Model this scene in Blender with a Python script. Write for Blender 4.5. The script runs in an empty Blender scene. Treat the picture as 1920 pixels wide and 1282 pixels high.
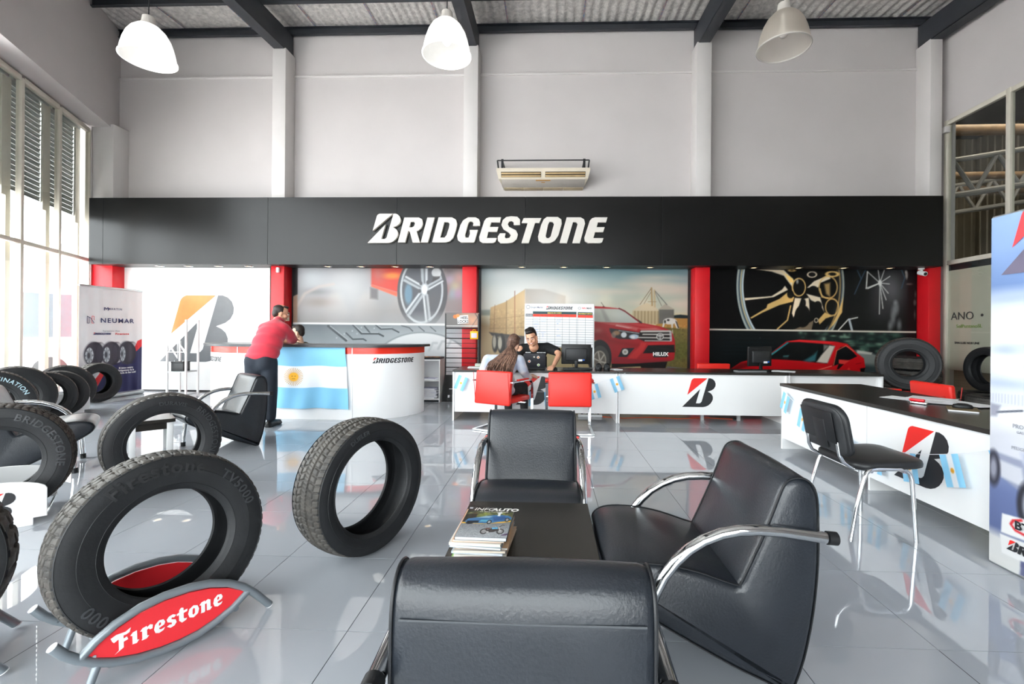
import bpy, bmesh, math, random
import numpy as np
from mathutils import Vector, Matrix, Euler
random.seed(7); np.random.seed(7)
PI = math.pi
SC = bpy.context.scene
COL = SC.collection

# ------------------------------------------------------------------ camera
cam_d = bpy.data.cameras.new('camera'); cam = bpy.data.objects.new('camera', cam_d); COL.objects.link(cam)
F_PX, CX, CY, YAW, CAM_H, ROLL = 846.1, 999.8, 621.95, -0.0349, 1.259, 0.0079
cam_d.sensor_width = 36.0; cam_d.lens = F_PX / 1920 * 36.0
cam_d.shift_x = -(CX - 960) / 1920; cam_d.shift_y = (CY - 641) / 1920
cam_d.clip_start = 0.05; cam_d.clip_end = 200
_r = Vector((math.cos(YAW), -math.sin(YAW), 0)); _u = Vector((0, 0, 1)); _f = Vector((math.sin(YAW), math.cos(YAW), 0))
_r2 = _r * math.cos(ROLL) + _u * math.sin(ROLL); _u2 = -_r * math.sin(ROLL) + _u * math.cos(ROLL)
M = Matrix((( _r2.x, _u2.x, -_f.x, 0), (_r2.y, _u2.y, -_f.y, 0), (_r2.z, _u2.z, -_f.z, CAM_H), (0, 0, 0, 1)))
cam.matrix_world = M
SC.camera = cam

# ------------------------------------------------------------------ world, exposure
w = bpy.data.worlds.new('world'); SC.world = w; w.use_nodes = True
bg = w.node_tree.nodes['Background']; bg.inputs[0].default_value = (0.93, 0.96, 1.0, 1); bg.inputs[1].default_value = 10.6
SC.view_settings.view_transform = 'Standard'; SC.view_settings.look = 'None'
SC.view_settings.exposure = 0.0; SC.view_settings.gamma = 1.0; SC.view_settings.use_curve_mapping = False
SC.cycles.max_bounces = 11; SC.cycles.diffuse_bounces = 7; SC.cycles.glossy_bounces = 4; SC.cycles.transparent_max_bounces = 12
SC.cycles.caustics_reflective = False; SC.cycles.caustics_refractive = False
SC.cycles.sample_clamp_indirect = 8.0; SC.cycles.use_adaptive_sampling = True; SC.cycles.adaptive_threshold = 0.035

LWC = -5.264; LWS = -0.446                      # left glazing: X = LWC + LWS * Y
def lx(y, off=0.0): return LWC + off + LWS * y
L_ANG = math.atan2(1.0, LWS)                    # direction of the left wall, going away from the camera
RX = 7.4; REAR = -4.2; BACK = 8.95

def portal(name, loc, rot, sx, sy):
    d = bpy.data.lights.new(name, 'AREA'); d.shape = 'RECTANGLE'; d.size = sx; d.size_y = sy
    d.cycles.is_portal = True
    o = bpy.data.objects.new(name, d); COL.objects.link(o); o.location = loc; o.rotation_euler = rot
    return o
# sky daylight enters through the left glazing and the glazed shop front behind the camera
_yc = (8.55 + REAR) / 2; _len = (8.55 - REAR) * math.hypot(1, LWS)
portal('window_portal', (lx(_yc) - 0.02, _yc, 2.58), (PI / 2, 0, L_ANG - PI ), _len, 5.14)
RGX = 2.6                                       # unseen glazing ends here; plain wall beyond added to dim the right side
portal('window_portal', ((lx(REAR) + RGX) / 2, REAR + 0.02, 2.1), (PI / 2, 0, 0), RGX - lx(REAR), 4.2)

# sun stands high behind the back wall, so it only reaches the pavement outside
sun_d = bpy.data.lights.new('sun', 'SUN'); sun_d.energy = 46.0; sun_d.angle = 0.01; sun_d.color = (1.0, 0.95, 0.97)
sun = bpy.data.objects.new('sun', sun_d); COL.objects.link(sun)
sun.rotation_euler = Vector((0.15, -0.70, -1.0)).to_track_quat('-Z', 'Y').to_euler()

# ------------------------------------------------------------------ helpers
MATS = {}
def srgb(c):
    return tuple((x / 12.92 if x <= 0.04045 else ((x + 0.055) / 1.055) ** 2.4) for x in c)
def hexc(h):
    return srgb(tuple(int(h[i:i + 2], 16) / 255 for i in (0, 2, 4)))
def pm(name, col, rough=0.5, metal=0.0, spec=0.5, var=0.06, vscale=6.0, bump=0.0, bscale=60.0, coat=0.0, emis=0.0, ecol=None,
       trans=0.0, alpha=1.0, rvar=0.0, col2=None, attr=None, detail=4.0, ior=1.45, sheen=0.0):
    """procedural principled material; colour given in sRGB hex or linear tuple"""
    if name in MATS: return MATS[name]
    if isinstance(col, str): col = hexc(col)
    if isinstance(col2, str): col2 = hexc(col2)
    m = bpy.data.materials.new(name); m.use_nodes = True
    nt = m.node_tree; n = nt.nodes; l = nt.links
    b = n['Principled BSDF']
    b.inputs['Roughness'].default_value = rough; b.inputs['Metallic'].default_value = metal
    b.inputs['Specular IOR Level'].default_value = spec; b.inputs['IOR'].default_value = ior
    b.inputs['Coat Weight'].default_value = coat; b.inputs['Coat Roughness'].default_value = 0.08
    b.inputs['Transmission Weight'].default_value = trans; b.inputs['Alpha'].default_value = alpha
    if sheen: b.inputs['Sheen Weight'].default_value = sheen
    tc = n.new('ShaderNodeTexCoord')
    nz = n.new('ShaderNodeTexNoise'); nz.inputs['Scale'].default_value = vscale; nz.inputs['Detail'].default_value = detail
    l.new(tc.outputs['Object'], nz.inputs['Vector'])
    mx = n.new('ShaderNodeMix'); mx.data_type = 'RGBA'
    if attr:
        at = n.new('ShaderNodeAttribute'); at.attribute_name = attr
        hsv = n.new('ShaderNodeHueSaturation'); l.new(at.outputs['Color'], hsv.inputs['Color'])
        mr = n.new('ShaderNodeMapRange'); mr.inputs['To Min'].default_value = 1 - var; mr.inputs['To Max'].default_value = 1 + var
        l.new(nz.outputs['Fac'], mr.inputs['Value']); l.new(mr.outputs['Result'], hsv.inputs['Value'])
        l.new(hsv.outputs['Color'], b.inputs['Base Color'])
    else:
        c1 = tuple(max(0, x * (1 - var)) for x in col) if col2 is None else col
        c2 = tuple(min(1, x * (1 + var)) for x in col) if col2 is None else col2
        mx.inputs['A'].default_value = (*c1, 1); mx.inputs['B'].default_value = (*c2, 1)
        rp = n.new('ShaderNodeMapRange'); rp.inputs['From Min'].default_value = 0.32; rp.inputs['From Max'].default_value = 0.68
        l.new(nz.outputs['Fac'], rp.inputs['Value']); l.new(rp.outputs['Result'], mx.inputs['Factor'])
        l.new(mx.outputs['Result'], b.inputs['Base Color'])
    if rvar:
        mr2 = n.new('ShaderNodeMapRange'); mr2.inputs['To Min'].default_value = max(0, rough - rvar); mr2.inputs['To Max'].default_value = rough + rvar
        l.new(nz.outputs['Fac'], mr2.inputs['Value']); l.new(mr2.outputs['Result'], b.inputs['Roughness'])
    if bump:
        nb = n.new('ShaderNodeTexNoise'); nb.inputs['Scale'].default_value = bscale; nb.inputs['Detail'].default_value = 3
        l.new(tc.outputs['Object'], nb.inputs['Vector'])
        bp = n.new('ShaderNodeBump'); bp.inputs['Strength'].default_value = bump; bp.inputs['Distance'].default_value = 0.01
        l.new(nb.outputs['Fac'], bp.inputs['Height']); l.new(bp.outputs['Normal'], b.inputs['Normal'])
    if emis:
        b.inputs['Emission Strength'].default_value = emis; b.inputs['Emission Color'].default_value = (*(ecol or col), 1)
    MATS[name] = m
    return m

def glass_mat(name, tint=(1, 1, 1), refl=0.07, rough=0.0):
    """thin architectural pane: mostly clear, with fresnel reflection"""
    if name in MATS: return MATS[name]
    m = bpy.data.materials.new(name); m.use_nodes = True; nt = m.node_tree; n = nt.nodes; l = nt.links
    n.remove(n['Principled BSDF']); out = n['Material Output']
    t = n.new('ShaderNodeBsdfTransparent'); t.inputs[0].default_value = (*tint, 1)
    g = n.new('ShaderNodeBsdfGlossy'); g.inputs['Roughness'].default_value = rough
    fr = n.new('ShaderNodeLayerWeight'); fr.inputs['Blend'].default_value = 0.5
    pw = n.new('ShaderNodeMath'); pw.operation = 'POWER'; pw.inputs[1].default_value = 5.0; l.new(fr.outputs['Facing'], pw.inputs[0])
    mr = n.new('ShaderNodeMapRange'); mr.inputs['To Min'].default_value = refl; mr.inputs['To Max'].default_value = 0.8
    l.new(pw.outputs[0], mr.inputs['Value'])
    mx = n.new('ShaderNodeMixShader'); l.new(mr.outputs['Result'], mx.inputs[0]); l.new(t.outputs[0], mx.inputs[1]); l.new(g.outputs[0], mx.inputs[2])
    l.new(mx.outputs[0], out.inputs['Surface']); MATS[name] = m
    return m

def frost_mat(name, col, clear=0.35):
    """thin translucent plastic"""
    if name in MATS: return MATS[name]
    m = bpy.data.materials.new(name); m.use_nodes = True; nt = m.node_tree; n = nt.nodes; l = nt.links
    b = n['Principled BSDF']; b.inputs['Base Color'].default_value = (*hexc(col), 1); b.inputs['Roughness'].default_value = 0.3
    nz = n.new('ShaderNodeTexNoise'); nz.inputs['Scale'].default_value = 9.0
    mr = n.new('ShaderNodeMapRange'); mr.inputs['To Min'].default_value = 0.25; mr.inputs['To Max'].default_value = 0.42; l.new(nz.outputs['Fac'], mr.inputs['Value']); l.new(mr.outputs['Result'], b.inputs['Roughness'])
    t = n.new('ShaderNodeBsdfTransparent'); tl = n.new('ShaderNodeBsdfTranslucent'); tl.inputs[0].default_value = (*hexc(col), 1)
    m1 = n.new('ShaderNodeMixShader'); m1.inputs[0].default_value = 0.5; l.new(b.outputs[0], m1.inputs[1]); l.new(tl.outputs[0], m1.inputs[2])
    m2 = n.new('ShaderNodeMixShader'); m2.inputs[0].default_value = clear; l.new(m1.outputs[0], m2.inputs[1]); l.new(t.outputs[0], m2.inputs[2])
    l.new(m2.outputs[0], n['Material Output'].inputs['Surface']); MATS[name] = m
    return m

class MB:
    """mesh builder: collects shapes into one bmesh"""
    def __init__(s): s.bm = bmesh.new()
    def _xf(s, vs, mat):
        if mat is not None:
            for v in vs: v.co = mat @ v.co
    def box(s, c, size, bev=0.0, seg=2, mat=None, rot=None):
        if bev <= 0:
            m = Matrix.Translation(c) @ (Euler(rot).to_matrix().to_4x4() if rot is not None else Matrix.Identity(4))
            if mat is not None: m = mat @ m
            nv = [s.bm.verts.new(m @ Vector((x * size[0] / 2, y * size[1] / 2, z * size[2] / 2))) for x, y, z in ((-1, -1, -1), (1, -1, -1), (1, 1, -1), (-1, 1, -1), (-1, -1, 1), (1, -1, 1), (1, 1, 1), (-1, 1, 1))]
            for f in ((3, 2, 1, 0), (4, 5, 6, 7), (0, 1, 5, 4), (1, 2, 6, 5), (2, 3, 7, 6), (3, 0, 4, 7)): s.bm.faces.new([nv[i] for i in f])
            return s
        r = bmesh.ops.create_cube(s.bm, size=1.0); vs = r['verts']
        bmesh.ops.scale(s.bm, vec=size, verts=vs)
        if bev > 0:
            es = list({e for v in vs for e in v.link_edges})
            rb = bmesh.ops.bevel(s.bm, geom=es, offset=min(bev, min(size) * 0.49), segments=seg, profile=0.5, affect='EDGES')
            vs = list({v for f in rb['faces'] for v in f.verts} | {v for v in vs if v.is_valid})
            # include all verts of the shape
            seen = set(vs); stack = list(vs)
            while stack:
                v = stack.pop()
                for e in v.link_edges:
                    o = e.other_vert(v)
                    if o not in seen: seen.add(o); stack.append(o)
            vs = list(seen)
        if rot is not None: bmesh.ops.rotate(s.bm, cent=(0, 0, 0), matrix=Euler(rot).to_matrix(), verts=vs)
        bmesh.ops.translate(s.bm, vec=c, verts=vs); s._xf(vs, mat)
        return s
    def bounds(s, x0, x1, y0, y1, z0, z1, bev=0.0, seg=2, mat=None):
        return s.box(((x0 + x1) / 2, (y0 + y1) / 2, (z0 + z1) / 2), (abs(x1 - x0), abs(y1 - y0), abs(z1 - z0)), bev, seg, mat)
    def raw(s, verts, faces, mat=None):
        vs = [s.bm.verts.new(v) for v in verts]
        for f in faces:
            try: s.bm.faces.new([vs[i] for i in f])
            except ValueError: pass
        s._xf(vs, mat); return s
    def grid(s, fn, nu, nv, cu=False, cv=False, mat=None):
        """fn(u, v) with u, v in 0..1"""
        ru = nu if cu else nu + 1; rv = nv if cv else nv + 1
        vs = [[s.bm.verts.new(fn(i / nu, j / nv)) for j in range(rv)] for i in range(ru)]
        for i in range(nu):
            for j in range(nv):
                a, b = vs[i][j], vs[(i + 1) % ru][j]; c, d = vs[(i + 1) % ru][(j + 1) % rv], vs[i][(j + 1) % rv]
                try: s.bm.faces.new((a, b, c, d))
                except ValueError: pass
        s._xf([v for r in vs for v in r], mat); return s
    def tube(s, pts, r, seg=12, closed=False, caps=True, mat=None, flat=None):
        """sweep a circle (or flat=(w, t) rectangle) along pts; r may be a list"""
        P = [Vector(p) for p in pts]; n = len(P); rr = r if isinstance(r, (list, tuple)) else [r] * n
        T = []
        for i in range(n):
            a = P[(i - 1) % n] if (closed or i > 0) else P[i]; b = P[(i + 1) % n] if (closed or i < n - 1) else P[i]
            T.append((b - a).normalized())
        up = Vector((0, 0, 1)) if abs(T[0].z) < 0.9 else Vector((0, 1, 0))
        N = (up - T[0] * up.dot(T[0])).normalized(); rings = []; allv = []
        for i in range(n):
            if i > 0:
                N = (N - T[i] * N.dot(T[i]))
                N = N.normalized() if N.length > 1e-6 else T[i].orthogonal().normalized()
            B = T[i].cross(N)
            if flat:
                wv, tv = flat[0] / 2, flat[1] / 2
                ring = [P[i] + N * (tv * sn) + B * (wv * sb) for sn, sb in ((1, 1), (1, -1), (-1, -1), (-1, 1))]
            else:
                ring = [P[i] + (N * math.cos(2 * PI * k / seg) + B * math.sin(2 * PI * k / seg)) * rr[i] for k in range(seg)]
            rings.append([s.bm.verts.new(v) for v in ring]); allv += rings[-1]
        m = len(rings[0])
        for i in range(n if closed else n - 1):
            a, b = rings[i], rings[(i + 1) % n]
            for k in range(m): s.bm.faces.new((a[k], a[(k + 1) % m], b[(k + 1) % m], b[k]))
        if caps and not closed:
            s.bm.faces.new(rings[0][::-1]); s.bm.faces.new(rings[-1])
        s._xf(allv, mat); return s
    def cyl(s, p0, p1, r0, r1=None, seg=20, mat=None):
        return s.tube([p0, p1], [r0, r0 if r1 is None else r1], seg, mat=mat)
    def lathe(s, prof, seg=32, mat=None, closed=False):
        """prof: list of (r, z) around local Z"""
        rings = []; allv = []
        for r, z in prof:
            if r < 1e-6: ring = [s.bm.verts.new((0, 0, z))] * seg; allv.append(ring[0])
            else:
                ring = [s.bm.verts.new((r * math.cos(2 * PI * k / seg), r * math.sin(2 * PI * k / seg), z)) for k in range(seg)]; allv += ring
            rings.append(ring)
        pairs = list(zip(rings[:-1], rings[1:])) + ([(rings[-1], rings[0])] if closed else [])
        for a, b in pairs:
            for k in range(seg):
                q = []
                for v in (a[k], a[(k + 1) % seg], b[(k + 1) % seg], b[k]):
                    if v not in q: q.append(v)
                if len(q) > 2:
                    try: s.bm.faces.new(q)
                    except ValueError: pass
        s._xf(list(set(allv)), mat); return s
    _sph = {}
    def ell(s, c, r, seg=24, rings=16, mat=None, rot=None):
        if isinstance(r, (int, float)): r = (r, r, r)
        if (seg, rings) not in MB._sph:
            vs = [(0, 0, 1)] + [(math.sin(PI * j / rings) * math.cos(2 * PI * k / seg), math.sin(PI * j / rings) * math.sin(2 * PI * k / seg), math.cos(PI * j / rings)) for j in range(1, rings) for k in range(seg)] + [(0, 0, -1)]
            fs = [(0, 1 + k, 1 + (k + 1) % seg) for k in range(seg)]
            for j in range(rings - 2):
                o = 1 + j * seg; fs += [(o + k, o + seg + k, o + seg + (k + 1) % seg, o + (k + 1) % seg) for k in range(seg)]
            o = 1 + (rings - 2) * seg; fs += [(o + (k + 1) % seg, o + k, len(vs) - 1) for k in range(seg)]
            MB._sph[(seg, rings)] = (vs, fs)
        vs, fs = MB._sph[(seg, rings)]
        m = Matrix.Translation(c) @ (Euler(rot).to_matrix().to_4x4() if rot is not None else Matrix.Identity(4)) @ Matrix.Diagonal((r[0], r[1], r[2], 1))
        if mat is not None: m = mat @ m
        nv = [s.bm.verts.new(m @ Vector(v)) for v in vs]
        for f in fs: s.bm.faces.new([nv[i] for i in f])
        return s
    def prism(s, poly, y0, y1, mat=None, bev=0.0, seg=2):
        """poly in (x, z); extruded along y from y0 to y1"""
        a = [s.bm.verts.new((x, y0, z)) for x, z in poly]; b = [s.bm.verts.new((x, y1, z)) for x, z in poly]
        n = len(poly); f0 = s.bm.faces.new(a); f1 = s.bm.faces.new(b[::-1])
        fs = [f0, f1]
        for i in range(n): fs.append(s.bm.faces.new((a[i], b[i], b[(i + 1) % n], a[(i + 1) % n])))
        bmesh.ops.recalc_face_normals(s.bm, faces=fs)
        vs = a + b
        if bev:
            es = list(set(list(f0.edges) + list(f1.edges)))
            rb = bmesh.ops.bevel(s.bm, geom=es, offset=bev, segments=seg, profile=0.5, affect='EDGES')
            seen = set(v for f in rb['faces'] for v in f.verts); stack = list(seen)
            while stack:
                v = stack.pop()
                for e in v.link_edges:
                    o = e.other_vert(v)
                    if o not in seen: seen.add(o); stack.append(o)
            vs = list(seen)
        s._xf(vs, mat); return s
    def mesh(s, name, m=None, smooth=35):
        bmesh.ops.recalc_face_normals(s.bm, faces=s.bm.faces)
        me = bpy.data.meshes.new(name); s.bm.to_mesh(me); s.bm.free()
        if m is not None: me.materials.append(m)
        shade(me, smooth); return me
    def build(s, name, m, parent=None, smooth=35, loc=None, rot=None):
        return link(name, s.mesh(name, m, smooth), parent, loc, rot)

def shade(me, ang=35):
    if ang:
        me.polygons.foreach_set('use_smooth', [True] * len(me.polygons))
        if ang < 180: me.set_sharp_from_angle(angle=math.radians(ang))
def link(name, me, parent=None, loc=None, rot=None):
    o = bpy.data.objects.new(name, me); COL.objects.link(o)
    if parent is not None: o.parent = parent
    if loc is not None: o.location = loc
    if rot is not None: o.rotation_euler = rot
    return o
def tag(o, label=None, cat=None, group=None, kind=None):
    if label: o['label'] = label
    if cat: o['category'] = cat
    if group: o['group'] = group
    if kind: o['kind'] = kind
    return o
def thing(name, label, cat, loc=(0, 0, 0), rz=0.0, group=None, rot=None):
    o = bpy.data.objects.new(name, None); COL.objects.link(o); o.empty_display_size = 0.1
    o.location = loc; o.rotation_euler = rot if rot is not None else (0, 0, rz)
    return tag(o, label, cat, group)
def struct(name, label=None):
    o = bpy.data.objects.new(name, None); COL.objects.link(o); o['kind'] = 'structure'
    if label: o['label'] = label
    return o
def copy_tree(o, parent=None):
    c = o.copy(); COL.objects.link(c); c.parent = parent
    for ch in list(o.children): copy_tree(ch, c)
    return c

def shape_mesh(contours, depth=0.0, bev=0.0):
    """filled 2D shape with holes (even-odd), in the XY plane, extruded +-depth along Z"""
    cu = bpy.data.curves.new('shape', 'CURVE'); cu.dimensions = '2D'; cu.fill_mode = 'BOTH'; cu.extrude = depth; cu.bevel_depth = bev; cu.bevel_resolution = 1
    for pts in contours:
        sp = cu.splines.new('POLY'); sp.points.add(len(pts) - 1); sp.use_cyclic_u = True
        for p, (x, y) in zip(sp.points, pts): p.co = (x, y, 0, 1)
    ob = bpy.data.objects.new('shape', cu); me = bpy.data.meshes.new_from_object(ob)
    bpy.data.objects.remove(ob); bpy.data.curves.remove(cu); return me
def text_mesh(txt, size, depth=0.0, bold=0.0, shear=0.0, space=1.0, align='CENTER', xs=1.0):
    cu = bpy.data.curves.new('text', 'FONT'); cu.body = txt; cu.size = size; cu.extrude = depth; cu.offset = bold; cu.shear = shear
    cu.space_character = space; cu.align_x = align; cu.align_y = 'CENTER'; cu.resolution_u = 3
    ob = bpy.data.objects.new('text', cu); me = bpy.data.meshes.new_from_object(ob)
    bpy.data.objects.remove(ob); bpy.data.curves.remove(cu)
    if xs != 1.0:
        for v in me.vertices: v.co.x *= xs
    return me
def join_meshes(mes, xfs=None):
    bm = bmesh.new()
    for i, me in enumerate(mes):
        k = len(bm.verts); bm.from_mesh(me); bm.verts.ensure_lookup_table()
        if xfs: bmesh.ops.transform(bm, matrix=xfs[i], verts=bm.verts[k:])
    out = bpy.data.meshes.new('joined'); bm.to_mesh(out); bm.free()
    return out
def put(name, me, m, parent=None, mat=None, smooth=30):
    """place a flat (XY) mesh; mat is a local 4x4 matrix baked into the mesh"""
    if mat is not None: me.transform(mat)
    me.materials.clear(); me.materials.append(m); shade(me, smooth); me.name = name
    return link(name, me, parent)
def frame(o, xd, yd):
    """matrix taking XY art to a plane: origin o, x direction xd, y direction yd"""
    x = Vector(xd).normalized(); y = Vector(yd).normalized(); z = x.cross(y)
    return Matrix(((x.x, y.x, z.x, o[0]), (x.y, y.y, z.y, o[1]), (x.z, y.z, z.z, o[2]), (0, 0, 0, 1)))
# ------------------------------------------------------------------ materials
M_WALL = pm('white_wall_paint', 'C4BFBE', 0.75, var=0.025, vscale=1.2, bump=0.05, bscale=25)
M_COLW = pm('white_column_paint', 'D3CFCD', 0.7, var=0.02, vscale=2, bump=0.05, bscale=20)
M_RED = pm('red_wall_paint', 'C8141E', 0.42, var=0.04, vscale=3)
M_BLACKP = pm('black_fascia_panel', '0D0D0D', 0.31, spec=0.36, var=0.12, vscale=1.5, rvar=0.05)
M_STEEL = pm('dark_steel_paint', '2E3136', 0.5, var=0.1, vscale=4)
M_FOIL = pm('foil_insulation', 'D8D4D0', 0.42, metal=0.25, var=0.22, vscale=14, bump=0.9, bscale=38, detail=8, rvar=0.15)
M_TILE = pm('grey_porcelain_tile', 'AEB3BA', 0.012, spec=0.5, var=0.015, vscale=2.5, ior=1.85)
M_GROUT = pm('dark_grout', '3E3F40', 0.8, var=0.1, vscale=30)
M_FRAME = pm('cream_window_frame', 'D2CCBE', 0.45, var=0.05, vscale=5)
M_GLASS = glass_mat('clear_pane', (0.97, 0.99, 0.98), 0.05)
M_SHUT = pm('grey_shutter_slat', '9EA39E', 0.45, metal=0.25, var=0.06, vscale=5)
M_CHROME = pm('chrome', 'D8DADC', 0.07, metal=1.0, var=0.02)
M_WHITE = pm('white_laminate', 'F3F3F3', 0.32, var=0.012, vscale=2)
M_BLKTOP = pm('black_laminate', '2A2825', 0.26, var=0.03, vscale=3)
M_BLKPL = pm('black_plastic', '17181A', 0.42, var=0.1, vscale=10)
M_DKPL = pm('dark_grey_plastic', '2C2D2F', 0.5, var=0.08, vscale=12)
M_LOGOK = pm('charcoal_vinyl', '2A2B2E', 0.4, var=0.03)
M_LOGOR = pm('red_vinyl', 'EE2A24', 0.4, var=0.03)
M_PAPER = pm('white_paper', 'EFEFF2', 0.8, var=0.03, vscale=8)

# ------------------------------------------------------------------ floor of square porcelain tiles
floor = struct('floor', 'polished light grey porcelain tile floor with dark joints')
room_poly = [(lx(REAR), REAR), (RX, REAR), (RX, BACK), (lx(BACK), BACK)]
b = MB(); b.raw([(x, y, -0.004) for x, y in room_poly] + [(x, y, -0.1) for x, y in room_poly], [(0, 1, 2, 3), (7, 6, 5, 4), (0, 4, 5, 1), (1, 5, 6, 2), (2, 6, 7, 3), (3, 7, 4, 0)])
b.build('grout_bed', M_GROUT, floor, smooth=0)
TS, OX, OY, GAP = 0.6, -0.8339, 2.4617, 0.0035
def inside(x, y): return REAR < y < BACK and lx(y) < x < RX
def clip_room(poly):
    out = poly
    n = len(room_poly)
    for i in range(n):
        a, c = room_poly[i], room_poly[(i + 1) % n]; res = []
        def sd(p): return (c[0] - a[0]) * (p[1] - a[1]) - (c[1] - a[1]) * (p[0] - a[0])
        for j in range(len(out)):
            p, q = out[j], out[(j + 1) % len(out)]; sp, sq = sd(p), sd(q)
            if sp >= 0: res.append(p)
            if (sp >= 0) != (sq >= 0):
                t = sp / (sp - sq); res.append((p[0] + (q[0] - p[0]) * t, p[1] + (q[1] - p[1]) * t))
        out = res
        if not out: return []
    return out
bt = MB(); h = TS / 2 - GAP / 2; bv = 0.0
bt.raw([(-h, -h, -0.0035), (h, -h, -0.0035), (h, h, -0.0035), (-h, h, -0.0035), (-h + bv, -h + bv, 0), (h - bv, -h + bv, 0), (h - bv, h - bv, 0), (-h + bv, h - bv, 0)],
       [(4, 5, 6, 7), (0, 1, 5, 4), (1, 2, 6, 5), (2, 3, 7, 6), (3, 0, 4, 7)])
tile_me = bt.mesh('tile', M_TILE, smooth=0)
whole, cut = [], []
for i in range(-16, 16):
    for j in range(-13, 13):
        x0, y0 = OX + TS * i, OY + TS * j
        cs = [(x0, y0), (x0 + TS, y0), (x0 + TS, y0 + TS), (x0, y0 + TS)]
        k = sum(inside(*c) for c in cs)
        cxy = (x0 + TS / 2, y0 + TS / 2)
        ax = cxy[0] + 0.035 * cxy[1]
        seen = cxy[1] > 1.15 and -1.30 * cxy[1] < ax < 1.22 * cxy[1]
        if k == 4 and seen: whole.append((math.hypot(*cxy), cxy))
        elif k > 0: cut.append(cs)
whole.sort()
for d, c in whole[:300]: link('tile', tile_me, floor, (c[0], c[1], 0))
bs = MB()
for cs in cut + [[(c[0] - .3, c[1] - .3), (c[0] + .3, c[1] - .3), (c[0] + .3, c[1] + .3), (c[0] - .3, c[1] + .3)] for d, c in whole[300:]]:
    x0, y0 = cs[0]; g = GAP / 2
    p = clip_room([(x0 + g, y0 + g), (x0 + TS - g, y0 + g), (x0 + TS - g, y0 + TS - g), (x0 + g, y0 + TS - g)])
    if len(p) > 2: bs.raw([(x, y, 0) for x, y in p], [tuple(range(len(p)))])
tag(bs.build('tile_field', M_TILE, floor, smooth=0), kind='stuff')

# ------------------------------------------------------------------ back wall with columns
YP, YC, YF = 8.88, 8.62, 8.40                    # mural plane, column faces, fascia face
wall_back = struct('wall_back', 'tall white plastered back wall with square columns')
b = MB(); b.bounds(-9.6, RX + 0.2, BACK, BACK + 0.2, 0, 6.37); b.bounds(-9.6, RX + 0.2, BACK + 0.035, BACK + 0.2, 6.37, 7.6)
b.build('plaster', M_WALL, wall_back, smooth=0)
b = MB(); b.bounds(-9.2, RX, BACK - 0.03, BACK + 0.045, 6.345, 6.385, 0.008); b.build('ledge', M_COLW, wall_back)  # lighter paint than the wall puts the edge highlight into the ledge's colour
COLS = [(-9.1, -8.63), (-5.434, -5.168), (-1.675, -1.397), (2.752, 3.03), (7.033, 7.254)]
for i, (x0, x1) in enumerate(COLS):
    b = MB(); b.bounds(x0, x1, YC, BACK + 0.01, 3.6, 5.30 if i == 0 else 6.76, 0.012); b.build('column', M_COLW, wall_back)
    b = MB(); b.bounds(x0, x1, YC, BACK + 0.01, 0, 2.60, 0.012); b.build('column_base', M_RED, wall_back)
# black lining board behind the murals
b = MB(); b.bounds(-9.0, RX - 0.15, YP + 0.012, BACK, 0, 2.6); b.build('lining_board', M_BLKPL, wall_back, smooth=0)

# ------------------------------------------------------------------ left wall above the glazing, set in front of the glass line
wall_left = struct('wall_left', 'white wall and deep header over the left shop window')
def lwall(off0, off1, z0, z1, y0=REAR, y1=BACK + 0.1):
    return ([(lx(y0, off0), y0, z0), (lx(y1, off0), y1, z0), (lx(y1, off1), y1, z0), (lx(y0, off1), y0, z0),
             (lx(y0, off0), y0, z1), (lx(y1, off0), y1, z1), (lx(y1, off1), y1, z1), (lx(y0, off1), y0, z1)],
            [(0, 1, 2, 3), (7, 6, 5, 4), (0, 4, 5, 1), (1, 5, 6, 2), (2, 6, 7, 3), (3, 7, 4, 0)])
b = MB(); b.raw(*lwall(-0.25, 0.42, 5.24, 7.6)); b.build('header_wall', M_WALL, wall_left, smooth=0)
b = MB(); b.raw(*lwall(-0.25, 0.06, 0, 5.3, 8.58, BACK + 0.1)); b.build('corner_pier', M_WALL, wall_left, smooth=0)

# right wall: plaster above the inner glazing
wall_right = struct('wall_right', 'white wall over the inner glazing to the workshop')
b = MB(); b.bounds(RX, RX + 0.2, REAR, BACK + 0.1, 5.25, 7.6); b.bounds(RX, RX + 0.2, 8.74, BACK + 0.1, 0, 5.25)
b.build('plaster', M_WALL, wall_right, smooth=0)
b = MB(); b.bounds(RX - 0.09, RX, 8.62, 8.70, 5.02, 5.13, 0.006); b.build('junction_box', M_COLW, wall_right)
# rear wall: shop front behind the camera
wall_rear = struct('wall_rear', 'glazed shop front with white wall above, behind the viewer')
b = MB(); b.bounds(lx(REAR), RX + 0.2, REAR - 0.2, REAR, 4.2, 7.6); b.bounds(RGX, RX + 0.2, REAR - 0.2, REAR, 0, 4.2); b.build('plaster', M_WALL, wall_rear, smooth=0)

# ------------------------------------------------------------------ roof: foil-backed insulation over dark steel
ceiling = struct('ceiling', 'sloping roof of wrinkled foil insulation over dark steel rafters')
def rz(y): return 7.36 + 0.06 * (y - BACK)
bays = [-9.4] + [(a + c) / 2 for a, c in COLS[1:4]] + [RX + 0.1]
RNG = random.Random(3)
xs = []
for x0, x1 in zip(bays[:-1], bays[1:]):
    n = 3; xs += [(x0 + (x1 - x0) * k / n, x0 + (x1 - x0) * (k + 1) / n) for k in range(n)]
for x0, x1 in xs:
    b = MB(); nu, nv = 54, 60
    b.grid(lambda u, v: (x0 + (x1 - x0) * u, REAR + (BACK - REAR + 0.15) * v, rz(REAR + (BACK - REAR) * v) + (0.013 * math.sin(u * 2 * PI * 9) + 0.009 * RNG.random()) * (0 if u in (0.0, 1.0) else 1)), nu, nv)
    b.build('foil_strip', M_FOIL, ceiling)
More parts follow.
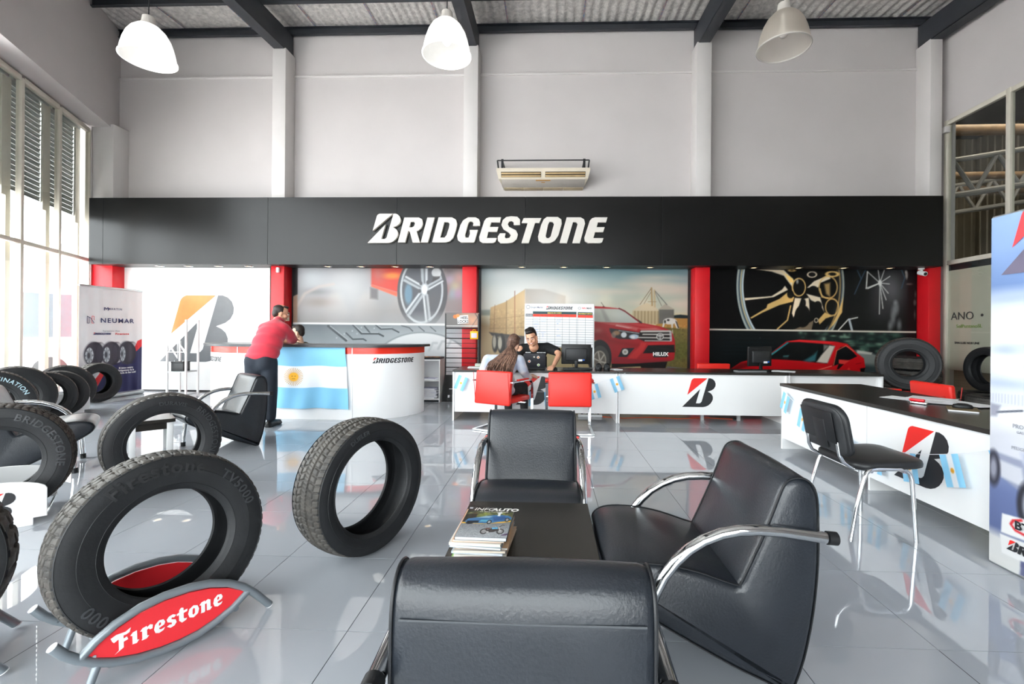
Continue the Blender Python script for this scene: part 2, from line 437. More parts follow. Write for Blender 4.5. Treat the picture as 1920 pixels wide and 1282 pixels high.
b = MB(); b.raw([(-9.6, REAR - .2, rz(REAR) + .09), (RX + .3, REAR - .2, rz(REAR) + .09), (RX + .3, BACK + .2, rz(BACK) + .09), (-9.6, BACK + .2, rz(BACK) + .09)], [(0, 1, 2, 3)]); b.build('roof_sun_block', M_STEEL, ceiling, smooth=0)  # unseen sheet added over the foil to block sun leaks
M_TAPE1 = pm('blue_print_tape', '5B86A6', 0.6, var=0.25, vscale=30, col2='B9897A')
for x0, x1 in xs:
    xm = x0 + (x1 - x0) * 0.45
    b = MB(); b.raw([(xm, 3.0, rz(3.0) - 0.018), (xm + 0.03, 3.0, rz(3.0) - 0.018), (xm + 0.03, BACK, rz(BACK) - 0.018), (xm, BACK, rz(BACK) - 0.018)], [(0, 1, 2, 3)])
    b.build('tape_line', M_TAPE1, ceiling, smooth=0)
def ibeam_x(z0, z1, y0, y1):
    b = MB(); b.bounds(-9.3, RX, y0, y1, z1 - 0.012, z1); b.bounds(-9.3, RX, y0, y1, z0, z0 + 0.012); b.bounds(-9.3, RX, y1 - 0.012, y1, z0, z1); return b
for k, yy in enumerate((BACK - 0.02, BACK - 0.98, BACK - 1.94, BACK - 2.9, 5.1, 4.1, 3.1)):
    z1 = rz(yy) - 0.03
    b = MB(); dz = 0.15
    b.bounds(lx(yy, 0.42) if k else -8.95, RX, yy - 0.07, yy, z1 - 0.008, z1); b.bounds(lx(yy, 0.42) if k else -8.95, RX, yy - 0.07, yy, z1 - dz, z1 - dz + 0.008); b.bounds(lx(yy, 0.42) if k else -8.95, RX, yy - 0.008, yy, z1 - dz, z1)
    b.build('purlin', M_STEEL, ceiling, smooth=0)
for x0, x1 in COLS[1:]:
    xc = (x0 + x1) / 2; hw = 0.105
    b = MB(); ya, yb = 0.0, BACK - 0.03
    for (zz0, zz1, w2) in ((-0.60, -0.585, hw), (-0.20, -0.185, hw), (-0.6, -0.19, 0.012)):
        v = [(xc - w2, ya, rz(ya) + zz0), (xc + w2, ya, rz(ya) + zz0), (xc + w2, yb, rz(yb) + zz0), (xc - w2, yb, rz(yb) + zz0)]
        v += [(x, y, z + zz1 - zz0) for x, y, z in v]
        b.raw(v, [(0, 1, 2, 3), (7, 6, 5, 4), (0, 4, 5, 1), (1, 5, 6, 2), (2, 6, 7, 3), (3, 7, 4, 0)])
    # closing web plates give the boxed look of the rafters
    for sx in (-1, 1):
        v = [(xc + sx * hw, ya, rz(ya) - 0.6), (xc + sx * hw, yb, rz(yb) - 0.6), (xc + sx * hw, yb, rz(yb) - 0.19), (xc + sx * hw, ya, rz(ya) - 0.19)]
        b.raw(v, [(0, 1, 2, 3)])
    b.build('rafter', M_STEEL, ceiling, smooth=0)

# ------------------------------------------------------------------ window_1: left shop window, mullions 0.95 m apart, transom, roller shutters outside
window_1 = struct('window_1', 'tall cream framed shop window with half lowered roller shutters')
dL = Vector((LWS, 1, 0)).normalized(); nL = Vector((1, -LWS, 0)).normalized()      # along, inward
def Lm(y): return Matrix.Translation((lx(y), y, 0)) @ Matrix(((dL.x, nL.x, 0, 0), (dL.y, nL.y, 0, 0), (0, 0, 1, 0), (0, 0, 0, 1)))   # x along wall, y inward
ys = [8.575 - 0.905 * k for k in range(15)]; seg = 0.905 * math.hypot(1, LWS)
for y in ys:
    b = MB(); b.box((0, 0.0, 2.58), (0.07, 0.075, 5.16), 0.006, mat=Lm(y)); b.build('mullion', M_FRAME, window_1)
for y in ys[1:]:
    for z0, z1, nm in ((0.0, 0.08, 'bottom_rail'), (2.57, 2.635, 'transom'), (5.11, 5.19, 'head_rail')):
        b = MB(); b.bounds(0.035, seg - 0.035, -0.035, 0.035, z0, z1, 0.006, mat=Lm(y)); b.build(nm, M_FRAME, window_1)
    for z0, z1 in ((0.08, 2.57), (2.635, 5.11)):
        b = MB(); b.bounds(0.035, seg - 0.035, -0.003, 0.003, z0, z1, mat=Lm(y)); b.build('pane', M_GLASS, window_1, smooth=0)
# shutter curtain of curved slats hanging outside, one per bay, with guide rails
sb = MB()
prof = [(-0.004, 0), (-0.016, 0.02), (-0.02, 0.04), (-0.016, 0.06), (-0.004, 0.079), (0.0, 0.079), (-0.011, 0.06), (-0.015, 0.04), (-0.011, 0.02), (0.0, 0.0)]
n = len(prof); sw = seg - 0.17
sb.raw([(0.0, a, z) for a, z in prof] + [(sw, a, z) for a, z in prof], [tuple(range(n)), tuple(range(2 * n - 1, n - 1, -1))] + [(i, (i + 1) % n, n + (i + 1) % n, n + i) for i in range(n)])
slat_me = sb.mesh('slat', M_SHUT, smooth=50)
for k, y in enumerate(ys[1:4]):
    b = MB(); mm = Lm(y)
    b.bounds(0.04, seg - 0.04, -0.42, -0.10, 5.12, 5.5, 0.02, mat=mm); bx = b.build('shutter_box', M_SHUT, window_1)
    b = MB(); b.bounds(-0.02, 0.03, -0.2, -0.12, 0, 5.15, mat=mm); b.bounds(seg - 0.17, seg - 0.02, -0.15, -0.12, 3.3, 5.15, mat=mm); b.bounds(seg - 0.08, seg - 0.02, -0.2, -0.12, 0, 3.3, mat=mm); b.build('guide_rail', M_FRAME, window_1, smooth=0)
    for q in range(21):
        o = link('slat', slat_me, bx); o.matrix_local = mm @ Matrix.Translation((0.0, -0.145, 3.42 + 0.082 * q))

# ------------------------------------------------------------------ window_2: inner glazing to the workshop
window_2 = struct('window_2', 'cream framed inner glazing to the workshop, frosted lower panes')
yr = [8.70, 7.55, 6.40, 5.25, 4.10, 2.95, 1.80, 0.65]
M_FROST = pm('frosted_film', 'B9B4A4', 0.6, var=0.05, vscale=1.5)
for y in yr:
    b = MB(); b.box((RX + 0.02, y, 2.63), (0.08, 0.075, 5.26), 0.006); b.build('mullion', M_FRAME, window_2)
for ya, yb in zip(yr[:-1], yr[1:]):
    for z0, z1, nm in ((0, .1, 'bottom_rail'), (2.56, 2.64, 'transom'), (5.17, 5.25, 'head_rail')):
        b = MB(); b.bounds(RX - 0.015, RX + 0.055, yb + 0.035, ya - 0.035, z0, z1, 0.006); b.build(nm, M_FRAME, window_2)
    b = MB(); b.bounds(RX + 0.018, RX + 0.024, yb + 0.035, ya - 0.035, 2.64, 5.17); b.build('pane', M_GLASS, window_2, smooth=0)
    b = MB(); b.bounds(RX + 0.018, RX + 0.024, yb + 0.035, ya - 0.035, 0.1, 2.56); lp = b.build('pane', M_GLASS, window_2, smooth=0)
    b = MB(); b.bounds(RX + 0.026, RX + 0.029, yb + 0.035, ya - 0.035, 0.62, 2.45); b.build('frosted_film', M_FROST, lp, smooth=0)
    b = MB(); b.bounds(RX + 0.026, RX + 0.05, yb + 0.035, ya - 0.035, 2.45, 2.56); b.build('film_rail', M_DKPL, lp, smooth=0)
M_TXTD = pm('dark_print', '3A3A3A', 0.6); M_TXTG = pm('green_print', '7E9A4E', 0.6)
fr2 = frame((RX + 0.015, 8.28, 1.60), (0, -1, 0), (0, 0, 1))
put('lettering', text_mesh('ANO  \u2022', 0.20, 0.001), M_TXTD, window_2, fr2)
put('lettering', text_mesh('SolPuntanoSL', 0.09, 0.001), M_TXTG, window_2, frame((RX + 0.015, 8.24, 1.42), (0, -1, 0), (0, 0, 1)))
put('lettering', text_mesh('SAN LUIS NOS UNE', 0.055, 0.001, bold=0.001), M_TXTD, window_2, frame((RX + 0.015, 8.28, 1.12), (0, -1, 0), (0, 0, 1)))

# window_3: glazed shop front behind the viewer
window_3 = struct('window_3', 'wide shop front glazing behind the viewer')
nx = 6
for k in range(nx + 1):
    x = lx(REAR) + (RGX - lx(REAR)) * k / nx
    b = MB(); b.box((x, REAR - 0.05, 2.1), (0.08, 0.08, 4.2), 0.006); b.build('mullion', M_FRAME, window_3)
for z in (0.05, 2.6, 4.16):
    b = MB(); b.bounds(lx(REAR), RGX, REAR - 0.09, REAR - 0.01, z - 0.04, z + 0.04); b.build('rail', M_FRAME, window_3, smooth=0)
for k in range(nx):
    xa = lx(REAR) + (RGX - lx(REAR)) * k / nx; xb = lx(REAR) + (RGX - lx(REAR)) * (k + 1) / nx
    b = MB(); b.bounds(xa + 0.04, xb - 0.04, REAR - 0.053, REAR - 0.047, 0.09, 4.12); b.build('pane', M_GLASS, window_3, smooth=0)
# ------------------------------------------------------------------ outdoors: pavement
pave = MB(); pave.raw([(-60, -60, -0.12), (60, -60, -0.12), (60, 60, -0.12), (-60, 60, -0.12)], [(0, 1, 2, 3)])
tag(pave.build('ground_outside', pm('pale_pavement', 'CDCBC9', 0.85, var=0.06, vscale=0.6), smooth=0), 'pale sunlit pavement outside the shop window', None, None, 'structure')
# ------------------------------------------------------------------ workshop seen through the inner glazing
M_CORR = pm('corrugated_cladding', '8E8674', 0.55, metal=0.2, var=0.08, vscale=2)
workshop = struct('wall_workshop', 'dim corrugated workshop hall beyond the inner glazing')
WX = 15.5; WY = 17.0
b = MB(); pts = []; x = RX - 1; k = 0
prof = [0, 0, 0.035, 0.035]
xs_ = []
while x < WX + 0.5:
    for dx, dy in ((0.0, 0), (0.10, 0), (0.13, 0.035), (0.23, 0.035)): xs_.append((x + dx, dy))
    x += 0.26
def strip(pts, z0, z1, y):
    v = [(px, y - dy, z0) for px, dy in pts] + [(px, y - dy, z1) for px, dy in pts]; n = len(pts)
    return v, [(i, i + 1, n + i + 1, n + i) for i in range(n - 1)]
b.raw(*strip(xs_, -0.1, 8.5, WY)); b.build('cladding', M_CORR, workshop, smooth=0)
ys_ = []; y = REAR - 2
while y < WY:
    for dx, dy in ((0.0, 0), (0.10, 0), (0.13, 0.035), (0.23, 0.035)): ys_.append((y + dx, dy))
    y += 0.26
n = len(ys_)
b = MB(); b.raw([(WX - d, yy, -0.1) for yy, d in ys_] + [(WX - d, yy, 8.5) for yy, d in ys_], [(i, i + 1, n + i + 1, n + i) for i in range(n - 1)]); b.build('cladding', M_CORR, workshop, smooth=0)
b = MB(); b.bounds(RX - 1, WX + .3, REAR - 2, WY + .3, 8.4, 8.6); b.build('hall_roof', M_STEEL, workshop, smooth=0)
b = MB(); b.bounds(RX - 0.6, RX + 0.2, BACK + .2, WY, 0, 8.4); b.bounds(RX + .2, WX, REAR - 2.2, REAR - 2, 0, 8.4); b.build('hall_wall', M_CORR, workshop, smooth=0)
b = MB(); b.bounds(RX + 0.2, WX, REAR - 2, WY, -0.12, -0.02); b.build('hall_floor', pm('workshop_concrete', '6E6A64', 0.7, var=0.15, vscale=2), workshop, smooth=0)
M_TRUSS = pm('grey_truss_paint', '8A8C8C', 0.5, var=0.06)
def truss(y):
    b = MB(); z0, z1 = 4.55, 5.35; n = 8; x0, x1 = RX + 0.3, WX
    b.cyl((x0, y, z0 - .35), (x1, y, z0 + 0.9), 0.07, seg=10); b.cyl((x0, y, z1 - .35), (x1, y, z1 + 0.9), 0.06, seg=10)
    for k in range(n):
        xa = x0 + (x1 - x0) * k / n; xb = x0 + (x1 - x0) * (k + 0.5) / n; xc = x0 + (x1 - x0) * (k + 1) / n
        s = lambda xx: (xx - x0) / (x1 - x0) * 1.25 - .35
        b.cyl((xa, y, z0 + s(xa)), (xb, y, z1 + s(xb)), 0.045, seg=8); b.cyl((xb, y, z1 + s(xb)), (xc, y, z0 + s(xc)), 0.045, seg=8)
    return b
for y in (10.6, 13.8): truss(y).build('truss', M_TRUSS, workshop)
M_PIPE = pm('rusty_pipe', '8A7358', 0.5, var=0.2, vscale=6)
for z, y, r in ((6.3, 11.5, 0.13), (5.55, 12.6, 0.1), (7.0, 13.0, 0.1), (5.9, 15.0, 0.12)):
    b = MB(); b.cyl((RX + .2, y, z), (WX, y, z + 0.05), r, seg=14); b.build('roof_pipe', M_PIPE, workshop)
for x in (9.6, 12.2):
    b = MB(); b.box((x, WY - 0.12, 4), (0.16, 0.16, 8.2)); b.build('hall_post', M_STEEL, workshop, smooth=0)
b = MB(); b.tube([(9.6, WY - 0.15, 4.6), (13.5, WY - .15, 2.9)], 0.05, 8); b.build('brace', M_STEEL, workshop)
# long tube lamp of the workshop, the warm glow under its roof
M_TUBE = pm('lit_tube', 'FFD9A0', 0.5, emis=9.0, ecol=(1, .72, .42))
for y, z in ((9.8, 6.9), (13.0, 7.4)):
    b = MB(); b.cyl((9.2, y, z), (10.8, y, z), 0.03, seg=10); tag(b.build('tube_lamp', M_TUBE), 'warm lit tube lamp under the roof of the %s workshop bay' % ('near' if y < 11 else 'far'), 'lamp', 'tube lamps in the workshop')
def wlight(name, loc, e, size, col):
    d = bpy.data.lights.new(name, 'AREA'); d.energy = e; d.size = size; d.color = col; o = bpy.data.objects.new(name, d); COL.objects.link(o); o.location = loc; return o
wlight('workshop_light', (11.5, 10.5, 8.2), 210, 3.0, (1, .85, .66))

# ------------------------------------------------------------------ street scene outside the left window
M_CARW = pm('white_car_paint', 'D9DADB', 0.25, var=0.02, coat=0.5); M_CARG = pm('car_window', '4A5258', 0.15)
def car(x, y, rz, label, pm_body, h=1.75, L=4.4, group='parked vehicles outside the shop window'):
    t = thing('parked_car', label, 'car', (x, y, -0.12), rz, group)
    b = MB(); hw = 0.88
    body = [(-L / 2, .35), (-L / 2, .95), (-L / 2 + .15, 1.05), (L * .18, 1.08), (L / 2 - .1, .95), (L / 2, .8), (L / 2, .35)]
    b.prism(body, -hw, hw, bev=0.06); b.build('body', pm_body, t)
    cab = [(-L / 2 + .1, 1.04), (-L / 2 + .3, h - .05), (-L / 2 + .5, h), (L * .05, h), (L * .22, 1.05)]
    b = MB(); b.prism(cab, -hw + .1, hw - .1, bev=0.05); b.build('cabin', pm_body, t)
    win = [(-L / 2 + .35, 1.12), (-L / 2 + .45, h - .15), (L * .04, h - .15), (L * .17, 1.12)]
    for s in (-1, 1):
        b = MB(); b.prism(win, s * (hw - .1), s * (hw - .085)); b.build('side_window', M_CARG, t)
    for sx in (-.31, .31):
        for s in (-1, 1):
            b = MB(); b.lathe([(0.0, -.1), (.2, -.1), (.33, -.09), (.34, -.05), (.34, .05), (.33, .09), (.2, .1), (0, .1)], 24, mat=Matrix.Translation((sx * L, s * (hw - .08), .34)) @ Matrix.Rotation(PI / 2, 4, 'X'))
            b.build('wheel', M_BLKPL, t)
    for s in (-.6, .6):
        b = MB(); b.box((L / 2 - .02, s, .78), (.06, .3, .14), .02); b.build('headlamp', M_WHITE, t)
    return t
car(-13.6, 9.6, 1.2, 'white van parked nearest outside the shop window', M_CARW, 2.0, 4.8)
car(-12.6, 14.5, 0.9, 'pale pick-up parked further off beyond the mullion', pm('silver_car_paint', 'B9BDC0', 0.3, metal=.4), 1.7)
bd = thing('street_building', 'pale low building across the street', 'building', (-24, 18, -0.12), 1.15)
b = MB(); b.bounds(-14, 14, -3, 3, 0, 4.6, 0.03); b.build('walls', pm('pale_render', 'C9C6C0', .8), bd)
b = MB(); b.bounds(-14.3, 14.3, -3.3, 3.3, 4.6, 4.9); b.build('roof', pm('grey_roof', '9A9A98', .7), bd, smooth=0)
for k in range(6):
    b = MB(); b.bounds(-12 + k * 4.2, -10 + k * 4.2, -3.06, -2.98, 1, 2.8); b.build('window', M_CARG, bd, smooth=0)
# ------------------------------------------------------------------ printed pictures: colours per vertex on a fine flat sheet
class Paint:
    """flat print: a fine grid whose vertex colours are drawn with polygons, ellipses, lines and soft blobs"""
    def __init__(s, x0, y0, x1, y1, nx, ny, col):
        s.x0, s.y0, s.x1, s.y1, s.nx, s.ny = x0, y0, x1, y1, nx, ny
        xs, ysv = np.linspace(x0, x1, nx), np.linspace(y0, y1, ny)
        s.X, s.Y = np.meshgrid(xs, ysv); s.C = np.empty((ny, nx, 3)); s.C[:] = np.array(col) / 255.0
        s.aa = 0.75 * (x1 - x0) / nx; s.ox = s.oy = 0.0; s.k = 1.0
        s.rng = np.random.default_rng(5)
    def org(s, ox, oy, k): s.ox, s.oy, s.k = ox, oy, k; return s
    def _p(s, p): return (s.ox + p[0] * s.k, s.oy + p[1] * s.k)
    def _mix(s, m, col, a=1.0):
        m = np.clip(m, 0, 1) * a
        c = np.array(col) / 255.0
        s.C = s.C * (1 - m[..., None]) + c * m[..., None]
    def poly(s, pts, col, a=1.0, soft=0.0):
        P = np.array([s._p(p) for p in pts]); n = len(P); ins = np.zeros(s.X.shape, bool); d2 = np.full(s.X.shape, 1e9)
        for i in range(n):
            (xa, ya), (xb, yb) = P[i], P[(i + 1) % n]
            if abs(yb - ya) > 1e-9:
                c = ((ya > s.Y) != (yb > s.Y)) & (s.X < (xb - xa) * (s.Y - ya) / (yb - ya) + xa); ins ^= c
            dx, dy = xb - xa, yb - ya; t = np.clip(((s.X - xa) * dx + (s.Y - ya) * dy) / max(1e-9, dx * dx + dy * dy), 0, 1)
            d2 = np.minimum(d2, (s.X - xa - t * dx) ** 2 + (s.Y - ya - t * dy) ** 2)
        sd = np.where(ins, 1, -1) * np.sqrt(d2); w = max(s.aa, soft * s.k)
        s._mix(0.5 + sd / (2 * w), col, a); return s
    def ell(s, c, r, col, a=1.0, soft=0.0, rot=0.0, ring=None):
        cx, cy = s._p(c); rx, ry = r[0] * s.k, r[1] * s.k
        X, Y = s.X - cx, s.Y - cy; cr, sr = math.cos(rot), math.sin(rot); X, Y = X * cr + Y * sr, -X * sr + Y * cr
        q = np.sqrt((X / rx) ** 2 + (Y / ry) ** 2); g = (q - 1) * min(rx, ry); w = max(s.aa, soft * s.k)
        m = 0.5 - g / (2 * w)
        if ring is not None: m = np.minimum(m, 0.5 + (g + ring * s.k) / (2 * w))
        s._mix(m, col, a); return s
    def line(s, pts, w, col, a=1.0, soft=0.0):
        d2 = np.full(s.X.shape, 1e9); P = [s._p(p) for p in pts]
        for (xa, ya), (xb, yb) in zip(P[:-1], P[1:]):
            dx, dy = xb - xa, yb - ya; t = np.clip(((s.X - xa) * dx + (s.Y - ya) * dy) / max(1e-9, dx * dx + dy * dy), 0, 1)
            d2 = np.minimum(d2, (s.X - xa - t * dx) ** 2 + (s.Y - ya - t * dy) ** 2)
        s._mix(0.5 + (w * s.k / 2 - np.sqrt(d2)) / (2 * max(s.aa * .8, soft * s.k)), col, a); return s
    def blob(s, c, r, col, a=1.0):
        cx, cy = s._p(c); rx, ry = r[0] * s.k, r[1] * s.k
        s._mix(np.exp(-(((s.X - cx) / rx) ** 2 + ((s.Y - cy) / ry) ** 2)), col, a); return s
    def vgrad(s, stops, x0=-1e9, x1=1e9, a=1.0):
        yy = (s.Y - s.oy) / s.k; xx = (s.X - s.ox) / s.k; ks = [k for k, c in stops]
        m = ((xx >= x0) & (xx <= x1) & (yy >= ks[0]) & (yy <= ks[-1]))[..., None] * a
        c = np.stack([np.interp(yy, ks, [q[1][i] / 255 for q in stops]) for i in range(3)], -1); s.C = s.C * (1 - m) + c * m; return s
    def noise(s, amp, x0=-1e9, y0=-1e9, x1=1e9, y1=1e9, cell=3):
        ny, nx = s.C.shape[:2]; g = s.rng.standard_normal((ny // cell + 2, nx // cell + 2)); g = np.kron(g, np.ones((cell, cell)))[:ny, :nx]
        xx, yy = (s.X - s.ox) / s.k, (s.Y - s.oy) / s.k
        m = ((xx > x0) & (xx < x1) & (yy > y0) & (yy < y1)); s.C = np.clip(s.C * (1 + amp * (g * m)[..., None]), 0, 1); return s
    def sheet(s, name, mat, parent, fn):
        """fn(u, v): u 0..1 left to right, v 0..1 top to bottom -> world/local point"""
        nx, ny = s.nx, s.ny
        co = np.array([fn(i / (nx - 1), j / (ny - 1)) for j in range(ny) for i in range(nx)], float)
        idx = np.arange(nx * ny).reshape(ny, nx)
        q = np.stack([idx[1:, :-1], idx[1:, 1:], idx[:-1, 1:], idx[:-1, :-1]], -1).reshape(-1, 4)
        me = bpy.data.meshes.new(name); me.vertices.add(len(co)); me.vertices.foreach_set('co', co.ravel())
        me.loops.add(q.size); me.loops.foreach_set('vertex_index', q.ravel().astype(np.int32))
        me.polygons.add(len(q)); me.polygons.foreach_set('loop_start', np.arange(0, q.size, 4, dtype=np.int32)); me.update(calc_edges=True)
        at = me.color_attributes.new('print', 'FLOAT_COLOR', 'POINT')
        c = np.clip(s.C, 0, 1).reshape(-1, 3); lin = np.where(c <= 0.04045, c / 12.92, ((c + 0.055) / 1.055) ** 2.4)
        at.data.foreach_set('color', np.concatenate([lin, np.ones((len(lin), 1))], 1).astype(np.float32).ravel())
        me.materials.append(mat); return link(name, me, parent)
M_PRINT = pm('printed_sheet', 'FFFFFF', 0.34, spec=0.25, var=0.01, attr='print')
M_PRINTM = pm('printed_fabric', 'FFFFFF', 0.7, var=0.02, attr='print')

# the emblem: a leaning letter with a wedge cut, red corner and charcoal body (unit height, x from 0 to 1.14)
def _n(pts): return [((x - 303) / 867.0, (1070 - y) / 867.0) for x, y in pts]
EMB_RED = _n([(455, 705), (575, 280), (590, 250), (620, 222), (660, 205), (1050, 205)])
EMB_BLK = _n([(303, 1070), (832, 530), (710, 958), (810, 958), (850, 940), (880, 905), (1080, 205), (1140, 203), (1210, 230), (1265, 285), (1292, 365), (1285, 440), (1245, 510),
              (1180, 560), (1055, 605), (1130, 640), (1185, 690), (1213, 760), (1212, 830), (1185, 900), (1140, 965), (1075, 1020), (1000, 1055), (920, 1070)])
def emblem(parent, mat, h, mr=None, mk=None, depth=0.001):
    S = Matrix.Scale(h, 4)
    put('emblem_corner', shape_mesh([EMB_RED], depth / h), mr or M_LOGOR, parent, mat @ S)
    put('emblem_body', shape_mesh([EMB_BLK], depth / h), mk or M_LOGOK, parent, mat @ S)
# word mark glyphs after the emblem, traced on a 1920 px wide strip; height of the emblem there is 217
WORD = [
    [[(308, 279), (355, 95), (462, 95), (485, 108), (491, 140), (482, 168), (462, 188), (445, 195), (470, 280), (418, 280), (396, 200), (383, 192), (361, 279)], [(402, 126), (428, 126), (434, 140), (427, 160), (412, 168), (391, 168)]],
    [[(478, 279), (525, 95), (577, 95), (530, 279)]],
    [[(562, 279), (608, 94), (706, 94), (735, 110), (745, 142), (735, 190), (716, 245), (692, 270), (660, 279)], [(620, 244), (650, 128), (678, 128), (690, 142), (685, 172), (668, 225), (653, 244)]],
    [[(912, 156), (862, 156), (866, 136), (855, 124), (838, 124), (825, 140), (803, 225), (808, 244), (830, 244), (840, 215), (838, 187), (897, 187), (875, 270), (868, 279), (775, 279), (752, 262), (746, 230), (770, 150), (790, 115), (825, 94), (880, 94), (905, 108), (913, 130)]],
    [[(1066, 94), (1058, 130), (995, 130), (985, 165), (1048, 165), (1038, 200), (975, 200), (963, 247), (1036, 247), (1026, 275), (1010, 283), (935, 283), (912, 268), (908, 240), (945, 120), (960, 101), (980, 94)]],
    [[(1205, 150), (1160, 150), (1160, 130), (1145, 120), (1125, 125), (1116, 145), (1126, 165), (1176, 190), (1191, 220), (1181, 255), (1156, 278), (1120, 285), (1065, 285), (1045, 265), (1045, 235), (1060, 212), (1100, 212), (1095, 240), (1105, 250), (1130, 245), (1140, 225), (1125, 205), (1085, 180), (1070, 150), (1080, 115), (1105, 92), (1140, 86), (1185, 90), (1205, 110)]],
    [[(1218, 135), (1232, 100), (1360, 100), (1345, 135), (1315, 135), (1270, 283), (1218, 283), (1262, 135)]],
    [[(1400, 92), (1480, 92), (1505, 110), (1508, 140), (1485, 225), (1460, 265), (1425, 283), (1370, 283), (1342, 265), (1338, 235), (1360, 150), (1378, 110)], [(1420, 126), (1443, 126), (1454, 142), (1430, 235), (1415, 248), (1400, 248), (1392, 232), (1410, 145)]],
    [[(1495, 283), (1545, 95), (1645, 95), (1670, 110), (1677, 140), (1640, 283), (1587, 283), (1625, 142), (1612, 128), (1590, 128), (1547, 283)]],
    [[(1838, 95), (1828, 130), (1770, 130), (1760, 167), (1818, 167), (1808, 202), (1750, 202), (1737, 247), (1811, 247), (1801, 275), (1786, 283), (1700, 283), (1678, 268), (1675, 240), (1712, 120), (1728, 102), (1750, 95)]],
]
def glyph(i): return [[((x - 83) / 217.0, (283 - y) / 217.0) for x, y in c] for c in WORD[i]]     # emblem-height units, origin at the emblem's lower left
WORD_W = (1838 - 83) / 217.0
def emblem_small():                                                                             # the emblem scaled into the word mark
    k = 243.0 / 217.0 / 1.14
    return [(x * k, y) for x, y in EMB_RED], [(x * k, y) for x, y in EMB_BLK]
def wordmark_mesh(h, depth=0.0, with_emblem=True):
    cs = [c for i in range(10) for c in glyph(i)]
    r, k = emblem_small()
    me = shape_mesh(cs + ([k] if with_emblem else []), depth / h); me.transform(Matrix.Scale(h, 4))
    mr = shape_mesh([r], depth / h); mr.transform(Matrix.Scale(h, 4))
    return me, mr
def wordmark(parent, mat, h, mk=None, mr=None, depth=0.001):
    a, r = wordmark_mesh(h, depth)
    put('word_mark', a, mk or M_LOGOK, parent, mat); put('word_mark_corner', r, mr or M_LOGOR, parent, mat)

# photo-space helper for the wall pictures: pixel columns/rows on the mural plane
def mural(name, label, px0, px1, X0, X1, Z0, Z1, py0, py1, P, step=1.0):
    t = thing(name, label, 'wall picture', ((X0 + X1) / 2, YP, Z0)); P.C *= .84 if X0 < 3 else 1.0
    b = MB(); b.bounds(-(X1 - X0) / 2, (X1 - X0) / 2, -0.004, 0.012, 0, Z1 - Z0); b.build('backing_board', M_DKPL, t, smooth=0)
    P.sheet('print', M_PRINT, t, lambda u, v: (-(X1 - X0) / 2 + (X1 - X0) * u, -0.006, (Z1 - Z0) * (1 - v)))
    return t
ZT = 2.515
# --- picture 1: white board with the large emblem, window glare mixed into its colours
t = thing('wall_picture', 'white wall board with a large orange and grey emblem, window glare in its colours', 'wall picture', (-7.13, YP, 0.03))
b = MB(); b.bounds(-1.52, 1.52, -0.006, 0.012, 0, ZT - 0.03); b.build('board', M_WHITE, t, smooth=0)
emblem(t, frame((-7.88 + 7.13, -0.008, 0.60 - 0.03), (1, 0, 0), (0, 0, 1)), 1.345, pm('glare_orange_vinyl', 'EE8A4C', 0.4), pm('glare_grey_vinyl', '66696D', 0.4), 0.0015)

# --- picture 2: alloy wheel of a red car over a tyre close-up
P = Paint(550, 500, 866, 741, 300, 225, (150, 150, 152)).org(540, 490, 0.17708)
P.vgrad([(0, (168, 168, 172)), (300, (176, 176, 178)), (500, (165, 162, 162)), (660, (140, 136, 136))])
P.blob((620, 250), (230, 330), (206, 206, 207), .9).blob((250, 150), (150, 140), (205, 210, 214), .6).blob((320, 430), (170, 60), (140, 122, 115), .55).blob((300, 320), (160, 40), (110, 108, 110), .5)
P.poly([(880, 40), (1215, 40), (1165, 350), (1150, 320), (880, 240)], (222, 72, 58), soft=10).ell((1100, 145), (90, 34), (255, 150, 60), .9, 18).blob((950, 110), (80, 120), (190, 130, 125), .6)
P.poly([(880, 240), (1155, 325), (1150, 368), (880, 262)], (255, 112, 84), soft=5).poly([(870, 270), (950, 290), (950, 400), (870, 390)], (110, 106, 108), .8, 14)
P.line([(100, 470), (180, 340), (330, 265), (480, 238)], 26, (214, 192, 180), .6, 14)
P.poly([(40, 30), (102, 30), (102, 350), (40, 380)], (24, 22, 24), soft=6).poly([(40, 380), (102, 350), (102, 660), (40, 660)], (165, 130, 105), .8, 6)
P.poly([(1630, 30), (1900, 30), (1900, 670), (1660, 670)], (150, 138, 138), soft=10)
for (x, y, c) in ((1700, 180, (190, 170, 200)), (1760, 260, (215, 205, 150)), (1720, 330, (150, 190, 200)), (1800, 160, (220, 160, 150)), (1790, 330, (190, 150, 190)), (1690, 90, (120, 110, 112)), (1640, 300, (190, 60, 60))): P.blob((x, y), (50, 60), c, .6)
P.ell((1415, 318), (262, 395), (88, 88, 92), soft=3).ell((1408, 300), (226, 358), (200, 205, 210), soft=2).ell((1408, 300), (205, 335), (96, 98, 104), soft=2)
P.ell((1270, 340), (40, 110), (120, 160, 185), .8, 10).ell((1560, 110), (50, 50), (228, 230, 232), .95, 3).poly([(1530, 150), (1600, 150), (1500, 260)], (70, 66, 68), .8, 8)
def spoke(a, b_, w0, w1):
    (xa, ya), (xb, yb) = a, b_; L = math.hypot(xb - xa, yb - ya); nx_, ny_ = -(yb - ya) / L, (xb - xa) / L
    P.poly([(xa + nx_ * w0, ya + ny_ * w0), (xb + nx_ * w1, yb + ny_ * w1), (xb - nx_ * w1, yb - ny_ * w1), (xa - nx_ * w0, ya - ny_ * w0)], (188, 193, 199), soft=2)
    P.line([(xa, ya), (xb, yb)], w0 * 0.55, (120, 124, 130), .9, 2); P.line([(xa + nx_ * w0 * .6, ya + ny_ * w0 * .6), (xb + nx_ * w1 * .6, yb + ny_ * w1 * .6)], 8, (248, 250, 252), .9, 2)
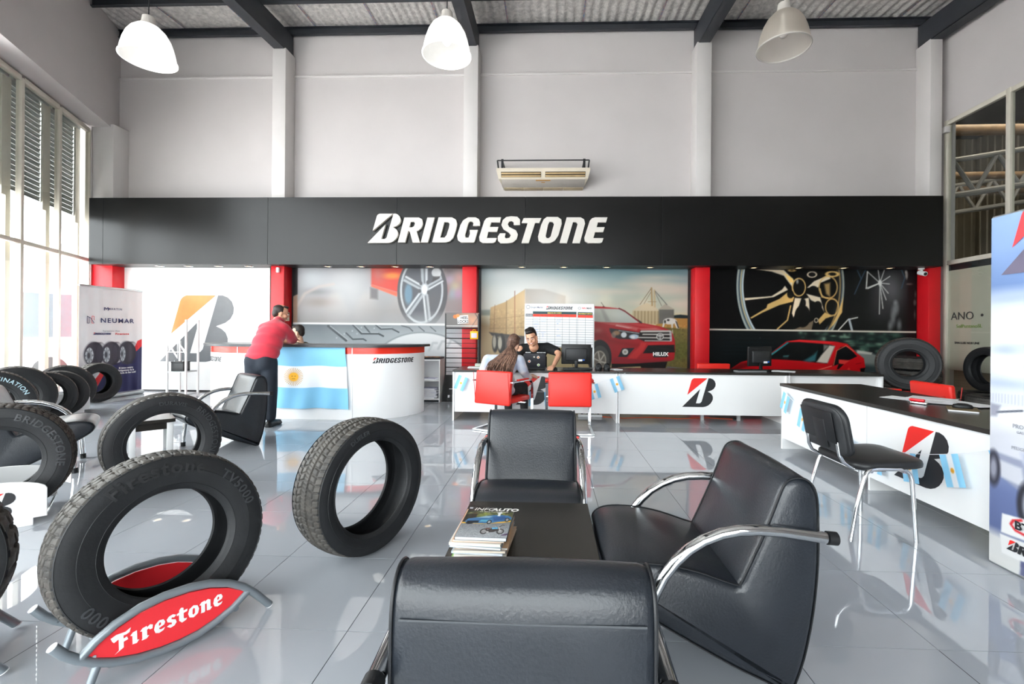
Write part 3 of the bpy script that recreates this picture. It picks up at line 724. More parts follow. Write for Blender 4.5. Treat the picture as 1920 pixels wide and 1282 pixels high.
for e, w1 in (((1430, -40), 42), ((1228, 170), 34), ((1622, 185), 26), ((1262, 548), 36), ((1478, 628), 32)): spoke((1440, 290), e, 30, w1)
P.poly([(1250, 570), (1330, 640), (1400, 655), (1500, 610), (1540, 560), (1450, 640), (1380, 640), (1300, 600)], (226, 230, 234), soft=3)
P.ell((1440, 292), (44, 66), (196, 200, 206), soft=2).ell((1438, 290), (30, 52), (244, 246, 248), soft=2)
for x, y in ((1388, 308), (1478, 322), (1400, 225), (1470, 215)): P.ell((x, y), (15, 22), (92, 94, 98), soft=1.5)
P.vgrad([(664, (84, 92, 98)), (760, (110, 120, 126)), (900, (150, 158, 164)), (1600, (120, 126, 130))])
for k, (x, a) in enumerate(((500, .2), (800, .5), (1100, .75), (1400, .9), (1700, .9))): P.poly([(x, 664), (2000, 664), (2000, 1600), (x, 1600)], (206, 212, 216), .35, 150)
for pl, w_ in (([(690, 675), (780, 770), (960, 770), (1010, 795)], 18), ([(930, 675), (985, 720), (1100, 715), (1172, 752)], 14), ([(1200, 680), (1280, 702), (1318, 738)], 9), ([(430, 690), (620, 845)], 26), ([(812, 690), (872, 762)], 14), ([(620, 765), (690, 832), (800, 828), (830, 845)], 14), ([(1380, 690), (1440, 740)], 8), ([(1500, 690), (1560, 740)], 7)): P.line(pl, w_, (52, 60, 66), .9, 2)
for pl, w_ in (([(700, 672), (790, 758), (955, 758)], 5), ([(940, 672), (995, 708), (1100, 704)], 5), ([(450, 690), (635, 838)], 7)): P.line(pl, w_, (226, 232, 235), .7, 2)
for x, y in ((600, 775), (520, 818), (780, 705), (915, 712), (685, 742), (735, 772)): P.ell((x, y), (7, 8), (190, 198, 202), .9, 2)
P.ell((1420, 1190), (560, 445), (150, 158, 162), soft=6).ell((1420, 1200), (548, 440), (236, 239, 241), soft=6).ell((1420, 1250), (470, 330), (200, 206, 210), .6, 40)
for k in range(5): P.line([(1300 + 95 * k, 985 - 20 * k), (1340 + 95 * k, 900 - 18 * k), (1390 + 90 * k, 900 - 18 * k)], 24, (190, 196, 200), .7, 8)
P.poly([(40, 655), (1660, 655), (1900, 664), (1900, 680), (1660, 678), (40, 672)], (244, 244, 244))
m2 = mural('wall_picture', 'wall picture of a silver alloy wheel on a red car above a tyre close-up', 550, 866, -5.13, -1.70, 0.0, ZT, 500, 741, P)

# --- picture 3: red pick-up, hay load, silos and a cow
P = Paint(902, 500, 1288, 741, 370, 232, (200, 205, 200)).org(840, 480, 0.25)
P.vgrad([(80, (112, 146, 156)), (170, (150, 172, 172)), (260, (186, 192, 178)), (400, (206, 204, 182)), (440, (222, 206, 160)), (700, (206, 186, 140)), (1100, (180, 160, 120))])
P.blob((560, 300), (330, 230), (250, 250, 248), .97).blob((860, 330), (260, 160), (250, 248, 242), .9).blob((420, 120), (160, 70), (226, 228, 226), .8)
for c, r in (((1480, 200), (140, 26)), ((1640, 235), (170, 42)), ((1730, 345), (80, 24)), ((1440, 338), (60, 14)), ((1250, 255), (150, 14)), ((1560, 150), (120, 16))): P.ell(c, r, (226, 208, 190), .75, 22)
P.poly([(1690, 430), (1740, 424), (1800, 430), (1800, 456), (1690, 452)], (34, 48, 50), soft=3)
P.poly([(1560, 452), (1810, 452), (1810, 540), (1560, 540)], (186, 138, 72), soft=5).poly([(1560, 530), (1810, 526), (1810, 900), (1560, 900)], (120, 112, 62), soft=12).poly([(1640, 640), (1810, 620), (1810, 760), (1640, 760)], (98, 104, 52), .8, 20)
P.noise(.05, 1600, 500, 1810, 830)
P.poly([(240, 400), (320, 396), (320, 440), (240, 440)], (120, 130, 120), .7, 8).poly([(240, 500), (560, 560), (640, 1000), (240, 1000)], (216, 190, 148), .9, 14)
P.poly([(318, 380), (450, 330), (452, 596), (312, 572)], (214, 178, 126), soft=3).poly([(440, 330), (580, 240), (580, 602), (440, 594)], (222, 190, 140), soft=3).poly([(580, 238), (720, 240), (884, 290), (880, 580), (580, 602)], (196, 186, 176), soft=6).blob((760, 330), (170, 120), (240, 236, 230), .85)
P.noise(.03, 322, 390, 578, 590, 3)
P.line([(502, 255), (504, 580)], 5, (150, 84, 60), .9).line([(352, 360), (346, 570)], 4, (160, 110, 80), .8).line([(312, 470), (580, 440)], 4, (178, 146, 104), .7).line([(440, 330), (440, 594)], 8, (150, 120, 84), .7, 4).line([(312, 540), (580, 530)], 4, (170, 138, 98), .7)
P.poly([(308, 566), (580, 596), (580, 640), (330, 592)], (88, 82, 78), soft=4).poly([(400, 590), (600, 600), (600, 760), (380, 700)], (96, 90, 88), .9, 10)
P.ell((356, 648), (24, 72), (74, 72, 70), soft=2).ell((350, 640), (13, 48), (206, 198, 180), soft=2).ell((404, 655), (30, 78), (66, 64, 62), soft=2).ell((392, 648), (15, 50), (214, 206, 188), soft=2)
P.poly([(1385, 398), (1580, 396), (1580, 496), (1385, 492)], (186, 166, 130), soft=1)
for k in range(16): P.line([(1390 + 12.4 * k, 398), (1390 + 12.4 * k, 495)], 4, ((226, 208, 172), (132, 112, 82))[k % 2], .7, 1)
P.poly([(1380, 398), (1440, 360), (1492, 338), (1545, 360), (1584, 398)], (214, 196, 166), soft=1).poly([(1580, 386), (1692, 386), (1692, 492), (1580, 492)], (110, 108, 102), soft=1)
for k in range(9): P.line([(1586 + 12.4 * k, 388), (1586 + 12.4 * k, 490)], 3, (150, 146, 136), .5, 1)
P.poly([(1576, 386), (1626, 344), (1696, 386)], (186, 176, 158), soft=1)
P.line([(1524, 228), (1530, 356)], 13, (176, 150, 110)).line([(1546, 244), (1550, 366)], 12, (200, 178, 140)).line([(1518, 236), (1440, 350)], 4, (120, 104, 84)).line([(1552, 250), (1640, 352)], 4, (70, 72, 72)).line([(1552, 260), (1600, 360)], 3, (96, 92, 84)).line([(1518, 260), (1470, 345)], 3, (120, 104, 84)).line([(1500, 330), (1560, 330)], 4, (150, 130, 100))
P.ell((1662, 474), (48, 24), (236, 232, 224), soft=2).poly([(1616, 470), (1630, 470), (1618, 518), (1606, 518)], (232, 228, 220)).poly([(1672, 490), (1686, 490), (1684, 530), (1674, 530)], (232, 228, 220)).poly([(1690, 455), (1712, 470), (1732, 528), (1716, 532), (1700, 500)], (236, 232, 226), soft=1)
P.ell((1650, 466), (10, 8), (60, 56, 54), soft=2).poly([(1702, 470), (1714, 478), (1730, 522), (1722, 528)], (54, 52, 52), soft=2).ell((1626, 478), (8, 12), (70, 66, 62), soft=2)
P.poly([(1600, 520), (1740, 528), (1740, 540), (1600, 536)], (90, 84, 40), .7, 4).line([(1682, 540), (1684, 610)], 6, (214, 206, 184), .9)
P.org(1100, 560, 0.10923)
P.poly([(440, 1080), (1390, 1040), (1345, 1190), (960, 1185), (930, 1130), (560, 1150), (440, 1190)], (34, 31, 31), soft=6).poly([(1380, 1120), (1760, 1160), (1760, 1300), (1340, 1300)], (112, 112, 108), soft=8).poly([(120, 1180), (980, 1180), (960, 1400), (120, 1400)], (190, 176, 150), soft=12)
P.poly([(60, 100), (300, 112), (560, 138), (640, 172), (780, 268), (955, 385), (1250, 440), (1425, 505), (1470, 560), (1512, 680), (1518, 860), (1500, 1005), (1440, 1030), (1200, 1048), (870, 1078), (700, 1088), (440, 1088), (420, 950), (360, 800), (280, 720), (200, 690), (60, 690)], (182, 38, 44), soft=4)
P.poly([(60, 140), (330, 146), (570, 152), (680, 212), (905, 382), (700, 388), (250, 376), (60, 360)], (192, 196, 188), soft=4).blob((520, 260), (200, 90), (216, 220, 210), .7).poly([(240, 150), (300, 150), (420, 372), (330, 372)], (150, 152, 146), .6, 20).line([(560, 140), (650, 180), (790, 280), (945, 392)], 22, (120, 30, 34), 1, 3)
P.poly([(890, 330), (950, 372), (950, 392), (910, 380)], (60, 60, 62), soft=3).line([(255, 40), (308, 112)], 7, (70, 62, 58)).poly([(285, 100), (325, 120), (285, 122)], (110, 40, 40))
P.poly([(250, 385), (560, 392), (900, 470), (860, 520), (600, 450), (420, 420)], (214, 112, 108), .8, 14).poly([(600, 392), (960, 400), (1300, 470), (1180, 480), (860, 430)], (206, 86, 84), .7, 16).poly([(520, 420), (780, 470), (720, 480), (500, 440)], (240, 190, 186), .8, 10).poly([(900, 480), (1180, 470), (1330, 505), (950, 510)], (224, 140, 134), .7, 10)
P.poly([(60, 500), (300, 500), (420, 660), (640, 700), (940, 760), (860, 800), (560, 760), (380, 720), (300, 660), (60, 600)], (150, 26, 34), .6, 30).blob((200, 520), (90, 50), (208, 116, 110), .7)
P.poly([(398, 478), (620, 508), (940, 555), (900, 652), (760, 668), (560, 662), (468, 632), (408, 540)], (52, 52, 56), soft=3).ell((520, 560), (60, 40), (196, 150, 110), .8, 14).ell((645, 592), (48, 46), (236, 242, 248), soft=5).ell((820, 622), (84, 40), (196, 216, 236), soft=8).ell((800, 630), (36, 24), (248, 250, 252), soft=5).line([(560, 520), (920, 566)], 12, (196, 206, 206), .9, 3).ell((470, 600), (40, 50), (170, 150, 136), .7, 10)
P.poly([(920, 515), (1425, 508), (1452, 570), (1452, 692), (1000, 705), (890, 655)], (44, 40, 40), soft=3)
for pl, w_ in (([(940, 532), (1425, 524)], 30), ([(970, 582), (1440, 578)], 20), ([(890, 635), (1445, 640)], 20), ([(1005, 690), (1445, 690)], 15)): P.line(pl, w_, (226, 222, 214), 1, 3); P.line([(q[0], q[1] + w_ * .3) for q in pl], w_ * .25, (120, 112, 106), .8, 2)
P.poly([(1415, 515), (1455, 520), (1462, 690), (1430, 690)], (206, 208, 212), .8, 4)
P.ell((1260, 615), (62, 60), (236, 234, 230), soft=3).ell((1260, 615), (48, 46), (60, 56, 56), soft=2).ell((1260, 600), (44, 18), (236, 234, 230), soft=2, ring=9).ell((1260, 622), (18, 42), (236, 234, 230), soft=2, ring=9)
P.poly([(940, 720), (1040, 720), (980, 860), (860, 1000), (700, 1010), (820, 880), (900, 800)], (226, 62, 60), .75, 14).poly([(1040, 720), (1500, 706), (1506, 752), (1060, 764)], (206, 46, 50), .8, 6)
P.poly([(1060, 768), (1500, 755), (1512, 882), (1180, 900), (972, 906)], (26, 24, 25), soft=3)
for k in range(5): P.line([(1060 - 14 * k, 790 + 22 * k), (1500, 778 + 22 * k)], 4, (78, 74, 72), .8, 1.5)
P.poly([(620, 822), (830, 814), (700, 972), (548, 972)], (46, 46, 52), soft=4).ell((670, 884), (50, 50), (232, 230, 222), soft=4).ell((670, 884), (24, 24), (160, 156, 150), soft=5)
P.poly([(1160, 872), (1392, 866), (1386, 968), (1148, 974)], (52, 56, 58), soft=2)
P.poly([(470, 980), (900, 1010), (1440, 1010), (1440, 1036), (870, 1074), (460, 1070)], (150, 44, 56), .7, 10)
P.ell((235, 990), (205, 310), (46, 44, 45), soft=8).ell((240, 1015), (160, 235), (84, 82, 80), soft=5).ell((235, 1030), (112, 162), (206, 196, 180), soft=3).ell((235, 1030), (96, 144), (120, 112, 104), soft=4)
for a_ in range(6):
    an = a_ * PI / 3 + .25; P.line([(240, 1050), (240 + 100 * math.cos(an), 1040 + 148 * math.sin(an))], 22, (214, 206, 192), .95, 3)
P.ell((245, 1055), (24, 30), (190, 182, 170), soft=3)
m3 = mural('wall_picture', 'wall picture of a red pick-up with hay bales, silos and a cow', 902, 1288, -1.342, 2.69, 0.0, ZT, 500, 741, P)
def mpt(px, py, x0, x1, px0, px1, z1=ZT, z0=0.0, py0=500, py1=741): return ((x0 + x1) / -2 + x0 + (x1 - x0) * (px - px0) / (px1 - px0), (z1 - z0) * (1 - (py - py0) / (py1 - py0)))
_x, _z = mpt(1100 + 1270 * .10923, 560 + 918 * .10923, -1.342, 2.69, 902, 1288)
put('plate_lettering', text_mesh('HILUX', 0.095, 0.0004, bold=0.004, space=1.05, xs=1.05), pm('white_print', 'F2F0EC', .5), m3, frame((_x, -0.0075, _z), (1, 0, 0), (0, 0, 1)))

# --- picture 4: dark chrome rim above a red saloon on a forest road
P = Paint(1330, 500, 1718, 741, 370, 232, (8, 8, 9)).org(1360, 490, 0.1875)
P.blob((1650, 260), (150, 200), (120, 120, 124), .75).blob((1560, 420), (120, 160), (46, 46, 48), .7).blob((300, 200), (200, 200), (14, 14, 15), .7)
SILV, GOLD, PALE = (150, 172, 186), (216, 178, 110), (240, 222, 194)
P.ell((665, 220), (535, 725), (110, 136, 152), ring=62, soft=3).ell((665, 220), (520, 705), (24, 30, 36), ring=16, soft=3).ell((665, 220), (478, 655), (196, 206, 210), ring=12, soft=2)
P.poly([(760, 40), (1200, 40), (1200, 660), (760, 660)], (8, 8, 9), .93, 60)
P.ell((665, 220), (530, 720), GOLD, ring=9, soft=2, a=.85).ell((665, 220), (500, 690), GOLD, ring=14, soft=4, a=.6)
P.poly([(40, 40), (560, 40), (560, 660), (40, 660)], (8, 8, 9), 0.0)
P.ell((665, 220), (535, 725), SILV, ring=26, soft=3, a=.55)
for pts, c in (([(320, 60), (600, 66), (700, 165), (684, 232), (600, 122), (480, 82)], PALE), ([(560, 66), (690, 150), (700, 190), (660, 190), (600, 90)], (255, 214, 130)), ([(210, 345), (480, 325), (585, 258), (612, 222), (642, 262), (500, 334), (215, 368)], PALE),
               ([(440, 405), (560, 350), (640, 285), (705, 335), (692, 378), (560, 412), (390, 488), (280, 548), (272, 536), (430, 442)], GOLD), ([(712, 340), (776, 345), (742, 452), (700, 532), (684, 492)], PALE), ([(800, 350), (850, 338), (862, 502), (840, 480), (790, 402)], PALE),
               ([(826, 300), (962, 335), (1002, 472), (960, 402), (872, 362)], PALE), ([(832, 240), (900, 176), (1052, 110), (1062, 150), (962, 192), (942, 236)], PALE), ([(940, 560), (1010, 480), (1080, 520), (1020, 540), (960, 600)], GOLD), ([(700, 655), (820, 600), (900, 560), (880, 655)], (120, 104, 84)), ([(1060, 640), (1140, 480), (1190, 330), (1180, 480), (1100, 600)], GOLD)):
    P.poly(pts, c, .95, 5)
P.line([(670, 420), (640, 560), (540, 650)], 14, GOLD, .9, 4).line([(960, 250), (980, 330), (1040, 340)], 12, GOLD, .9, 3).ell((1040, 235), (95, 115), GOLD, ring=12, soft=4, a=.8).ell((1080, 105), (72, 30), GOLD, ring=14, soft=4).ell((1080, 430), (70, 90), GOLD, ring=12, soft=4, a=.8).ell((880, 110), (50, 30), PALE, ring=8, soft=3).ell((680, 70), (40, 12), GOLD, ring=8, soft=2)
P.poly([(1000, 200), (1060, 190), (1060, 330), (1020, 300)], GOLD, .7, 12)
P.ell((750, 235), (70, 92), GOLD, soft=3).ell((752, 235), (58, 80), (10, 10, 10), soft=3).ell((735, 180), (12, 22), (206, 206, 206), .7, 6)
for c, r in (((668, 305), (34, 40)), ((895, 255), (44, 34)), ((800, 390), (22, 40)), ((790, 520), (80, 110)), ((940, 420), (40, 50)), ((925, 560), (22, 26))): P.ell(c, r, (9, 9, 9), .95, 4)
P.ell((925, 560), (20, 24), PALE, ring=6, soft=2)
for e in ((1425, 80), (1415, 240), (1530, 65), (1590, 65), (1645, 125), (1640, 200), (1630, 290), (1610, 355), (1545, 495), (1580, 440)): P.line([(1548, 190), e], 9, (206, 208, 206), .85, 4)
P.line([(1425, 80), (1415, 245)], 12, (216, 216, 210), .9, 3).line([(1430, 245), (1540, 195)], 12, (216, 216, 210), .9, 3).ell((1548, 190), (18, 30), (216, 216, 214), .9, 5)
for pl in ([(1325, 65), (1365, 150), (1405, 65)], [(1365, 150), (1300, 300)], [(1760, 65), (1790, 140), (1760, 240)]): P.line(pl, 12, (52, 74, 92), .9, 4)
P.line([(1145, 655), (1240, 550), (1330, 530)], 12, (214, 212, 204), .95, 3).line([(1250, 550), (1278, 655)], 22, (178, 186, 192), .95, 3)
for c, r in (((1710, 440), (26, 60)), ((1680, 520), (24, 90)), ((1740, 600), (22, 50)), ((1650, 610), (20, 44)), ((1700, 380), (16, 20))): P.ell(c, r, (170, 176, 178), .55, 14)
for c, r in (((1810, 110), (14, 40)), ((1840, 200), (26, 10)), ((1890, 380), (14, 30)), ((1895, 300), (8, 30)), ((1800, 80), (8, 14)), ((1890, 500), (8, 40))): P.ell(c, r, (196, 190, 184), .75, 6)
P.poly([(1815, 40), (2000, 40), (2000, 660), (1830, 660)], (10, 9, 10), .5, 12)
P.vgrad([(662, (12, 16, 18)), (820, (12, 18, 20)), (1000, (10, 16, 18)), (1400, (10, 12, 14))])
RS = random.Random(4)
for k in range(150): P.blob((RS.uniform(760, 1760), RS.uniform(680, 870)), (RS.uniform(14, 46), RS.uniform(8, 22)), RS.choice([(44, 74, 64), (66, 98, 84), (26, 46, 42), (120, 150, 130), (16, 28, 26)]), .7)
P.poly([(1320, 850), (1480, 880), (1560, 910), (1900, 900), (1900, 1200), (1380, 1200)], (132, 138, 134), .95, 12).poly([(1390, 990), (1560, 1000), (1600, 1200), (1380, 1200)], (46, 60, 62), .9, 24).poly([(1330, 850), (1480, 872), (1470, 892), (1330, 880)], (206, 206, 196), .8, 6).poly([(1800, 660), (2000, 660), (2000, 1200), (1830, 1200)], (14, 10, 12), .8, 14)
for k in range(6): P.line([(0, 700 + 40 * k), (500, 705 + 40 * k)], 6, (28, 42, 46), .5, 8)
P.poly([(628, 772), (760, 752), (1120, 768), (1232, 788), (1330, 880), (1398, 930), (1412, 1020), (1384, 1100), (1080, 1140), (40, 1140), (48, 1066), (180, 978), (455, 906)], (196, 18, 26), soft=3)
P.poly([(638, 778), (760, 774), (1060, 796), (1112, 812), (1035, 988), (760, 960), (458, 946), (452, 918), (470, 900)], (10, 13, 14), soft=3).poly([(470, 900), (640, 778), (660, 782), (480, 915)], (52, 150, 156), .8, 4)
P.poly([(1060, 806), (1112, 812), (1040, 980), (1000, 980), (930, 970), (980, 900)], (216, 206, 192), .95, 8).poly([(800, 960), (900, 900), (940, 860), (920, 960), (860, 975)], (60, 130, 140), .7, 12).poly([(600, 910), (660, 905), (650, 925), (600, 925)], (90, 150, 150), .6, 6).poly([(1000, 800), (1060, 806), (1000, 860)], (196, 186, 176), .6, 8)
P.poly([(1128, 860), (1170, 820), (1222, 812), (1290, 868), (1332, 910), (1250, 950), (1120, 1000), (1090, 1010)], (12, 13, 16), soft=4).line([(1100, 1000), (1130, 855), (1220, 808), (1300, 862)], 8, (226, 120, 90), .8, 2).poly([(1150, 944), (1262, 950), (1205, 990), (1150, 982)], (226, 60, 56), soft=3).poly([(1150, 985), (1200, 990), (1150, 1040), (1130, 1040)], (26, 12, 14), soft=3)
P.poly([(460, 950), (760, 968), (1030, 992), (1080, 1000), (820, 1060), (600, 1090), (200, 1090), (160, 1040)], (178, 10, 20), .7, 20).line([(830, 1085), (1080, 1008)], 9, (240, 130, 110), .8, 4).poly([(60, 1060), (180, 985), (460, 955), (300, 1000), (120, 1070)], (90, 8, 14), .8, 14)
P.poly([(640, 768), (760, 754), (1110, 770), (1060, 788), (760, 770)], (226, 40, 44), .9, 4).poly([(1360, 1030), (1412, 1020), (1390, 1100), (1370, 1100)], (12, 10, 12), soft=4).ell((1250, 1040), (12, 16), (230, 70, 60), .7, 5).line([(1320, 985), (1370, 975)], 6, (120, 10, 16), .8, 2)
P.poly([(-400, 648), (1905, 660), (1905, 676), (-400, 664)], (214, 206, 192))
m4 = mural('wall_picture', 'dark wall picture of a chrome rim above a red saloon car', 1330, 1718, 3.07, 7.02, 0.0, ZT, 500, 741, P)
# ------------------------------------------------------------------ black fascia with raised white lettering
fascia = thing('fascia_sign', 'long black fascia board with raised white brand lettering', 'sign', (0, YF, 2.50))
seams = [-8.887, -8.605, -5.361, -2.878, -0.456, 2.076, 7.10]
for x0, x1 in zip(seams[:-1], seams[1:]):
    b = MB(); b.bounds(x0 + 0.0015, x1 - 0.0015, 0, 0.03, 0, 1.275, 0.002, 1); b.build('panel', M_BLACKP, fascia, smooth=0)
b = MB(); b.bounds(-8.88, 7.09, 0.03, BACK - YF, 0.0, 0.03); b.bounds(-8.88, 7.09, 0.03, BACK - YF, 1.24, 1.27); b.build('soffit', M_BLKPL, fascia, smooth=0)
M_LET = pm('white_letter_foam', 'D6D1CA', 0.55, var=0.02)
_h = 0.545; _o = frame((-3.405, -0.035, 0.40), (1, 0, 0), (0, 0, 1)); _k = 4.461 / (WORD_W * _h)
S = Matrix.Diagonal((_h * _k, _h, 1, 1))
er, ek = emblem_small()
for me in [shape_mesh([er], 0.028, 0.004), shape_mesh([ek], 0.028, 0.004)] + [shape_mesh(glyph(i), 0.028, 0.004) for i in range(10)]:
    put('letter', me, M_LET, fascia, _o @ S)
# downlights in the soffit
M_LAMPW = pm('downlight_glow', 'FFE9C8', 0.5, emis=2.2, ecol=(1.0, .74, .40))
ring_me = MB().lathe([(0.052, 0.0065), (0.075, 0.0065), (0.078, 0.0), (0.074, -0.006), (0.056, -0.006), (0.052, 0.0065)], 28).mesh('trim_ring', M_CHROME, 50)
disc_me = MB().lathe([(0.0, 0.0), (0.053, 0.0), (0.053, 0.006), (0.0, 0.006)], 28).mesh('lens', M_LAMPW, 50)
def dx(px, Y=8.60): return ((px - 999.8) / 846.1 - 0.0349 + 0.0012) * Y
spots = [(275.6, 1.0), (333, 1.0), (392.6, 1.0), (452, 1.0), (606, 1.0), (670, 1.0), (736, 1.0), (802, 1.0), (976, 1), (1055, 1), (1135, 1), (1215, 1), (1405, .35), (1486, 1), (1567, 1), (1649, .35)]
BAY = ['the white emblem board', 'the alloy wheel picture', 'the pick-up picture', 'the dark rim picture']
ORD = ['first', 'second', 'third', 'fourth']
for k, (px, e) in enumerate(spots):
    t = thing('downlight', '%s downlight from the window side over %s' % (ORD[k % 4], BAY[k // 4]), 'downlight', (dx(px), 8.60, 2.4930), 0, 'downlights under the black fascia')
    link('trim_ring', ring_me, t); link('lens', disc_me, t)
    d = bpy.data.lights.new('downlight_beam', 'SPOT'); d.energy = 13 * e; d.color = (1.0, .74, .44); d.spot_size = .72; d.spot_blend = .8; d.shadow_soft_size = 0.03
    o = bpy.data.objects.new('downlight_beam', d); COL.objects.link(o); o.parent = t; o.location = (0, 0.0, -0.012); o.rotation_euler = (math.radians(14), 0, 0)

# ------------------------------------------------------------------ pendant lamps
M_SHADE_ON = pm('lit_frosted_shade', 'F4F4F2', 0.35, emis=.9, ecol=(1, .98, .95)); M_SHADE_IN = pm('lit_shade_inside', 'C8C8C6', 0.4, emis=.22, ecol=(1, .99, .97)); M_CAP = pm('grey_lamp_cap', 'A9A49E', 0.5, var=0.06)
M_SHADE_OFF = frost_mat('unlit_frosted_shade', 'CFC6BA', 0.38); M_BULB = pm('lamp_bulb', 'FFFFFF', 0.4, emis=1.5, ecol=(1, .97, .92)); M_BULB0 = pm('dark_bulb', 'D8D4CC', 0.25)
def pendant(x, y, z, lit, label):
    t = thing('pendant_lamp', label, 'lamp', (x, y, z), 0, 'bell pendant lamps')
    pr = [(0.265, 0.0), (0.262, 0.02), (0.25, 0.09), (0.232, 0.17), (0.205, 0.25), (0.165, 0.32), (0.115, 0.37), (0.075, 0.39)]
    b = MB(); b.lathe(pr, 48); sh = b.build('shade', M_SHADE_ON if lit else M_SHADE_OFF, t, 60)
    if lit: b = MB(); b.lathe([(r - 0.006, zz - 0.002) for r, zz in pr], 48); b.build('inner_shade', M_SHADE_IN, sh, 60)  # added inner layer; the shade's dimmer inside is put into its colour
    b = MB(); b.lathe([(0.263, -0.004), (0.272, 0.0), (0.272, 0.012), (0.263, 0.014), (0.258, 0.005)], 48, closed=True); b.build('rim', M_SHADE_ON if lit else M_CAP, sh, 60)
    b = MB(); b.lathe([(0.0, 0.50), (0.035, 0.50), (0.06, 0.485), (0.066, 0.43), (0.08, 0.40), (0.085, 0.385), (0.0, 0.385)], 32); b.build('cap', M_CAP, t, 40)
    b = MB(); b.lathe([(0.0, 0.12), (0.03, 0.125), (0.05, 0.16), (0.05, 0.2), (0.03, 0.26), (0.025, 0.38), (0.0, 0.38)], 24); b.build('bulb', M_BULB if lit else M_BULB0, t, 60)
    b = MB(); b.cyl((0, 0, 0.50), (0, 0, rz(y) - z - 0.02), 0.006, seg=8); b.build('cord', M_BLKPL, t)
    if lit:
        d = bpy.data.lights.new('lamp_light', 'POINT'); d.energy = 1.0; d.color = (1, .96, .9); d.shadow_soft_size = 0.06
        o = bpy.data.objects.new('lamp_light', d); COL.objects.link(o); o.parent = t; o.location = (0, 0, 0.06)
pendant(-4.60, 5.0, 4.33, True, 'lit white bell pendant lamp nearest the shop window')
pendant(-1.165, 5.0, 4.33, True, 'lit white bell pendant lamp hanging in the middle')
pendant(2.525, 5.0, 4.36, False, 'unlit translucent bell pendant lamp nearest the workshop glazing')

# ------------------------------------------------------------------ air conditioner
M_ACB = pm('yellowed_white_plastic', 'DAD0BE', 0.45, var=0.05, vscale=3); M_ACG = pm('grey_ac_panel', 'B9B2AA', 0.4, var=0.04); M_ACT = pm('tan_ac_louvre', 'B49A72', 0.5, var=0.12)
ac = thing('air_conditioner', 'long off-white air conditioner with black bracket above the fascia', 'air conditioner', (-0.135, BACK, 4.01))
W2 = 0.885
sec = [(0.0, 0.06), (-0.12, 0.075), (-0.34, 0.17), (-0.44, 0.30), (-0.43, 0.345), (0.0, 0.345)]      # (y, z)
b = MB(); nS = len(sec)
v = [(-W2 + (0.10 if z < 0.1 else 0.03 if z < .3 else 0), y, z) for y, z in sec] + [(W2 - (0.10 if z < 0.1 else 0.03 if z < .3 else 0), y, z) for y, z in sec]
b.raw(v, [tuple(range(nS)), tuple(range(2 * nS - 1, nS - 1, -1))] + [(i, nS + i, nS + (i + 1) % nS, (i + 1) % nS) for i in range(nS)]); b.build('body', M_ACB, ac, 20)
sl = Vector((0, -0.10, 0.13)).normalized(); nr = Vector((0, -0.13, -0.10)).normalized()
Mac = Matrix(((1, 0, 0, 0), (0, sl.y, nr.y, -0.34), (0, sl.z, nr.z, 0.17), (0, 0, 0, 1)))
for s in (-1, 1):
    b = MB(); b.bounds(s * 0.04, s * 0.80, 0.03, 0.135, -0.006, 0.004, mat=Mac); gr = b.build('grille', M_BLKPL, ac, smooth=0)
    for q in range(2):
        b = MB(); b.bounds(s * 0.045, s * 0.795, 0.037 + 0.052 * q, 0.072 + 0.052 * q, 0.003, 0.012, 0.003, mat=Mac); b.build('louvre', M_ACT, gr)
sl2 = Vector((0, -0.22, 0.095)).normalized(); nr2 = Vector((0, -0.095, -0.22)).normalized()
Mac2 = Matrix(((1, 0, 0, 0), (0, sl2.y, nr2.y, -0.12), (0, sl2.z, nr2.z, 0.075), (0, 0, 0, 1)))
b = MB(); b.bounds(-0.80, 0.80, 0.01, 0.23, -0.002, 0.008, 0.004, mat=Mac2); b.build('front_panel', M_ACG, ac)
b = MB(); b.bounds(-0.14, 0.14, 0.19, 0.22, 0.006, 0.014, 0.004, mat=Mac2); b.bounds(-0.035, 0.035, 0.14, 0.16, 0.006, 0.011, mat=Mac2); b.build('badge', pm('amber_badge', 'B98A48', .5), ac)
for q in range(4):
    b = MB(); b.bounds(-0.76 + 0.385 * q, -0.385 + 0.385 * q, -0.115, -0.005, -0.014, -0.002, 0.003, mat=Matrix(((1, 0, 0, 0), (0, 1, 0, 0), (0, -.125, 1, 0.06), (0, 0, 0, 1)))); b.build('air_flap', pm('bronze_filter', 'A8987C', .45, var=.1), ac)
b = MB(); b.tube([(-0.87, -0.4, 0.50), (0.87, -0.4, 0.50)], 0.013, 8)
for s in (-1, 1): b.tube([(s * 0.87, -0.4, 0.50), (s * 0.85, -0.4, 0.34)], 0.014, 8); b.box((s * 0.775, -0.4, 0.43), (0.045, 0.03, 0.18)); b.tube([(s * 0.775, -0.4, 0.51), (s * 0.775, 0, 0.51)], 0.013, 8)
b.build('bracket', M_BLKPL, ac)

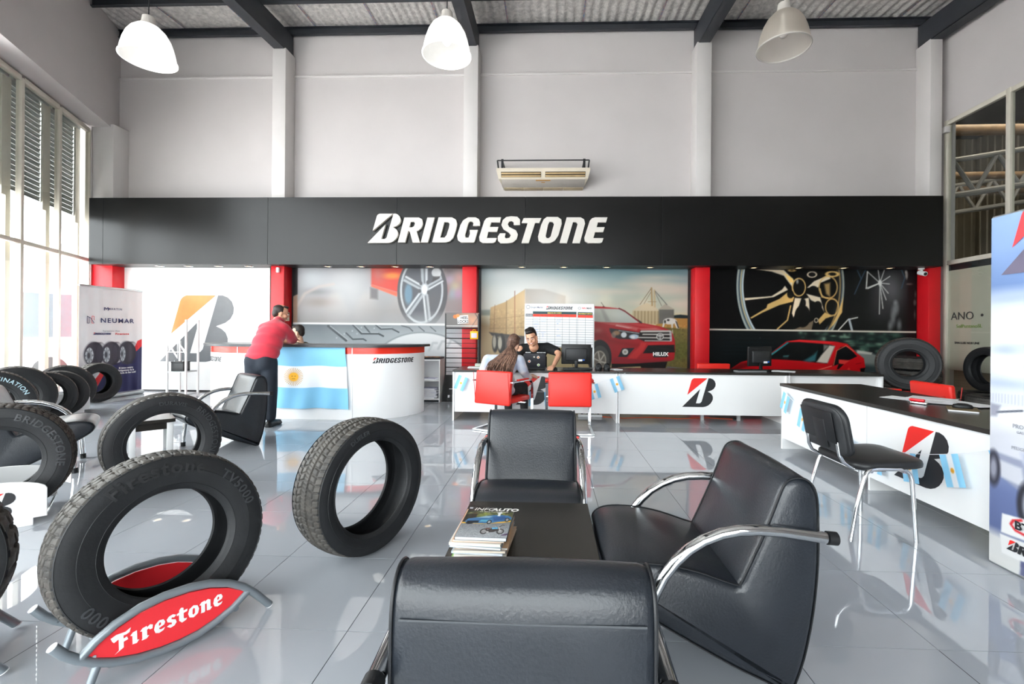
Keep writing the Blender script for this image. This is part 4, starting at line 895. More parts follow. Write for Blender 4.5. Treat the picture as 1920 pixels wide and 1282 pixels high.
# ------------------------------------------------------------------ small fittings on the red columns
t = thing('alarm_sensor', 'small white sensor at the top of the red column by the emblem board', 'sensor', (-5.27, YC, 2.42))
b = MB(); b.box((0, -0.03, 0), (0.055, 0.06, 0.10), 0.012); b.build('housing', M_WHITE, t); b = MB(); b.ell((0, -0.058, -0.012), (0.02, 0.014, 0.028), 14, 10); b.build('lens', M_PAPER, t)
t = thing('light_switch', 'cream light switch on the side of the red column beside the wheel picture', 'switch', (-5.168, 8.73, 1.52))
b = MB(); b.box((0.012, 0, 0), (0.024, 0.10, 0.17), 0.006); b.build('plate', pm('cream_plastic', 'E6DAC0', .45), t); b = MB(); b.box((0.027, 0, 0), (0.008, 0.035, 0.06), 0.003); b.build('rocker', M_PAPER, t)
t = thing('security_camera', 'white dome security camera by the right end red column', 'camera', (6.93, 8.66, 2.5))
b = MB(); b.lathe([(0, 0), (0.05, 0), (0.05, -0.02), (0.03, -0.03), (0, -0.03)], 20); b.build('mount', M_WHITE, t); b = MB(); b.cyl((0, 0, -0.02), (0, -0.03, -0.09), 0.016, seg=12); b.build('neck', M_WHITE, t)
b = MB(); b.cyl((0, 0.05, -0.075), (0, -0.09, -0.115), 0.042, seg=20); b.build('camera_body', M_WHITE, t); b = MB(); b.cyl((0, -0.088, -0.1145), (0, -0.096, -0.117), 0.03, seg=20); b.build('lens', M_BLKPL, t)
# ------------------------------------------------------------------ lounge chairs: leather shell on its heel, chrome tube arms that are also the front legs
M_LEA = pm('black_leather', '20242A', 0.31, var=0.10, vscale=7, bump=0.10, bscale=130, rvar=0.05, spec=0.62)
M_LEA2 = pm('black_leather_piping', '1C1D20', 0.45)
M_STITCH = pm('grey_stitching', '45484C', 0.7)
PROF = [(.085, 0), (.045, .12), (.015, .28), (.0, .45), (0, .60), (.004, .68), (.02, .728), (.05, .752), (.085, .755), (.115, .742), (.135, .71), (.165, .63), (.20, .54), (.24, .45), (.275, .372),
        (.33, .388), (.42, .417), (.52, .437), (.62, .443), (.69, .436), (.73, .415), (.745, .385), (.735, .35), (.70, .315), (.60, .25), (.45, .165), (.30, .085), (.18, .03), (.12, .0)]
PROF = [(x - .37, z) for x, z in PROF]
ARM = [(-.005, .557), (.06, .565), (.14, .575), (.22, .579), (.29, .575), (.35, .562), (.41, .537), (.46, .505), (.505, .462), (.545, .41), (.575, .35), (.597, .28), (.61, .2), (.618, .1), (.622, .03)]
def smooth_closed(pts, sub=3, sharp=()):
    n = len(pts); out = []
    for i in range(n):
        p0, p1, p2, p3 = pts[i - 1], pts[i], pts[(i + 1) % n], pts[(i + 2) % n]
        if i in sharp: p0 = p1
        if (i + 1) % n in sharp: p3 = p2
        for k in range(sub):
            t = k / sub; t2, t3 = t * t, t * t * t
            out.append(tuple(0.5 * ((2 * b_) + (-a + c) * t + (2 * a - 5 * b_ + 4 * c - d) * t2 + (-a + 3 * b_ - 3 * c + d) * t3) for a, b_, c, d in zip(p0, p1, p2, p3)))
    return out
HW = .280
def lounge_parts():
    d = {}
    sp = smooth_closed(PROF, 3, (0, 14, 28)); n = len(sp)
    # lateral sections: full profile pulled in at the sides for a padded rim
    cen = (0.02, .36)
    secs = [(-HW, .030), (-HW + .004, .016), (-HW + .014, .006), (-HW + .032, 0), (-.12, -.004), (0, -.006), (.12, -.004), (HW - .032, 0), (HW - .014, .006), (HW - .004, .016), (HW, .030)]
    # inward offset along polygon normal
    def off(dd):
        r = []
        for i in range(n):
            (xa, za), (xb, zb) = sp[i - 1], sp[(i + 1) % n]; tx, tz = xb - xa, zb - za; L = math.hypot(tx, tz) or 1
            r.append((sp[i][0] + tz / L * dd, max(0.0, sp[i][1] - tx / L * dd)))
        return r
    b = MB(); rings = []
    for y, dd in secs: rings.append([b.bm.verts.new((x, y, z)) for x, z in off(dd)])
    for a, c in zip(rings[:-1], rings[1:]):
        for i in range(n): b.bm.faces.new((a[i], a[(i + 1) % n], c[(i + 1) % n], c[i]))
    b.bm.faces.new(rings[0]); b.bm.faces.new(rings[-1][::-1])
    d['shell'] = b.mesh('shell', M_LEA, 60)
    pip = []
    for s in (-1, 1):
        b = MB(); o = off(.0035); b.tube([(x, s * (HW - .0115), z + .001) for x, z in o], .0038, 6, closed=True); pip.append(b.mesh('piping', M_LEA2, 60))
    d['piping'] = pip
    b = MB(); b.tube([(-.37 - .0005, -HW + .03, .672), (-.37 - .0025, 0, .672), (-.37 - .0005, HW - .03, .672)], .0026, 6); d['back_seam'] = b.mesh('back_seam', M_STITCH, 60)
    arms = []
    for s in (-1, 1):
        b = MB(); yy = s * (HW + .0145); pts = [(x - .37, yy, z) for x, z in ARM]
        b.tube(pts, .0195, 16)
        for t_, z_ in ((.05, .563),): b.cyl((t_ - .37, yy, z_), (t_ - .37, s * (HW - .02), z_), .009, seg=10)
        a = b.mesh('arm', M_CHROME, 60)
        b = MB(); b.cyl((-.01 - .37, yy, .557), (-.042 - .37, yy, .555), .0225, seg=20); cap = b.mesh('end_cap', M_BLKPL, 40)
        b = MB(); b.cyl((.6215 - .37, yy, .045), (.6225 - .37, yy, 0), .0225, seg=20); ft = b.mesh('foot_cap', M_BLKPL, 40)
        arms.append((a, cap, ft))
    d['arms'] = arms
    return d
LP_ = lounge_parts()
def lounge(x, y, deg, label):
    t = thing('lounge_chair', label, 'armchair', (x, y, 0), math.radians(deg), 'black leather lounge chairs')
    link('shell', LP_['shell'], t); link('back_seam', LP_['back_seam'], t)
    for p in LP_['piping']: link('piping', p, t)
    for a, c, f_ in LP_['arms']:
        o = link('arm', a, t); link('end_cap', c, o); link('foot_cap', f_, o)
    return t
lounge(-.05, .905 + .37, 90, 'black leather lounge chair nearest the viewer, its back turned to us')
lounge(.953 - .37, 1.885, 180, 'black leather lounge chair side-on at the right of the coffee table')
lounge(-.103, 2.975 - .37, -90, 'black leather lounge chair facing us across the coffee table')
lounge(-3.535, 4.743, 233, 'black leather lounge chair in front of the reception counter and flag')
lounge(-4.50, 3.838, 42, 'black leather lounge chair half hidden behind the tyre with the white stand')

# ------------------------------------------------------------------ coffee tables
def coffee_table(x, y, deg, sx, sy, h, label, legm):
    t = thing('coffee_table', label, 'table', (x, y, 0), math.radians(deg), 'low coffee tables')
    b = MB(); b.bounds(-sx / 2, sx / 2, -sy / 2, sy / 2, h - .035, h, .003, 1); b.build('table_top', M_BLKTOP, t)
    for a in (-1, 1):
        for c in (-1, 1):
            b = MB(); b.box((a * (sx / 2 - .04), c * (sy / 2 - .04), (h - .035) / 2), (.05, .05, h - .035), .004); b.build('leg', legm, t)
    b = MB(); b.bounds(-sx / 2 + .06, sx / 2 - .06, -sy / 2 + .03, -sy / 2 + .05, h - .10, h - .035); b.bounds(-sx / 2 + .06, sx / 2 - .06, sy / 2 - .05, sy / 2 - .03, h - .10, h - .035); b.build('apron', M_BLKTOP, t, smooth=0)
    return t
coffee_table(-.093, 1.940, 0, .578, .565, .42, 'square black coffee table with a pile of magazines', M_BLKTOP)
coffee_table(-3.985, 4.383, 45, .36, .52, .38, 'low black table with white legs between the two far lounge chairs', M_WHITE)

# ------------------------------------------------------------------ magazines
MAGC = ['E9E6E0', 'DCE3E6', 'F0E9DC', 'D9DDE2', 'EFE2CF', 'D5E0E4', 'E8E4DC', 'E3E8D2', 'E6DDD2', 'DDE2E8', 'F0EEE8']
MC = (-.243, 1.775)
RM = random.Random(2); z = .4202
for k in range(10):
    th = [.011, .007, .008, .008, .008, .007, .008, .010, .008, .013][k]
    last = k == 9
    dxm, dym, rm = (0.004, 0.0, -.03) if last else (RM.uniform(-.014, .006), RM.uniform(-.012, .008), RM.uniform(-.10, .06))
    t = thing('magazine', ('topmost magazine of the pile, its cover showing a blue car and a motorcycle' if last else 'thick pale magazine, number %s from the bottom of the pile on the coffee table' % ['one', 'two', 'three', 'four', 'five', 'six', 'seven', 'eight', 'nine'][k]), 'magazine', (MC[0] + dxm, MC[1] + dym, z), rm, 'magazines in the pile on the coffee table')
    mp = pm('page_block_%d' % k, MAGC[k], .75, var=.06, vscale=40); mc = pm('magazine_cover_%d' % k, ['C9A98C', '8FB26A', 'D8D4CC', 'B9C4CC', 'CFC8C0', 'D9B48E', '9AA6B4', 'E0DCD4', 'CFA888', '2A2A2C'][k], .3)
    W, H_ = .190, .285
    b = MB(); b.bounds(-W / 2, W / 2 - .002, -H_ / 2 + .002, H_ / 2 - .002, .0008, th - .0008); b.build('pages', mp, t, smooth=0)
    b = MB(); b.bounds(-W / 2, W / 2, -H_ / 2, H_ / 2, 0, .0008); b.bounds(-W / 2 - .001, -W / 2, -H_ / 2, H_ / 2, 0, th); b.bounds(-W / 2, W / 2, -H_ / 2, H_ / 2, th - .0008, th); b.build('cover', mc, t, smooth=0)
    z += th + .0003
    if last:
        P = Paint(0, 0, 1080, 700, 150, 130, (40, 40, 42))
        P.vgrad([(0, (38, 36, 36)), (110, (44, 42, 40)), (130, (70, 76, 56)), (230, (110, 116, 72)), (300, (90, 92, 60)), (400, (120, 124, 128)), (700, (166, 170, 174))])
        for k2 in range(60): P.blob((RS.uniform(0, 1080), RS.uniform(120, 240)), (RS.uniform(20, 60), RS.uniform(10, 25)), RS.choice([(150, 164, 70), (60, 62, 40), (190, 190, 120), (36, 34, 30), (120, 80, 50)]), .5)
        P.poly([(0, 200), (260, 190), (260, 330), (0, 390)], (34, 32, 30), .8, 12).poly([(0, 395), (500, 400), (900, 360), (1080, 330), (1080, 350), (880, 385), (480, 420), (0, 418)], (238, 178, 40), 1, 3)
        P.poly([(60, 360), (100, 310), (270, 280), (460, 240), (640, 210), (760, 200), (980, 210), (1060, 240), (1080, 290), (1000, 330), (700, 390), (520, 410), (130, 410), (60, 390)], (58, 110, 156), 1, 4).poly([(280, 285), (480, 235), (640, 240), (560, 280)], (150, 180, 196), .9, 6).poly([(400, 330), (640, 320), (560, 370), (380, 370)], (96, 176, 196), .8, 8).poly([(640, 260), (900, 230), (1000, 290), (700, 350)], (34, 74, 130), .8, 10).poly([(90, 360), (360, 350), (360, 400), (120, 405)], (24, 26, 30), .8, 8)
        for c in ((600, 375), (985, 310)): P.ell(c, (52, 48), (26, 26, 28), soft=3).ell(c, (32, 30), (150, 154, 158), soft=3)
        P.ell((170, 410), (80, 24), (20, 20, 22), .9, 6).poly([(700, 150), (800, 130), (850, 150), (800, 170), (800, 230), (740, 230), (740, 170)], (236, 236, 238), .95, 3)
        for c in ((560, 580), (910, 570)): P.ell(c, (78, 56), (44, 40, 38), soft=3).ell(c, (54, 38), (150, 150, 150), soft=3)
        P.poly([(600, 560), (720, 500), (820, 500), (880, 540), (760, 590), (640, 600)], (64, 58, 56), 1, 5).poly([(700, 500), (820, 480), (840, 520), (720, 530)], (88, 160, 196), 1, 4).poly([(580, 510), (680, 500), (660, 530), (580, 530)], (104, 62, 50), 1, 4).line([(840, 500), (920, 430), (960, 440)], 14, (44, 42, 42), 1, 3).line([(850, 480), (910, 570)], 14, (230, 230, 230), .9, 3).ell((640, 590), (30, 18), (220, 220, 220), .8, 5)
        P.poly([(960, 640), (1080, 600), (1080, 640), (960, 655)], (60, 30, 70), .9, 4).poly([(10, 30), (90, 30), (90, 62), (10, 62)], (216, 218, 226))
        P.noise(.05, 0, 420, 1080, 700, 3)
        P.sheet('cover_print', M_PRINT, t, lambda u, v: (-W / 2 + W * u, H_ / 2 - H_ * v, th + .0006))
        M_WP = pm('white_print', 'F2F0EC', .5)
        put('cover_title', text_mesh('INFO', .038, .0001, shear=.2, space=1.0, xs=1.0), M_WP, t, frame((-.028, .112, th + .001), (1, 0, 0), (0, 1, 0)))
        put('cover_title', text_mesh('AUTO', .038, .0001, bold=.0012, shear=.2, space=1.0, xs=1.05), M_WP, t, frame((.057, .112, th + .001), (1, 0, 0), (0, 1, 0)))
        put('cover_title', text_mesh('LA GUIA AUTOMOTRIZ', .0095, .0001, shear=.2, space=1.2), M_WP, t, frame((.015, .088, th + .001), (1, 0, 0), (0, 1, 0)))

# ------------------------------------------------------------------ reception counter with rounded ends
counter = thing('reception_counter', 'curved white reception counter with black top and red band', 'counter', (-3.585, 6.65, 0))
def cpath(off=0.0, n=14, full=True):
    """front line of the counter from the window end to the other, offset outwards; local coordinates"""
    R = .8 + off; pts = []
    for k in range(n + 1):
        a = PI + (PI / 2) * k / n; pts.append((-.825 + R * math.cos(a), .4 + R * math.sin(a)))
    for k in range(n + 1):
        a = 1.5 * PI + (PI / 2) * k / n; pts.append((.825 + R * math.cos(a), .4 + R * math.sin(a)))
    return pts
def cwall(z0, z1, i0, i1, th, off=0.0, name='front_panel', m=M_WHITE, n=14):
    o = cpath(off, n)[i0:i1 + 1]; q = cpath(off - th, n)[i0:i1 + 1]; k = len(o)
    v = [(x, y, z0) for x, y in o] + [(x, y, z1) for x, y in o] + [(x, y, z0) for x, y in q] + [(x, y, z1) for x, y in q]
    f = []
    for i in range(k - 1): f += [(i, i + 1, k + i + 1, k + i), (2 * k + i + 1, 2 * k + i, 3 * k + i, 3 * k + i + 1), (k + i, k + i + 1, 3 * k + i + 1, 3 * k + i), (i + 1, i, 2 * k + i, 2 * k + i + 1)]
    f += [(0, k, 3 * k, 2 * k), (k - 1, 3 * k - 1, 4 * k - 1, 2 * k - 1)]
    b = MB(); b.raw(v, f); return b.build(name, m, counter, 30)
NC = 14
for i0, i1 in ((0, NC), (NC, NC + 1), (NC + 1, 2 * NC + 1)):
    cwall(0, .925, i0, i1, .03); cwall(.925, 1.02, i0, i1, .03, .001, 'red_band', pm('red_band_gloss', 'E8321E', .22, var=.03))
for i in (NC, NC + 1):
    x, y = cpath(.0)[i]; b = MB(); b.box((x, y - .002, .51), (.012, .01, 1.02)); b.build('joint_strip', M_WHITE, counter, smooth=0)
b = MB(); o = cpath(.09); k = len(o); q = [(.825 + .34, .4), (-.825 - .34, .4)]
o2 = o + [(.825 + .30, .4), (.825 + .30, .30), (.5, .18), (-.5, .18), (-.825 - .30, .30), (-.825 - .30, .4)]
b.prism([(x, y) for x, y in o2], 0, .035, mat=Matrix(((1, 0, 0, 0), (0, 0, 1, 0), (0, 1, 0, 1.02), (0, 0, 0, 1)))); b.build('counter_top', pm('charcoal_counter_top', '33363A', .3, var=.06), counter, 30)
b = MB(); b.bounds(-1.0, 1.0, .0, .55, .70, .74); b.build('work_shelf', M_WHITE, counter, smooth=0)
# word marks wrap around the rounded ends
def wrap_word(cx, side):
    for me, mm in zip(wordmark_mesh(.080, .0006), (M_LOGOK, M_LOGOR)):
        R = .8012
        for v in me.vertices:
            s_ = v.co.x - WORD_W * .080 / 2; a = 1.5 * PI + side * .74 + s_ / R
            zz = v.co.z; v.co = (cx + (R + zz) * math.cos(a), .4 + (R + zz) * math.sin(a), .795 + v.co.y)
        me.materials.clear(); me.materials.append(mm); shade(me, 30); link('word_mark', me, counter)
wrap_word(.825, 1); wrap_word(-.825, -1)

# flag hanging on the counter front
flag = thing('national_flag', 'sky blue and white flag with a sun, hung on the counter front', 'flag', (-3.40, 6.235, .16))
P = Paint(0, 0, 150, 118, 330, 260, (236, 240, 246))
SKY = (134, 200, 236)
P.poly([(-1, -1), (151, -1), (151, 38), (-1, 38)], SKY).poly([(-1, 79), (151, 79), (151, 119), (-1, 119)], SKY)
for a_ in range(32):
    an = a_ * PI / 16; P.line([(55 + 8 * math.cos(an), 58 + 8 * math.sin(an)), (55 + 16.5 * math.cos(an), 58 + 16.5 * math.sin(an))], 1.0, (214, 160, 74))
P.ell((55, 58), (8, 8), (244, 176, 40)).ell((55, 58), (7, 7), (250, 190, 60), .6, 2)
for c in ((52.5, 56.5), (57.5, 56.5)): P.ell(c, (1.1, .7), (150, 96, 30))
P.line([(52.5, 61.5), (57.5, 61.5)], .8, (150, 96, 30))
P.sheet('cloth', pm('flag_cloth', 'FFFFFF', .75, attr='print', var=.02), flag, lambda u, v: (-.62 + (1.17 + .06 * v) * u, -.012 - .012 * math.sin(u * 23 + v * 3) * v - .006 * math.sin(u * 9 - 2 * v) - .006 * math.sin(v * 14), .875 * (1 - v) + .006 * math.sin(u * 12)))
b = MB(); b.tube([(-.62, -.012, .876), (.0, -.014, .879), (.55, -.012, .876)], .003, 6); b.build('hem', M_PAPER, flag)

# ------------------------------------------------------------------ desks
M_PULL = pm('grey_leg', 'C9CBCC', .4)
def desk(x0, x1, yf, depth, h, label, emb=None, front_in=0.02, group='white office desks with black tops', legs=()):
    """front faces -Y"""
    t = thing('office_desk', label, 'desk', ((x0 + x1) / 2, yf, 0), 0, group); W = x1 - x0
    b = MB(); b.bounds(-W / 2, W / 2, -.012, depth, h - .028, h, .002, 1); b.build('desk_top', M_BLKTOP, t)
    b = MB(); b.bounds(-W / 2 + .02, W / 2 - .02, front_in, front_in + .02, .125, h - .028); b.build('front_panel', M_WHITE, t, smooth=0)
    for s in (-1, 1):
        b = MB(); b.bounds(s * (W / 2 - .001), s * (W / 2 - .022), .002, depth - .02, 0, h - .028); b.build('side_panel', M_WHITE, t, smooth=0)
    if emb: emblem(t, frame((emb[0], front_in - .001, emb[1]), (1, 0, 0), (0, 0, 1)), emb[2])
    for lxp in legs:
        b = MB(); b.bounds(lxp - .02, lxp + .02, depth * .4, depth * .4 + .04, 0, .14); b.build('inner_leg', M_PULL, t, smooth=0)
    return t
DH = .715
dk1 = desk(-1.352, .962, 6.31, .72, DH, 'long white desk with the seated visitor and bunting', (-.265, .235, .40))
dk2 = desk(.968, 3.28, 6.31, .72, DH, 'long white desk with the emblem and one monitor', (-.27, .235, .40), legs=(.1, .62))
dk3 = desk(3.29, 4.56, 6.31, .72, DH, 'short white desk under the red saloon picture', None, .06)
# desk to the right, its front faces -X
dk4 = thing('office_desk', 'white desk side-on at the right, with papers and bunting', 'desk', (2.56, 3.75, 0), -PI / 2, 'white office desks with black tops')
W4 = 2.62; D4 = .86
b = MB(); b.bounds(-W4 / 2 - .01, W4 / 2 + .01, -.012, D4, DH - .03, DH, .002, 1); b.build('desk_top', M_BLKTOP, dk4)
for x0, x1 in ((-W4 / 2 + .02, -.004), (.004, W4 / 2 - .02)):
    b = MB(); b.bounds(x0, x1, .02, .04, .115, DH - .03); b.build('front_panel', M_WHITE, dk4, smooth=0)
for x in (-W4 / 2 + .012, 0, W4 / 2 - .012):
    b = MB(); b.bounds(x - .011, x + .011, .041 if x == 0 else .002, D4 - .03, 0, DH - .03); b.build('side_panel', M_WHITE, dk4, smooth=0)
emblem(dk4, frame((.295, .019, .215), (1, 0, 0), (0, 0, 1)), .40)

# ------------------------------------------------------------------ red visitor chairs on flat chrome bars
M_REDL = pm('red_leather', 'E32A20', .38, var=.04, vscale=6, bump=.05, bscale=120)
def red_chair(x, y, deg, label, lift=0.0):
    """faces local +Y; origin on the floor under the seat centre"""
    t = thing('visitor_armchair', label, 'armchair', (x, y, 0), math.radians(deg), 'red visitor chairs')
    b = MB(); b.box((0, .02, .395), (.50, .47, .065), .022, 3); b.build('seat', M_REDL, t, 60)
    b = MB(); b.box((0, -.245, .555), (.53, .06, .42), .022, 3, rot=(math.radians(-6), 0, 0)); bk = b.build('backrest', M_REDL, t, 60)
    b = MB()
    for s in (-1, 1): b.tube([(s * .258, -.278 + .006, .365), (s * .258, -.2945, .555), (s * .258, -.315, .745)], .004, 6)
    b.build('piping', pm('dark_red_piping', 'B81A14', .4), bk)
    for s in (-1, 1):
        b = MB(); xx = s * .285
        pts = [(xx, -.27, .635), (xx, .10, .635), (xx, .19, .625), (xx, .235, .59), (xx, .245, .53), (xx, .245, .08), (xx, .235, .03), (xx, .20, .012), (xx, -.27, .012)]
        b.tube(pts, 0.01, flat=(.035, .012)); b.build('side_bar', M_CHROME, t, 40)
        b = MB(); b.box((xx, 0.0, .652), (.04, .26, .022), .008); b.build('arm_pad', M_REDL, t)
    b = MB(); b.box((0, -.27, .012), (.57, .035, .012)); b.build('floor_bar', M_CHROME, t, smooth=0)
    b = MB(); b.box((0, .06, .355), (.58, .035, .012)); b.build('cross_bar', M_CHROME, t, smooth=0)
    return t
red_chair(.262, 5.79, 0, 'empty red visitor chair with chrome arms before the bunting desk')
red_chair(-.58, 5.86, -27, 'red visitor chair in which the long-haired visitor sits')
rc3 = red_chair(2.70, 7.30, 178, 'red office chair behind the desk with the emblem, beside the monitor')
rc4 = red_chair(3.74, 4.83, 88, 'red office chair behind the desk with the papers')

# ------------------------------------------------------------------ black stacking chair with chrome tube legs
M_VIN = pm('black_vinyl', '1D1E20', .42, var=.08, bump=.06, bscale=150)
vc = thing('stacking_chair', 'black padded stacking chair with chrome tube legs at the right desk', 'chair', (2.05, 3.06, 0), 0)     # faces +X
def rrect(w, h, r, n=6, top_r=None):
    pts = []
    for cx_, cy_, a0, rr in ((w / 2, h / 2, 0, top_r or r), (-w / 2, h / 2, PI / 2, top_r or r), (-w / 2, -h / 2, PI, r), (w / 2, -h / 2, 1.5 * PI, r)):
        sx, sy = (1 if cx_ > 0 else -1), (1 if cy_ > 0 else -1)
        for k in range(n + 1):
            a = a0 + PI / 2 * k / n; pts.append((cx_ - sx * rr + rr * math.cos(a), cy_ - sy * rr + rr * math.sin(a)))
    return pts
def pad(name, w, h, r, th, bulge, parent, m, mat, top_r=None, curve=0.0):
    """upholstered pad: rounded rectangle in local XY, thickness along Z"""
    b = MB(); o = rrect(w, h, r, 6, top_r); n = len(o); rings = []
    for s, z in ((.94, -th / 2), (.99, -th * .35), (1.0, 0), (.985, th * .3), (.93, th * .5), (.75, th * .5 + bulge * .6), (.45, th * .5 + bulge), (.15, th * .5 + bulge)):
        rings.append([b.bm.verts.new((x * s, y * s, z + curve * (x * s) ** 2)) for x, y in o])
    for a, c in zip(rings[:-1], rings[1:]):
        for i in range(n): b.bm.faces.new((a[i], a[(i + 1) % n], c[(i + 1) % n], c[i]))
    b.bm.faces.new(rings[0][::-1]); b.bm.faces.new(rings[-1])
    b._xf(list(b.bm.verts), mat); return b.build(name, m, parent, 60)
pad('seat', .44, .47, .09, .05, .012, vc, M_VIN, Matrix.Translation((.06, 0, .455)) @ Matrix.Rotation(math.radians(-3), 4, 'Y'))
mb_ = Matrix.Translation((-.225, 0, .655)) @ Matrix.Rotation(math.radians(-11), 4, 'Y') @ frame((0, 0, 0), (0, 1, 0), (0, 0, 1))
bk = pad('backrest', .47, .32, .05, .045, .012, vc, M_VIN, mb_, .10, curve=.35)
ml = mb_ @ Matrix.Translation((0, 0, -.024)) @ Matrix.Rotation(PI, 4, 'Y')
pad('back_shell', .445, .30, .05, .012, .003, bk, M_DKPL, ml, .09, curve=-.35)
b = MB(); b.box((0, .02, .0), (.34, .20, .004), .02, mat=ml @ Matrix.Translation((0, 0, .012))); b.box((0, -.01, 0), (.12, .19, .008), .01, mat=ml @ Matrix.Translation((.02, -.02, .013))); b.build('back_relief', M_BLKPL, bk)
for s in (-1, 1):
    yy = s * .235
    b = MB(); b.tube([(-.205, yy + s * .012, .0), (-.165, yy, .20), (-.115, yy - s * .005, .38), (-.098, yy - s * .008, .415), (-.07, yy - s * .01, .43), (-.03, yy - s * .01, .436), (.10, yy - s * .01, .436), (.135, yy - s * .01, .43), (.158, yy - s * .008, .41), (.168, yy - s * .004, .375), (.178, yy, .2), (.186, yy + s * .01, 0)], .0125, 12); b.build('leg_frame', M_CHROME, vc, 60)
    b = MB(); b.tube([(-.235, s * .16, .58), (-.225, s * .165, .50), (-.20, s * .17, .455), (-.15, s * .172, .425), (-.06, s * .172, .415), (.05, s * .172, .415)], .011, 10); b.build('back_support', M_CHROME, vc, 60)
b = MB(); b.cyl((-.07, -.23, .42), (-.07, .23, .42), .010, seg=10); b.cyl((.13, -.23, .42), (.13, .23, .42), .010, seg=10); b.build('cross_tube', M_CHROME, vc)
# ------------------------------------------------------------------ tyres: moulded carcass, cut tread, raised sidewall lettering
M_RUB = pm('tyre_rubber', '242527', 0.50, spec=0.4, var=0.16, vscale=9, rvar=0.06, bump=0.05, bscale=90)
M_TRD = pm('tread_rubber', '514D48', 0.62, var=0.2, vscale=14, col2='383634', bump=0.08, bscale=140)
M_TRDB = pm('brown_dusty_tread', '463D36', 0.68, var=0.2, vscale=9, col2='2C2826', bump=0.08, bscale=140)
M_LETT = pm('sidewall_lettering', '3C3D40', 0.42, var=0.08); M_LETD = pm('dull_sidewall_lettering', '242426', 0.7, var=0.08); M_LETW = pm('outlined_white_lettering', 'B8D4DE', 0.5)
M_LINER = pm('inner_liner', '18191A', 0.5, var=0.2, vscale=30, bump=0.3, bscale=70)
def sst(x): x = np.clip(x, 0, 1); return x * x * (3 - 2 * x)
def groove(x, w, e): return 1 - sst((np.abs(x) - w / 2) / e)
def tread_depth(kind, th, v, R):
    """0..1 groove depth; th angle array, v in -1..1 across the tread"""
    s = th * R; g = np.zeros_like(s)
    if kind == 'highway':
        for c in (-.62, -.22, .22, .62): g = np.maximum(g, groove(v - c, .075, .035))
        p = 2 * PI * R / 64
        for lo, hi, sl in ((-.62, -.22, .9), (.22, .62, -.9)):
            q = ((s + v * sl * .035) / p) % 1 - .5; g = np.maximum(g, groove(q, .16, .12) * ((v > lo) & (v < hi)) * .85)
        q = ((s + v * .03) / (p * .5)) % 1 - .5; g = np.maximum(g, groove(q, .12, .12) * (np.abs(v) < .22) * .4)
        q = ((s + np.abs(v) * .02) / p) % 1 - .5; g = np.maximum(g, groove(q, .13, .12) * (np.abs(v) > .68) * .8)
    elif kind == 'allterrain':
        p = 2 * PI * R / 62; tri = np.abs(((s / p) % 1) - .5) * 4 - 1
        for c in (-.56, -.19, .19, .56): g = np.maximum(g, groove(v - c - .035 * tri, .06, .03))
        for lo, hi, ph in ((-.56, -.19, 0), (-.19, .19, .5), (.19, .56, .25)):
            q = ((s - v * .03) / p + ph) % 1 - .5; g = np.maximum(g, groove(q, .12, .10) * ((v > lo) & (v < hi)) * .7)
        q = ((s + np.abs(v) * .012) / p) % 1 - .5; g = np.maximum(g, groove(q, .16, .10) * (np.abs(v) > .60) * .75)
        q = (s / p + .5) % 1 - .5; g = np.maximum(g, groove(q, .07, .08) * (np.abs(v) > .66) * (np.abs(v) < .95) * .4)
    elif kind == 'lug':
        zz = .10 * np.sign(np.sin(s / (2 * PI * R / 30) * 2 * PI + .5))
        for c in (-.30, .30): g = np.maximum(g, groove(v - c - zz, .14, .05))
        p = 2 * PI * R / 30
        q = ((s + np.abs(v) * .03) / p) % 1 - .5; g = np.maximum(g, groove(q, .26, .10) * (np.abs(v) > .34))
        q = ((s - v * .05) / p + .3) % 1 - .5; g = np.maximum(g, groove(q, .2, .1) * (np.abs(v) < .36))
    else:
        for c in (-.6, -.2, .2, .6): g = np.maximum(g, groove(v - c, .09, .05))
        p = 2 * PI * R / 52; q = (s / p) % 1 - .5; g = np.maximum(g, groove(q, .16, .14) * (np.abs(v) > .62) * .8)
    return np.clip(g, 0, 1)
TCACHE = {}
def side_y(R, r, w, rad):
    """axial half-width of the carcass at a radius (outer surface)"""
    t = (rad - r) / (R - r)
    return np.interp(t, [0, .06, .15, .35, .6, .8, .92, 1.0], [.40 * w, .425 * w, .455 * w, .492 * w, .50 * w, .475 * w, .44 * w, .40 * w])
